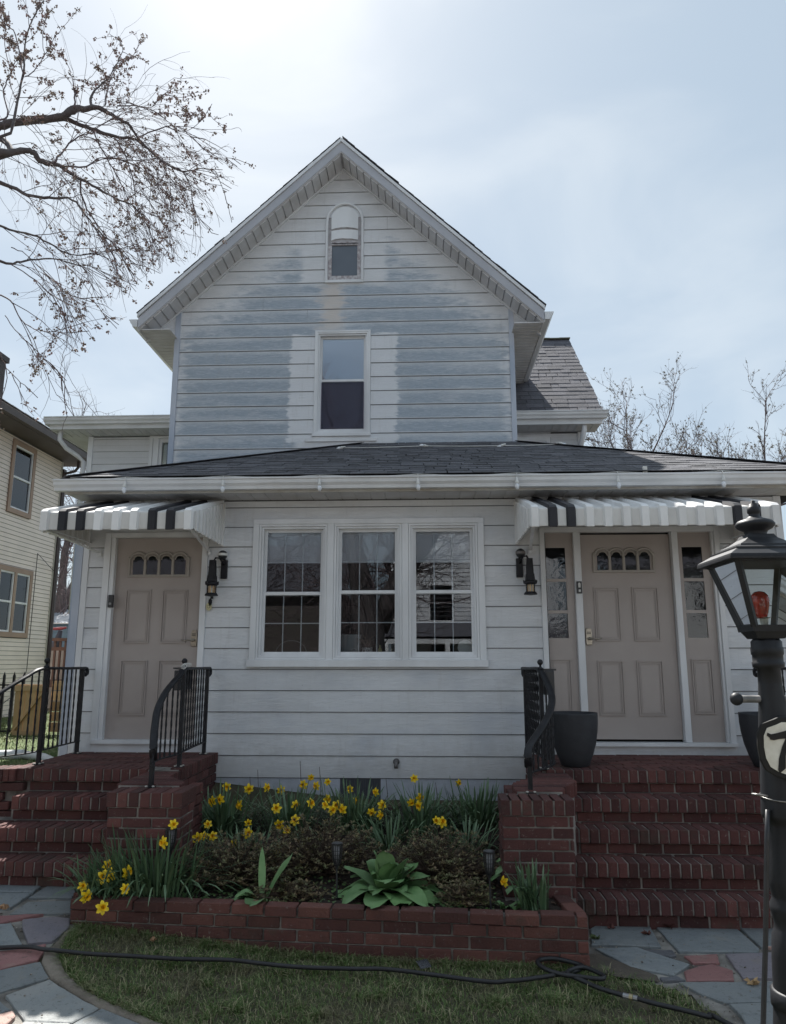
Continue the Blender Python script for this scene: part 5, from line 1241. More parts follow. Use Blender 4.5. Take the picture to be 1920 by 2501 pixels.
SV = [(-.058,.052),(-.046,.047),(-.030,.050),(.018,.062),(.024,.052),(.006,.018),(-.006,-.020),(-.010,-.060),(-.030,-.075),(-.034,-.066),(-.028,-.030),(-.014,.008),(.000,.034),(-.022,.032),(-.040,.028),(-.050,.030),(-.052,.036),(-.060,.042)]
mb = MB(); mb.prism([(sx_+x-.026, sz_+z_+.004) for x, z_ in SV], -4.9315, -4.9282); mb.build('digit_seven', mat('sign_black', (.02,.02,.02)), sg)
mb = MB(); mb.tube([(1.118,-4.90,1.345),(1.10,-4.90,1.347),(1.07,-4.89,1.349)], [.003,.004,.003], 6); mb.tube([(lx_+.065*cos(a),ly_+.065*sin(a),1.335+.006*sin(a)) for a in [2*pi*k/24 for k in range(25)]], .0022, 5)
tag(mb.build('cable_tie', mat('tie_grey', (.12,.12,.12), (.4,.38,.35), 30, .3, metal=.5), None, True), 'thin wire tie round the lamp post below the number sign', 'cable tie')
mb = MB(); mb.tube([(1.118,-4.89,1.30),(1.103,-4.895,1.20),(1.085,-4.90,1.05),(1.066,-4.905,.90),(1.046,-4.91,.76),(1.022,-4.92,.60),(.985,-4.95,.30),(.95,-4.98,.03),(.9,-5.1,.012),(.7,-5.3,.012)], .0085, 8)
tag(mb.build('hanging_cable', BLACKP, None, True), 'thick black cable hanging down the left side of the lamp post', 'cable')
# ---------------------------------------------------------------- garden hose
HO = thing('garden_hose', 'black garden hose lying in a loop across the front lawn', 'hose', (0,-3.3,0))
def cat(P_, n=6):
    P_ = [Vector(p) for p in P_]; Q = []
    for i in range(len(P_)-1):
        p0, p1, p2, p3 = P_[max(i-1,0)], P_[i], P_[i+1], P_[min(i+2,len(P_)-1)]
        for k in range(n):
            u = k/n; Q.append(.5*((2*p1)+(-p0+p2)*u+(2*p0-5*p1+4*p2-p3)*u*u+(-p0+3*p1-3*p2+p3)*u**3))
    return Q+[P_[-1]]
RUB = mat('black_rubber', (.012,.012,.014), (.02,.02,.022), 15, .5)
h = [Vector(p) for p in HOSE]; k0 = len(h)
for i, p in enumerate(h):
    if 17 < i < 30: p.z += .012
    if p.x > -2.3: p.z += .012
h = [Vector((-5.2,-3.1,.06)), Vector((-3.6,-3.0,.075))]+h[1:]
mb = MB(); mb.tube(cat(h), .0125, 8); mb.build('hose_pipe', RUB, HO, True)
h2 = [Vector(p) for p in HOSE2]; 
mb = MB(); mb.tube(cat([h2[1]+Vector((0,0,.014))]+[p+Vector((0,0,.012)) for p in h2[2:]]+[Vector((2.1,-4.7,.03))]), .0125, 8); mb.build('hose_pipe', RUB, HO, True)
a, b = h[-1], h2[1]+Vector((0,0,.014)); 
for (u0, u1, r, c1) in ((0,.42,.014,(.32,.32,.33)),(.42,.68,.016,(.42,.36,.22)),(.70,1.0,.014,(.30,.30,.31))):
    mb = MB(); mb.tube([a.lerp(b,u0), a.lerp(b,u1)], r, 10); mb.build('hose_coupling', mat('coupling_%d' % int(u0*100), c1, None, 20, .35, metal=.6), HO)
# ---------------------------------------------------------------- grass
m, t = newmat('grass_blades'); r = rndval(t)
crm = t.n('ShaderNodeValToRGB'); e = crm.color_ramp.elements; e[0].color = (.065,.115,.026,1); e[1].color = (.38,.34,.20,1); e[1].position = 1
for p_, c_ in ((.4,(.095,.155,.038,1)),(.64,(.13,.19,.055,1)),(.78,(.25,.235,.125,1))): q = e.new(p_); q.color = c_
t.l(r, crm.inputs[0])
pos = t.n('ShaderNodeNewGeometry').outputs['Position']
col = t.mix(t.m('MULTIPLY', t.ss(t.noise(pos, 2.6, 4, .6), .50, .68), .7), crm.outputs[0], (.17,.14,.085))
t.out(col, .7, extra={'Transmission Weight': 0}); GR = m
def blades(n, sampler, hmin, hmax, wd, name):
    V, F = [], []
    for i in range(n):
        p = sampler()
        if p is None: continue
        x, y, z_ = p; a = random.uniform(0, 2*pi); h_ = random.uniform(hmin, hmax)*(1.5 if random.random() < .08 else 1); ln = random.uniform(.5,2.2)*h_; w = wd*random.uniform(.6,1.2)
        ca, sa = cos(a), sin(a); px, py = -sa*w, ca*w; b = len(V)
        V += [(x-px,y-py,z_-.004),(x+px,y+py,z_-.004),(x+ca*ln*.4+px*.7,y+sa*ln*.4+py*.7,z_+h_*.75),(x+ca*ln*.4-px*.7,y+sa*ln*.4-py*.7,z_+h_*.75),(x+ca*ln,y+sa*ln,z_+h_*random.uniform(.7,1.05))]
        F += [(b,b+1,b+2,b+3),(b+3,b+2,b+4)]
    mb = MB(); mb.v, mb.f = V, F; return stuff(mb.build(name, GR))
import mathutils
def lawn_s():
    x, y = random.uniform(-2.4,2.3), -2.4-random.uniform(0,1)**1.25*3.0
    if not inpoly(x, y, LAWN): return None
    nn = mathutils.noise.noise(Vector((x*2.3, y*2.3, 0)))+.5*mathutils.noise.noise(Vector((x*8, y*8, 3)))
    if nn < -.42 and random.random() < .75: return None
    return (x, y, g(x, y)-.012)
blades(95000, lawn_s, .009, .030, .0021, 'front_lawn_grass')
def edge_s():
    if random.random() < .6:
        u = random.uniform(0, 1); x = -2.25+u*3.15; y = -2.43-.20*u/.97-random.uniform(.0,.09)**1.2
    else:
        a = random.choice(CURB_IN[:-1]); b = CURB_IN[CURB_IN.index(a)+1]; f = random.random(); x = a[0]+(b[0]-a[0])*f+random.uniform(-.01,.05); y = a[1]+(b[1]-a[1])*f+random.uniform(-.01,.04)
    return (x, y, g(x, y)-.012)
blades(7000, edge_s, .02, .05, .0022, 'edge_grass_tufts')
def tuft_s():
    global TC
    if random.random() < .02 or TC is None:
        while True:
            TC = (random.uniform(-2.2,2.0), -2.5-random.uniform(0,2.2))
            if inpoly(*TC, LAWN): break
    x, y = TC[0]+random.gauss(0,.03), TC[1]+random.gauss(0,.025); return (x, y, g(x, y)-.012) if inpoly(x, y, LAWN) else None
TC = None
blades(9000, tuft_s, .02, .05, .0024, 'lawn_tufts')
gm = MB()
for i in range(4200):
    x, y = (random.uniform(-3.6,-1.2), random.uniform(-4.6,-1.9)) if i % 2 else (random.uniform(.95,3.2), random.uniform(-4.6,-1.95))
    if inpoly(x, y, LAWN) or (x > .95 and y > -1.95): continue
    if not (inpoly(x, y, PL) or inpoly(x, y, PR)): continue
    on = any(inpoly(x, y, P_) for k_, P_ in STONES)
    if on and random.random() < .93: continue
    s_ = random.uniform(.002,.006); M = Matrix.Translation((x, y, g(x, y)+(.018 if on else .001))) @ Matrix.Rotation(random.uniform(0,6), 4, 'Z') @ Matrix.Rotation(random.uniform(-.5,.5), 4, 'X'); gm.obox(M, s_, s_*.7, s_*.45)
stuff(gm.build('joint_grit', mat('grit', (.34,.31,.27), (.09,.07,.055), 60, .9, rnd=.5)))
def side_s():
    x, y = random.uniform(-8.4,-3.6), random.uniform(-.9,9)
    if y > 3.7 and x > -5.5: return None
    return (x, y, g(x, y)-.012)
blades(26000, side_s, .02, .06, .004, 'side_yard_grass')
MB_ = MB()
MB_.prism([(-8.4,-.9),(-3.65,-.9),(-3.65,3.8),(-5.4,3.8),(-5.4,9),(-8.4,9)], 0, .01, 'xy')
sd = MB(); sd.grid([[(x, y, g(x, y)-.004) for x in ns(-8.4,-3.65,24)] for y in ns(-1.0,12,40)])
struct(sd.build('side_yard', mat('side_lawn', (.06,.10,.02), (.09,.12,.03), 4, .9, .8, 40)))
# ---------------------------------------------------------------- fallen leaves and scrap
LF = [mat('dry_leaf_a', (.42,.26,.15), (.30,.17,.09), 30, .8), mat('dry_leaf_b', (.10,.035,.03), (.14,.06,.045), 30, .8), mat('dry_leaf_c', (.48,.33,.17), (.36,.23,.12), 30, .8), mat('green_leaf_fallen', (.10,.13,.05), None, 30, .8)]
def leaf(p, s_, m_, label, seed):
    rn = random.Random(seed); mb = MB(); n = 18; rot = rn.uniform(0, 6.28); pts = []
    rr = [1, .55, .9, .5, .78, .42, .7, .45, .55, .30, .55, .45, .7, .42, .78, .5, .9, .55]
    for k in range(n):
        a = 2*pi*k/n; r = rr[k]*s_*rn.uniform(.85,1.1); x, y = r*cos(a), r*sin(a)
        pts.append((p[0]+x*cos(rot)-y*sin(rot), p[1]+x*sin(rot)+y*cos(rot), p[2]+.012+.5*s_*abs(sin(a*1.5+seed))*rn.uniform(.5,1.3)))
    mb.add([(p[0],p[1],p[2]+.008)]+pts, [(0,1+k,1+(k+1) % n) for k in range(n)])
    tag(mb.build('dry_leaf', m_), label, 'leaf', 'fallen leaves on path and lawn')
lab = ['large curled tan leaf on slate beside right end of bed wall','pale tan curled maple leaf on slate against right steps','dark brown crumpled leaf near the middle of right steps base','small dark leaf on slate left of the tan maple leaf','orange tan leaf lying on slate near lamp post base','small dark green curl of leaf on the first slate right of bed wall','green yellow leaf on slate by corner of bed wall','thin dark twisted leaf on joint between two right slates']
for i, (p, l) in enumerate(zip(LEAVES, lab)): leaf(p, (.07,.075,.06,.045,.06,.045,.05,.045)[i], LF[(0,0,1,1,2,1,3,1)[i]], l, i+3)
lab2 = ['brown leaf lying in grass at foot of bed wall, left half','pale grey leaf in grass right of the brown one by bed wall','small tan leaf in grass below middle of bed wall','smaller tan leaf in grass below bed wall, right half','crumpled pale leaf between left flagstones','faint tan leaf in grass left of centre','small leaf in grass above the hose at left','red brown leaf at base of left steps']
for i, (p, l) in enumerate(zip(LEAVES2, lab2)): leaf((p[0],p[1],p[2]+.012), (.05,.05,.035,.03,.055,.03,.03,.05)[i], LF[(1,0,2,2,0,0,0,1)[i]], l, i+31)
mb = MB(); M = Matrix.Translation((-.03,-2.74,.045)) @ Matrix.Rotation(.5, 4, 'Z') @ Matrix.Rotation(.35, 4, 'X'); mb.obox(M, .036, .032, .001)
tag(mb.build('plastic_scrap', glass_mat('clear_film', (.6,.6,.62), 1.8, 0, .2)), 'square scrap of clear plastic lying in grass against bed wall', 'litter')
# ---------------------------------------------------------------- solar torches
def torch(x, y, zs, ztop, label):
    t = thing('solar_torch', label, 'garden light', (x, y, zs), 'black solar torches in the flower bed')
    mb = MB(); mb.tube([(x+.004,y,zs-.05),(x,y,ztop-.15)], .006, 8); mb.build('stake', BLACKP, t)
    mb = MB(); mb.lathe([(.007,ztop-.165),(.012,ztop-.15),(.016,ztop-.135)], (x,y,0), 12); mb.build('head_base', BLACKP, t)
    mb = MB(); mb.lathe([(.035,ztop-.012),(.037,ztop-.004),(.029,ztop),(.002,ztop+.001)], (x,y,0), 16); mb.build('cap', BLACKP, t)
    mb = MB()
    for k in range(14):
        a = 2*pi*k/14; mb.tube([(x+r*cos(a),y+r*sin(a),z_) for r, z_ in ((.017,ztop-.140),(.028,ztop-.10),(.035,ztop-.055),(.034,ztop-.010))], .0034, 4)
    for z_, r in ((ztop-.10,.0275),(ztop-.075,.032),(ztop-.05,.0345)): mb.lathe([(r,z_),(r+.001,z_+.003)], (x,y,0), 14, False)
    mb.build('cage', BLACKP, t)
    mb = MB(); mb.lathe([(.009,ztop-.135),(.019,ztop-.09),(.023,ztop-.014)], (x,y,0), 12); mb.build('diffuser', mat('smoky_diffuser', (.20,.20,.21), (.26,.26,.27), 30, .4), t, True)
torch(-.60,-2.28,.26,.603,'black solar torch standing in middle of bed by the big tulip leaves')
torch(.385,-2.46,.25,.605,'black solar torch leaning near right end of bed wall')
torch(-1.765,-2.13,.26,.655,'black solar torch half hidden behind daffodils at left of bed')
# ---------------------------------------------------------------- daffodils
YEL = mat('daffodil_petal', (.86,.60,.015), (.90,.68,.03), 30, .5); YEO = mat('daffodil_trumpet', (.86,.47,.008), (.90,.54,.01), 40, .5)
m, t = newmat('daffodil_leaf'); rv = rndval(t); pos = t.n('ShaderNodeNewGeometry').outputs['Position']
col = t.mix(rv, (.060,.115,.055), (.145,.22,.12)); t.out(t.mix(t.m('MULTIPLY', t.ss(t.noise(pos, 9, 3), .55, .7), .4), col, (.09,.12,.06)), .45); DL = m
def daffmesh():
    mb = MB()
    for k in range(6):
        a = 2*pi*k/6; lift = .006 if k % 2 else .0
        def P(r, w, z_): return (r*cos(a)-w*sin(a), r*sin(a)+w*cos(a), z_)
        r0 = .040
        mb.add([P(.003,-.004,0),P(.003,.004,0),P(.018,-.0125,.004+lift),P(.018,.0125,.004+lift),P(.018,0,.001+lift),P(.031,-.010,.004+lift),P(.031,.010,.004+lift),P(.031,0,.002+lift),P(r0,0,-.002+lift)],
            [(0,4,2),(0,1,4),(1,3,4),(2,4,7,5),(4,3,6,7),(5,7,8),(7,6,8)])
    return mb.mesh('flower', YEL, False)
def trmesh():
    mb = MB(); n = 14; pr_ = [(.007,.002),(.0085,.012),(.010,.020),(.0145,.027)]
    vs = [((r*(1+(.12*(k % 2) if i == 3 else 0)))*cos(2*pi*k/n), (r*(1+(.12*(k % 2) if i == 3 else 0)))*sin(2*pi*k/n), z_) for i, (r, z_) in enumerate(pr_) for k in range(n)]
    mb.add(vs, [(i*n+k, i*n+(k+1) % n, (i+1)*n+(k+1) % n, (i+1)*n+k) for i in range(3) for k in range(n)]+[tuple(range(n))])
    return mb.mesh('trumpet', YEO, True)
FM, TM = daffmesh(), trmesh()
def strip(mb, P_, w):
    b = []; n = len(P_)
    for i, p in enumerate(P_):
        d = (P_[min(i+1,n-1)]-P_[max(i-1,0)]); sd = Vector((d.y,-d.x,0)); sd = sd.normalized() if sd.length > 1e-5 else Vector((1,0,0))
        ww = w*(1-.12*i/n) if i < n-1 else w*.15
        b += [p-sd*ww, p+sd*ww]
    mb.add(b, [(2*i,2*i+1,2*i+3,2*i+2) for i in range(n-1)])
CL = [('A',-1.72,-.95,100,.40,.17,'leafy daffodil clump with yellow blooms at back left of bed beside left steps'),
 ('B',-1.15,-.92,95,.40,.17,'daffodil clump with yellow blooms at back of bed under left window'),
 ('C',-.62,-.88,95,.42,.17,'daffodil clump with crowded yellow blooms in back middle of bed by the vent'),
 ('D',-.05,-.92,95,.42,.17,'daffodil clump with tall yellow blooms at back of bed right of the vent'),
 ('E',.42,-.75,90,.40,.17,'sparse daffodil clump at back right of bed with one lone tall bloom'),
 ('F',-1.35,-1.62,50,.30,.15,'low daffodil clump in left middle of bed beside brownish azalea'),
 ('G',-1.86,-2.14,150,.44,.22,'big daffodil clump at front left of bed below the brick pier'),
 ('H',-2.10,-2.26,110,.34,.15,'drooping daffodil clump spilling over left end of bed wall'),
 ('I',.66,-2.42,34,.32,.05,'narrow leaved daffodil tuft with one bloom at right end of bed wall'),
 ('J',-.30,-1.30,40,.32,.15,'small daffodil clump half hidden behind the azalea in bed centre'),
 ('K',.30,-1.35,40,.32,.12,'small daffodil clump with double bloom in right middle of bed')]
cl = {}
for nm, x, y, n, ln, sp, lab_ in CL:
    n = int(n*2.1); sp *= 1.25
    t = thing('daffodil_clump', lab_, 'daffodils', (x, y, sz(x, y)), 'daffodil clumps in the flower bed')
    mb = MB()
    for i in range(n):
        a = random.uniform(0, 2*pi); r0 = random.uniform(0, sp); bx0, by0 = x+r0*cos(a)*1.4, y+r0*sin(a)*.8
        if nm == 'I': a = random.uniform(pi*.55, pi*1.5) if random.random() < .35 else random.uniform(0, 2*pi)
        if nm == 'H': a = random.uniform(pi*.8, pi*1.7)
        L_ = ln*random.uniform(.6,1.1); lean = random.uniform(.10,.95) if nm != 'I' else random.uniform(.05,.6); droop = random.uniform(.1,1.15)*lean
        pts = []
        for k in range(7):
            u = k/6; pts.append(Vector((bx0+cos(a)*L_*lean*u**1.3, by0+sin(a)*L_*lean*.9*u**1.3, sz(bx0, by0)-.01+L_*(u*math.sqrt(max(.1,1-lean*lean*.5))-droop*u**2.6*.75))))
        for p in pts: p.z = max(p.z, sz(p.x, p.y)+.004 if p.y > -2.4 else .10)
        if pts[-1].y > -.03: continue
        strip(mb, pts, random.uniform(.0048,.0088))
    stuff(mb.build('foliage', DL, t)); cl[nm] = (t, x, y)
for i, f_ in enumerate(FLOWERS):
    p = Vector(f_); nm = min(cl, key=lambda k: (cl[k][1]-p.x)**2+(cl[k][2]-p.y)**2*.7)
    if p.x < -1.5 and p.y < -2.1: nm = 'H' if p.x < -2.05 or p.y < -2.33 else 'G'
    t, cx, cy = cl[nm]
    face = (CAMP-p).normalized(); face = (face+Vector((random.uniform(-.95,.95), random.uniform(-.2,.4), random.uniform(-.45,.20)))).normalized()
    q = face.to_track_quat('Z', 'Y').to_matrix().to_4x4() @ Matrix.Rotation(random.uniform(0,6), 4, 'Z') @ Matrix.Diagonal(Vector((*([random.uniform(.84,1.22)]*3), 1)))
    M = q.copy(); M.translation = p
    fo = put(bpy.data.objects.new('flower', FM), t, M)
    tr = bpy.data.objects.new('trumpet', TM); COL.objects.link(tr); tr.parent = fo; tr.matrix_parent_inverse = Matrix.Identity(4)
    base = Vector((p.x+(cx-p.x)*.5, p.y+(cy-p.y)*.5+.03, 0)); base.z = sz(base.x, base.y)
    neck = p-face*.02+Vector((0,0,.012)); mid = base.lerp(neck, .6)+Vector((0,.01,.05))
    mb = MB(); mb.tube([base, mid, neck, p-face*.004], [.004,.0035,.003,.0045], 5); mb.build('stem', DL, t)
# ---------------------------------------------------------------- tulips (broad leaves)
TL = mat('tulip_leaf', (.105,.215,.075), (.17,.29,.12), 5, .42, .12, 60, rnd=.2)
def tulip(x, y, leaves, label, scl=1.35):
    t = thing('tulip_plant', label, 'tulip plant', (x, y, sz(x, y)), 'broad leaved tulip plants without blooms')
    for a, L_, w, up, dr in leaves:
        L_ *= scl; w *= scl*1.12; a = R_(a); z0 = sz(x, y); rows = []
        for k in range(10):
            u = k/9; r = L_*(u*(1-up)+.12*u); zz = z0+L_*(up*u*1.0-dr*u**2.2); cx, cy = x+cos(a)*(r+.015), y+sin(a)*(r+.015)
            ww = w*(sin(pi*min(1,(u*.86+.10)))**.8)*(1 if k < 9 else .05); cup = .35*ww*(1-u)
            zz = max(zz, sz(cx, cy)+.012) if cy > -2.46 else max(zz, .30-.25*max(0,-2.60-cy))
            sx_, sy_ = -sin(a), cos(a)
            rows.append([(cx+sx_*ww*s_, cy+sy_*ww*s_, zz+cup*abs(s_)+.006*sin(u*9+s_*2)) for s_ in (-1,-.5,0,.5,1)])
        MB().grid(rows).build('leaf', TL, t, True)
rt_ = random.Random(77)
TLV = [(rt_.uniform(0,360), rt_.uniform(.24,.34), rt_.uniform(.034,.050), *(lambda u_: (u_, u_*rt_.uniform(.35,.75)))(rt_.uniform(.55,1.0))) for _ in range(24)]
TLV += [(a_, rt_.uniform(.30,.38), rt_.uniform(.045,.055), rt_.uniform(.35,.5), rt_.uniform(.38,.5)) for a_ in (-100,-65,-135,-165,170,-25,5,-45,35)]
tulip(-.28,-2.18, TLV, 'large tulip clump of broad green leaves at middle front of bed', 1.55)
tulip(-1.08,-2.32,[(-95,.24,.045,.35,.42),(-170,.22,.03,.5,.5),(25,.34,.030,.72,.12),(110,.26,.016,.95,.05),(-150,.24,.032,.6,.45),(200,.18,.025,.4,.3)], 'small tulip with a few broad leaves left of the middle torch')
tulip(.66,-1.98,[(-100,.34,.04,.5,.5),(-150,.36,.035,.7,.5),(180,.36,.04,.8,.5),(-60,.30,.04,.55,.5),(150,.34,.035,.95,.3),(-130,.30,.035,.9,.4),(90,.32,.03,1.05,.1),(-120,.36,.04,.6,.55),(-170,.30,.035,.6,.5),(60,.30,.03,.95,.2)], 'tulip clump of arching leaves against the brick pier at right of bed', 1.5)
tulip(-1.93,-2.02,[(95,.36,.022,1.05,.05),(60,.34,.02,1.0,.05),(-170,.30,.03,.7,.5)], 'upright narrow leaves standing against front of left brick pier', 1.0)
tulip(.50,-2.36,[(-60,.20,.025,.5,.5),(-110,.18,.022,.5,.45),(170,.15,.02,.6,.4),(20,.2,.02,.5,.5)], 'small floppy leaved plant beside the right solar torch', 1.0)
# ---------------------------------------------------------------- azaleas
AZ_ = [mat('azalea_leaf', (.10,.112,.042), (.155,.10,.055), 12, .6, rnd=.4), mat('azalea_twig', (.06,.04,.03), (.10,.07,.05), 20, .8)]
def azalea(x, y, rx, ry, h, n, label):
    t = thing('azalea_bush', label, 'bush', (x, y, sz(x, y)), 'small brownish azaleas in the flower bed')
    tw, fo = MB(), MB()
    for i in range(n):
        a = random.uniform(0, 2*pi); r = math.sqrt(random.random()); u = random.uniform(.25,1.12)
        tx, ty = x+rx*r*cos(a), y+ry*r*sin(a); tz = sz(x, y)+h*u*math.sqrt(max(.10,1-r*r*.85))
        b = Vector((x+random.uniform(-.04,.04), y+random.uniform(-.03,.03), sz(x, y)))
        tip = Vector((tx, ty, tz)); mid = b.lerp(tip, .55)+Vector((random.uniform(-.03,.03), random.uniform(-.03,.03), .02)); tw.tube([b, mid, tip], [.0038,.0028,.0014], 3, False)
        for q, nn in ((tip, 7), (mid.lerp(tip,.45), 4)):
            for k in range(nn):
                aa = 2*pi*k/nn+random.uniform(-.4,.4); l = random.uniform(.014,.027); e = random.uniform(-.1,.8)
                d = Vector((cos(aa)*cos(e), sin(aa)*cos(e), sin(e))); sd = Vector((-sin(aa), cos(aa), 0))*l*.30
                fo.add([q, q+d*l*.6-sd, q+d*l*1.25, q+d*l*.6+sd], [(0,1,2,3)])
    tw.build('twigs', AZ_[1], t); stuff(fo.build('foliage', AZ_[0], t))
azalea(-1.33,-1.92,.50,.38,.30,400,'brownish azalea bush at left of bed behind the small tulip')
azalea(-.78,-1.75,.50,.36,.38,420,'brownish azalea bush in bed centre behind the middle torch')
azalea(.08,-1.88,.44,.38,.33,380,'brownish azalea bush right of the large tulip clump')
azalea(-.95,-2.25,.30,.16,.13,120,'low sparse azalea sprigs along front of bed left of the torch')
azalea(.22,-2.35,.20,.14,.16,110,'low sparse azalea sprigs near the right solar torch')
mb = MB()
for i in range(2200):
    x, y = random.uniform(-2.0,.45), random.uniform(-2.48,-1.9); r = random.uniform(.006,.013)
    if y < P0.y+(x-P0.x)*dv.y/dv.x+.10 or (-.9 < x < -.5 and random.random() < .5): continue
    z_ = sz(x, y)+random.uniform(.008,.03); mb.add([(x+r*cos(k*pi/3), y+r*sin(k*pi/3), z_+r*.4*sin(k+i)) for k in range(6)], [tuple(range(6))])
stuff(mb.build('creeping_ground_cover', mat('creeper_leaf', (.06,.11,.035), (.09,.14,.05), 14, .6, rnd=.4)))
CT = thing('bare_canes', 'thin bare upright canes at back of bed against white siding', 'canes', (-.9,-.4,.4))
for x, z0, z1 in ((-1.16,.40,.88),(-.98,.42,.83),(-1.55,.40,.80),(-.37,.4,.73),(.08,.4,.70),(-1.62,.4,.74)):
    bs_ = MB(); pts = [Vector((x,-.40,z0)),Vector((x+.012,-.41,(z0+z1)/2)),Vector((x-.006,-.40,z1))]; bs_.tube(pts, [.004,.003,.002], 4)
    bs_.build('cane', AZ_[1], CT)
# ---------------------------------------------------------------- trees
BARK = mat('bark', (.085,.07,.072), (.13,.115,.115), 9, .9, .7, 40)
TWIG = mat('twig', (.11,.08,.088), (.15,.115,.12), 9, .85)
BLO = mat('blossom', (.33,.22,.22), (.26,.22,.17), 14, .75, rnd=.35)
def rv(a=1.): return Vector((random.uniform(-a,a), random.uniform(-a,a), random.uniform(-a,a)))
CULL = False
XL_ = [(0,-3.3),(4.1,-3.25),(4.65,-3.1),(4.8,-2.80),(5.17,-2.66),(5.33,-2.45),(5.57,-1.98),(6.04,-1.90),(6.44,-1.66),(7.2,-1.55),(20,-1.5)]
def xlim(z):
    for (a, b), (c, d) in zip(XL_[:-1], XL_[1:]):
        if a <= z <= c: return b+(d-b)*(z-a)/(c-a)
    return -1.5
def grow(tw, bl, p, d, L_, r, lvl, grav, blossom, side=.6):
    """a drooping or rising twig with children"""
    n = 6; pts = [p.copy()]; q = p.copy(); dd = d.normalized()
    for k in range(n):
        dd = (dd+rv(.26)+Vector((0,0,grav*.20))).normalized(); q = q+dd*(L_/n)
        if CULL and q.x*6.35/(q.y+7.55) > xlim(1.78+(q.z-1.78)*6.35/(q.y+7.55))+.06-.55*random.random()**2: break
        pts.append(q.copy())
        if lvl > 0 and k > 0 and random.random() < .72:
            s_ = (dd+rv(side)).normalized(); grow(tw, bl, q, s_, L_*random.uniform(.38,.66), r*.62, lvl-1, grav, blossom, side)
        if blossom and lvl <= 1 and random.random() < blossom: cluster(bl, q)
    if len(pts) < 2: return
    tw.tube(pts, [r*(1-.6*k/n) for k in range(len(pts))], 3, False)
    if blossom and random.random() < blossom*1.8: cluster(bl, q)
def cluster(bl, p, s_=1.3):
    c = p+rv(.006)
    for k in range(random.randint(5,9)):
        q = c+rv(.014*s_); a = rv(1).normalized()*.0085*s_; b = a.cross(rv(1)).normalized()*.0075*s_
        bl.add([q-a, q-b, q+a, q+b], [(0,1,2,3)])
T1 = thing('flowering_tree', 'old budding tree whose bare drooping limbs reach in from the left', 'tree', (-5.9,-1.6,0))
rt = Vector((-6.05,-1.9,-.05)); tk = MB()
tk.tube([rt, rt+Vector((.05,0,1)), rt+Vector((.15,.05,2.2)), rt+Vector((.3,.1,3.4)), rt+Vector((.35,.1,4.6)), rt+Vector((.4,.1,6.2))], [.33,.27,.25,.24,.20,.12], 14)
tk.build('trunk', BARK, T1, True)
tw, bl = MB(), MB()
for li, lb in enumerate(LIMBS):
    P_ = [Vector(q[:3]) for q in lb]; rr = [q[3] for q in lb]
    Q, QR = [], []
    for i in range(len(P_)-1):
        p0, p1, p2, p3 = P_[max(i-1,0)], P_[i], P_[i+1], P_[min(i+2,len(P_)-1)]
        for k in range(4):
            u = k/4; Q.append(.5*((2*p1)+(-p0+p2)*u+(2*p0-5*p1+4*p2-p3)*u*u+(-p0+3*p1-3*p2+p3)*u**3)+rv(.006)); QR.append(rr[i]+(rr[i+1]-rr[i])*u)
    Q.append(P_[-1]); QR.append(rr[-1])
    if rr[0] > .012 and P_[0].x < -3.6:      # carry the limb on to the trunk
        d = (Q[0]-Q[3]).normalized(); tgt = rt+Vector((.3, .1, min(6.0, max(2.6, Q[0].z-rt.z-1.0))))
        Q = [tgt, tgt.lerp(Q[0], .5)+d*.15+Vector((0,0,.1))]+Q; QR = [rr[0]*1.25, rr[0]*1.1]+QR
    mb = MB(); mb.tube(Q, [r_*random.uniform(.92,1.08) for r_ in QR], 8 if rr[0] > .02 else 5); mb.build('limb', BARK if rr[0] > .012 else TWIG, T1, True)
    # twigs along it
    CULL = True
    cum = 0
    for i in range(2, len(Q)-1):
        seg = (Q[i+1]-Q[i]); cum += seg.length
        if Q[i].x*6.35/(Q[i].y+7.55) < -4.35: continue
        upper = Q[i].z > 5.7 and li in (3,4,5,6,7,8,9,10,11)
        step = .078 if not upper else .16
        while cum > step:
            cum -= step; p = Q[i]+seg*random.random(); tg = seg.normalized()
            if upper: d = (tg*.8+rv(.9)+Vector((0,0,.3))).normalized(); gv, Lt, bs2 = .05, random.uniform(.12,.38), .30
            else: d = (tg*.9+rv(.75)+Vector((.40,0,-.28))).normalized(); gv, Lt, bs2 = -.40, random.uniform(.3,1.05), .05 if p.z > 4.9 else .09
            grow(tw, bl, p, d, Lt, .0040, 1 if Lt < .4 else 2, gv, bs2)
    for p in Q[len(Q)//2:]:
        if QR[Q.index(p)] < .006 and random.random() < .35: cluster(bl, p)
CULL = False
stuff(tw.build('twigs', TWIG, T1)); stuff(bl.build('blossoms', BLO, T1))
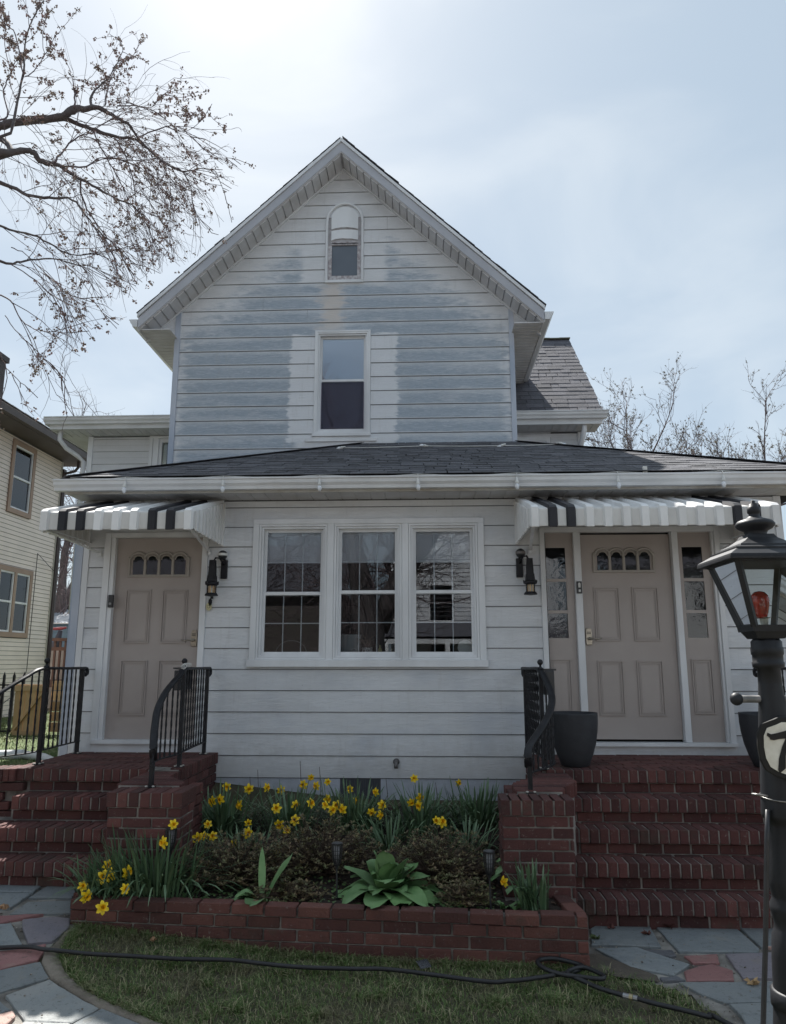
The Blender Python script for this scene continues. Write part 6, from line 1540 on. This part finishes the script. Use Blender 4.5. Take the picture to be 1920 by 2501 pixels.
# bare fruit trees behind the porch roof on the right
def bare_tree(x, y, h0, label, n, Lm, seed, spread=1.9, top=8., grp='bare trees beyond the house on the right', r0=.12):
    random.seed(seed); t = thing('bare_tree', label, 'tree', (x, y, 0), grp)
    mb = MB(); mb.tube([(x,y,0),(x+.05,y,h0*.5),(x-.04,y,h0)], [r0,r0*.85,r0*.7], 10); mb.build('trunk', BARK, t, True)
    tw, bl = MB(), MB()
    for i in range(n):
        a = 2*pi*i/n+random.uniform(-.3,.3); el = random.uniform(.15,.9); d = Vector((cos(a)*cos(el), sin(a)*cos(el)*.6, sin(el)))
        p = Vector((x, y, h0-random.uniform(0,.5))); pts = [p.copy()]; L_ = spread*random.uniform(.7,1.15)/max(.4,cos(el)); m_ = 7
        for k in range(m_):
            d = (d+rv(.16)+Vector((0,0,.05))).normalized(); p = p+d*(L_/m_); pts.append(p.copy())
            if k > 0:
                for _ in range(2):
                    s_ = (d*.6+rv(.8)+Vector((0,0,.8))).normalized(); grow(tw, bl, p.copy(), s_, Lm*random.uniform(.25,1.0), .008, 2, .30, .08, .75)
        mb = MB(); mb.tube(pts, [.026*(1-.75*k/m_) for k in range(m_+1)], 6); mb.build('limb', TWIG, t, True)
    tw.build('twigs', TWIG, t); stuff(bl.build('buds', mat('leaf_bud', (.16,.14,.09), (.22,.18,.12), 10, .8), t))
bare_tree(4.75, 9.0, 5.75, 'bare budding tree just right of the far shingled gable', 9, .85, 11, 1.6)
bare_tree(7.9, 9.6, 5.6, 'bare budding tree further right behind the porch roof', 10, .80, 12, 1.9)
bare_tree(8.6, 6.6, 5.0, 'bare reddish tree at the right edge behind the porch roof', 8, .8, 14, 1.1)
random.seed(21)
# trees far behind in the gap on the left
def far_tree(x, y, label, pts, seed, branches=34, r0=.30, grp='far bare trees in the gap between the houses'):
    random.seed(seed); t = thing('far_tree', label, 'tree', (x, y, 0), grp)
    mb = MB(); mb.tube([(x+a, y, z_) for a, z_, r in pts], [r for a, z_, r in pts], 12); mb.build('trunk', BARK, t, True); tw, bl = MB(), MB()
    for i in range(branches):
        k = random.randint(1, len(pts)-1); a, z_, r = pts[k]
        d = (rv(1)+Vector((0,0,.5))).normalized(); grow(tw, bl, Vector((x+a, y, z_)), d, random.uniform(1.2,3.0), .022, 3, .1, 0, .7)
    tw.build('branches', TWIG, t)
far_tree(-11.65, 16, 'tall forked bare tree seen through gap left of the porch', [(0,0,.30),(0,2.5,.26),(0,4.3,.12),(-.02,5.2,.11),(.25,6.5,.07),(.6,8.0,.04)], 31)
far_tree(-11.95, 17, 'leaning thick dark tree trunk in the gap left of the porch', [(-.3,0,.45),(.0,2.5,.40),(.25,3.9,.32),(.62,5.0,.20),(1.1,6.3,.12),(1.8,8.2,.07)], 32)

random.seed(22)
# ---------------------------------------------------------------- neighbour's house
NX = -8.5; YC = 9.16
NSID = mat('cream_vinyl_siding', (.78,.69,.62), (.71,.63,.57), 2, .55, .08, 30)
NTR = mat('tan_trim', (.36,.25,.185), (.30,.21,.16), 3, .6)
NH = thing('neighbour_house', 'cream vinyl sided two storey house with tan trimmed windows at left edge', 'house', (-11,5,0))
NOP = [(7.0,7.93,4.76,6.30),(6.9,8.27,2.24,3.69)]
nw = backing('side_wall', -1, YC-.02, 0, 6.4, [(7.1,7.83,4.87,6.2),(7.0,7.53,2.36,3.58),(7.62,8.15,2.36,3.58)], NX-.15, NX-.012, mat('sheathing', (.09,.09,.095)), NH, 'yz')
MB().box(NX-.35,NX-.3,6.2,8.6,2,6.4).build('dark_room', DARKR, NH)
boards(nw, NSID, -.9, YC-.04, .35, 6.36, .35, .0905, NOP, lambda u, z_, d: (NX-.012+d, u, z_), lip=.014, gap=.008)
MB().box(NX-.03,NX+.012,YC-.05,YC+.01,.3,6.36).build('corner_trim', mat('pale_corner', (.5,.48,.44)), nw)
mb = MB(); mb.box(-16,NX-.1,YC-.15,YC-.02,0,6.4); mb.build('rear_wall', NSID, NH)
mb = MB(); mb.box(NX-.02,NX+.05,YC-.01,YC+.12,0,6.2); mb.tube([(NX+.35,YC+.05,6.42),(NX+.35,YC+.05,6.25),(NX+.28,YC+.05,6.16),(NX+.05,YC+.05,6.10),(NX+.03,YC+.05,6.0),(NX+.03,YC+.05,.4)], .035, 8)
mb.build('downspout', mat('dark_brown_metal', (.05,.035,.035), (.06,.045,.045), 5, .5), NH)
def nwin(y0, y1, z0, z1, ta=.10, tb=.10):
    f_ = MB(); t_ = .10; nm = 'window'
    f_.box(NX,NX+.03,y0-ta,y0,z0-t_,z1+t_); f_.box(NX,NX+.03,y1,y1+tb,z0-t_,z1+t_); f_.box(NX,NX+.03,y0,y1,z0-t_,z0); f_.box(NX,NX+.03,y0,y1,z1,z1+t_)
    w = f_.build(nm, NTR, NH)
    mb = MB(); s_ = .035
    for a, b, c, d in ((y0,y0+s_,z0,z1),(y1-s_,y1,z0,z1),(y0+s_,y1-s_,z0,z0+s_),(y0+s_,y1-s_,z1-s_,z1),(y0+s_,y1-s_,(z0+z1)/2-.02,(z0+z1)/2+.02)): mb.box(NX-.03,NX+.012,a,b,c,d)
    mb.build('sash', WHITE, w)
    for c, d in ((z0+s_,(z0+z1)/2-.02),((z0+z1)/2+.02,z1-s_)): MB().box(NX-.02,NX-.015,y0+s_,y1-s_,c,d).build('pane', GLASS, w)
    mb = MB()
    for k in range(7): yy = y0+.06+(y1-y0-.12)*k/6; mb.box(NX-.10-.012*(k % 2),NX-.09-.012*(k % 2),yy-.05,yy+.05,z0,z1-.05)
    mb.build('curtain', mat('grey_curtain', (.22,.21,.22), (.32,.31,.31), 4, .9), w)
nwin(7.10,7.83,4.87,6.20); nwin(7.0,7.53,2.36,3.58,.10,.045); nwin(7.62,8.15,2.36,3.58,.045,.10)
EX = NX+.52; ZN = 6.42
DB = mat('brown_eave', (.085,.07,.065), (.07,.055,.052), 3, .6)
mb = MB(); mb.box(NX-.02,EX,-1,YC+.5,ZN-.03,ZN); mb.box(-16,NX-.02,YC-.02,YC+.5,ZN-.03,ZN); mb.build('eave_soffit', DB, NH)
mb = MB(); mb.box(EX,EX+.11,-1,YC+.55,ZN-.02,ZN+.11); mb.build('gutter', DB, NH)
sn = .62; RZ = ZN+.10; hh = 3.4
mb = MB(); slab(mb, [(EX+.05,-1,RZ),(EX+.05,YC+.55,RZ),(EX-hh,YC+.55-hh,RZ+sn*hh),(EX-hh,-1,RZ+sn*hh)], .06); slab(mb, [(EX+.05,YC+.55,RZ),(-16,YC+.55,RZ),(-16,YC+.55-hh,RZ+sn*hh),(EX-hh,YC+.55-hh,RZ+sn*hh)], .06)
nr = mb.build('roof', FELT, NH)
SH3 = mat('brown_shingle', (.12,.10,.095), (.17,.15,.14), 20, .9, .5, 150, rnd=.25)
shingles(nr, (EX+.08,-1,RZ), (0,1,0), Vector((-1,0,sn)), YC+1.58, hh*math.sqrt(1+sn*sn), 0, .86, .15, SH3, 0, None, .2,.5, nm='roof_shingle')
mb = MB()
for k in range(16): t_ = k*.2; a = Vector((EX+.05-t_,YC+.55-t_,RZ+sn*t_+.04)); b = a+Vector((-.24,-.24,sn*.24+.01)); mb.bar(a, b, .18, .012)
mb.build('hip_cap', mat('pale_hip_cap', (.30,.29,.28)), nr)
mb = MB(); mb.box(-9.95,-9.55,7.7,8.2,7.2,8.55); mb.box(-10.0,-9.5,7.65,8.25,8.47,8.6); mb.build('chimney', mat('sooty_chimney', (.09,.08,.08), (.06,.055,.055), 6, .9), NH)
mb = MB(); mb.tube([(NX+.06,8.28,1.6),(NX+.05,8.30,4.08),(NX+.05,9.10,3.78)], .008, 5); mb.tube([(NX+.06,8.28,1.6),(NX+.05,8.12,1.2),(NX+.05,7.4,.9)], .008, 5)
tag(mb.build('wall_wire', BLACKP), 'thin dark wire running down the cream neighbour wall', 'wire')
# ---------------------------------------------------------------- things in the side yard and beyond
WOOD = mat('fresh_timber', (.42,.27,.14), (.50,.34,.19), 6, .7, .2, 40, (1,1,.3), rnd=.12)
GT = thing('timber_gate', 'pale timber gate panel with diagonal brace leaning in side yard', 'gate', (-6.0,4.0,.62))
for i in range(6): bevel(MB().box(-6.30+.083*i,-6.222+.083*i,3.99,4.01,.62,1.43).build('board', WOOD, GT), .002)
mb = MB(); mb.box(-6.30,-5.80,3.965,3.988,1.33,1.41); mb.build('rail', WOOD, GT); mb = MB(); mb.box(-6.30,-5.80,3.965,3.988,.66,.74); mb.build('rail', WOOD, GT)
mb = MB(); mb.bar((-6.25,3.975,.76),(-5.85,3.975,1.31),.02,.07,(0,1,0)); mb.build('brace', WOOD, GT)
PLt = thing('timber_stack', 'horizontal timber boards fixed behind the railing, right of the gate', 'timber', (-5.65,4.1,.62))
for i in range(5): MB().box(-5.78,-5.42,4.08,4.10,.72+.155*i,.86+.155*i).build('board', mat('old_timber', (.30,.20,.11), (.24,.16,.09), 6, .8, rnd=.2) if i < 3 else WOOD, PLt)
IF = thing('iron_fence', 'short black iron fence with pointed posts beside the timber gate', 'fence', (-6.6,4.2,.6))
for i in range(9): x = -7.6+.16*i; MB().add([(x+a*.016,4.25+b*.016,z_) for z_ in (.55,1.55) for a, b in ((-1,-1),(1,-1),(1,1),(-1,1))]+[(x,4.25,1.62)], [(0,1,5,4),(1,2,6,5),(2,3,7,6),(3,0,4,7),(4,5,8),(5,6,8),(6,7,8),(7,4,8)]).build('picket', BLACK, IF)
mb = MB(); mb.box(-7.65,-6.25,4.24,4.26,1.40,1.425); mb.box(-7.65,-6.25,4.24,4.26,.70,.725); mb.build('fence_rail', BLACK, IF)
DF = thing('deck_railing', 'dark brown wooden deck railing in the gap between the houses', 'railing', (-8.2,10,1))
BRW = mat('brown_stain', (.085,.040,.028), (.06,.03,.022), 6, .7)
for i in range(16): x = -9.1+.125*i; MB().box(x-.022,x+.022,9.98,10.02,1.36,2.24).build('baluster', BRW, DF)
mb = MB(); mb.box(-9.2,-7.0,9.93,10.05,2.24,2.31); mb.build('top_rail', BRW, DF); mb = MB(); mb.box(-9.2,-7.0,9.96,10.04,2.02,2.10); mb.build('middle_rail', BRW, DF); mb = MB(); mb.box(-9.2,-7.0,9.95,10.30,1.18,1.36); mb.build('deck_edge', BRW, DF)
tag(MB().box(-9.4,-6.6,10.6,10.66,.4,2.1).build('white_storage_box', mat('grey_board', (.28,.26,.25), (.2,.19,.18), 3, .8)), 'grey boarded panel seen through the brown deck railing', 'panel')
SHD = thing('garden_shed', 'blue clapboard shed with pale metal roof behind the deck', 'shed', (-10.2,15,0))
sb = MB().box(-12.5,-8.5,14.02,16.5,.2,2.86).build('wall', mat('blue_siding', (.10,.17,.24), (.08,.14,.20), 3, .6), SHD)
for k in range(19): MB().prism([(13.985,.3+.135*k),(14.02,.3+.135*k),(14.02,.435+.135*k),(14.008,.435+.135*k)], -12.5, -8.5, 'yz').build('siding_board', mat('blue_siding', (.10,.17,.24)), sb)
mb = MB(); slab(mb, [(-12.6,13.8,2.86),(-8.4,13.8,2.86),(-8.4,16.6,3.42),(-12.6,16.6,3.42)], .03); rf_ = mb.build('roof', mat('pale_metal_roof', (.55,.57,.60), (.45,.47,.5), 2, .4), SHD)
mb = MB()
for i in range(40): mb.bar((-12.5+.105*i,13.8,2.87),(-12.5+.105*i,16.5,3.415),.02,.02)
mb.build('roof_rib', mat('pale_metal_roof', (.55,.57,.60)), rf_)
mb = MB(); mb.tube([(-10.45,14.4,2.95),(-10.45,14.4,3.85)], .07, 14); mb.lathe([(.14,2.97),(.08,3.08)], (-10.45,14.4,0), 14, False); mb.lathe([(.10,3.88),(.11,3.92),(.02,4.0)], (-10.45,14.4,0), 14); mb.build('flue_pipe', mat('galvanised', (.5,.5,.52), None, 8, .35, metal=.7), SHD, True)
UM = thing('patio_umbrella', 'furled dark patio umbrella with red top beside the deck', 'umbrella', (-9.3,11.5,1.2))
mb = MB(); mb.tube([(-9.55,11.5,1.8),(-9.45,11.5,2.2),(-9.36,11.5,2.55)], [.13,.11,.05], 10); mb.build('canopy', mat('dark_canvas', (.03,.03,.045)), UM, True)
mb = MB(); mb.tube([(-9.75,11.5,2.58),(-9.36,11.5,2.60),(-9.22,11.5,2.62)], [.025,.04,.025], 8); mb.build('red_cap', mat('faded_red', (.22,.03,.04)), UM, True)
mb = MB(); mb.tube([(-9.55,11.5,.6),(-9.45,11.5,2.2)], .02, 8); mb.build('pole', BLACKP, UM)
FH = thing('far_house', 'low far house with brown roof in the gap between the houses', 'house', (-14,22,0))
MB().box(-19,-11,21,26,0,3.4).build('wall', mat('far_wall', (.35,.33,.32)), FH); mb = MB(); slab(mb, [(-19.4,20.6,3.4),(-10.6,20.6,3.4),(-11.5,23.5,4.6),(-18.5,23.5,4.6)], .1); mb.build('roof', mat('far_roof', (.22,.2,.2)), FH)
for (z0, z1), nm_ in zip(((4.1,4.05),(3.55,3.52),(4.9,4.8),(5.3,5.25)), ('third from top, across the fork of the far trees','lowest of four, just above the shed roof','second from top, across the far trees','topmost of four')):
    mb = MB(); mb.tube([(-20,18,z0),(-12,18,z1-.1),(-3,18,z1+.2)], .012, 4); tag(mb.build('overhead_wire', BLACKP), 'overhead wire in the gap, '+nm_, 'wire', 'overhead wires in the gap')
# corrugated drain pipe on the side lawn
DP = thing('drain_pipe', 'white flexible corrugated drain pipe on side lawn fed by downspout', 'pipe', (-4.5,1.3,.65))
WPL = mat('white_pipe', (.66,.67,.68), (.55,.56,.57), 6, .5)
pts = [Vector((-6.4,1.15,.71)),Vector((-5.4,1.20,.71)),Vector((-4.934,1.25,.715)),Vector((-4.664,1.30,.72))]
Qp = cat(pts, 28); mb = MB(); mb.tube(Qp, [.055+(.004 if i % 2 else 0) for i in range(len(Qp))], 14); mb.build('corrugated_hose', WPL, DP, True)
mb = MB(); mb.tube([(-4.67,1.30,.72),(-4.30,1.05,.72),(-3.95,.60,.725),(-3.78,.34,.74),(-3.70,.24,.80),(-3.68,.20,.95)], .046, 12); mb.build('elbow_pipe', WPL, DP, True)
mb = MB(); mb.bar((-3.68,.20,.90),(-3.68,.20,3.42),.075,.06,(0,1,0)); mb.build('downspout', TRIMG, DP)
# ---------------------------------------------------------------- street side, for the window reflections, with houses added for bounce light
ASPH = mat('asphalt', (.17,.165,.16), (.21,.20,.19), 8, .9, .4, 60)
struct(MB().box(-60,60,-20,-13,-.06,.0).build('road', ASPH)); struct(MB().box(-60,60,-12.2,-10.8,-.05,.02).build('sidewalk', mat('sidewalk_concrete', (.42,.40,.37), (.36,.34,.31), 3, .9)))
OH = thing('opposite_house', 'white gabled house across the street, seen reflected in the triple window', 'house', (2.5,-27,0))
ob = backing('wall', -1.6, 6.2, 0, 6.6, [(.2,1.2,3.6,5.2),(2.6,3.8,3.6,5.2),(.2,1.3,1.0,2.5),(3.2,4.6,1.0,2.5)], -27.2, -27.0, SID, OH)
mb = MB(); mb.prism([(-1.6,6.6),(6.2,6.6),(2.3,10.2)], -27.2, -27.0); mb.build('gable', SID, OH)
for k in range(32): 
    z_ = .4+.2*k; MB().box(-1.6,6.2,-27.0,-26.985,z_,z_+.012).build('siding_board', mat('shadow_lap', (.3,.3,.32)), OH)  # dark strips carry painted lap shadow; the wall itself is flat
for a, b, c, d in [(.2,1.2,3.6,5.2),(2.6,3.8,3.6,5.2),(.2,1.3,1.0,2.5),(3.2,4.6,1.0,2.5)]:
    w_ = MB(); w_.box(a-.1,a,-27.02,-26.95,c-.1,d+.1); w_.box(b,b+.1,-27.02,-26.95,c-.1,d+.1); w_.box(a,b,-27.02,-26.95,d,d+.1); w_.box(a,b,-27.02,-26.95,c-.1,c); w_.box(a,b,-27.1,-27.0,(c+d)/2-.03,(c+d)/2+.03); w_ = w_.build('window', WHITE, OH)
    MB().box(a,b,-27.15,-27.12,c,d).build('pane', GLASS, w_)
mb = MB(); slab(mb, [(-2,-26.7,6.4),(2.3,-26.7,10.4),(2.3,-36,10.4),(-2,-36,6.4)], .1); slab(mb, [(2.3,-26.7,10.4),(6.6,-26.7,6.4),(6.6,-36,6.4),(2.3,-36,10.4)], .1); slab(mb, [(-1.8,-24.6,2.8),(6.4,-24.6,2.8),(6.4,-27,3.5),(-1.8,-27,3.5)], .1); mb.build('roof', SHING2, OH)
mb = MB(); mb.box(-1.8,6.4,-24.7,-24.6,2.5,2.8)
for x in (-1.7,.9,3.6,6.3): mb.box(x-.1,x+.1,-24.75,-24.55,0,2.5)
mb.build('porch_front', WHITE, OH)
MB().box(-1.5,6.1,-35,-27.3,0,6).build('dark_room', DARKR, OH)
far_tree(-1.5, -12.4, 'thick forked street tree reflected in the middle window', [(0,0,.55),(0,1.6,.45),(-.05,2.9,.42),(-.3,4.2,.27),(-.8,6.2,.18),(-1.4,9,.1)], 41, 60, .5, 'street trees reflected in the windows')
random.seed(5)
far_tree(.4, -12.6, 'second street tree with spreading limbs reflected in right window', [(-1.7,2.6,.3),(-1.1,4.0,.28),(-.2,5.2,.2),(.9,6.6,.14),(2.0,8.5,.08)], 42, 60, .5, 'street trees reflected in the windows')
far_tree(-6, -14, 'street tree reflected in left window', [(0,0,.35),(0,3,.3),(.4,6,.2),(.8,9,.1)], 43, 70, .5, 'street trees reflected in the windows')
for x0, x1, h_, lab_, c_ in ((-17,-4.2,5.2,'dark brown house added across the street to darken the window reflections',(.10,.085,.075)),(-30,-18,6.4,'cream house added across the street furthest left to bounce light',(.66,.62,.52)),(8.5,18,6.3,'light grey house added for bounce light, right of the white one',(.60,.61,.62)),(20,32,6.2,'off white house added across the street furthest right to bounce light',(.66,.65,.62))):
    HB = thing('added_row_house', lab_, 'house', ((x0+x1)/2,-28,0))  # added row houses: pale ones bounce sunlight, the brown one darkens pane reflections
    wl = MB().box(x0,x1,-36,-28,0,h_).build('wall', mat('row_wall_%d' % int(x0+50), c_, None, 3, .8), HB)
    mb = MB(); slab(mb, [(x0-.5,-27.5,h_-.1),(x1+.5,-27.5,h_-.1),(x1+.5,-31.5,h_+2.6),(x0-.5,-31.5,h_+2.6)], .1); mb.build('roof', SHING2, HB)
    for i in range(3 if x0 != -17 else 0):
        for z_ in (1.1, 3.9):
            wx = x0+(x1-x0)*(i+.5)/3; w_ = MB().box(wx-.6,wx+.6,-28.0,-27.95,z_,z_+1.5).build('window', WHITE, HB); MB().box(wx-.5,wx+.5,-27.95,-27.94,z_+.1,z_+1.4).build('pane', BLACKP, w_)
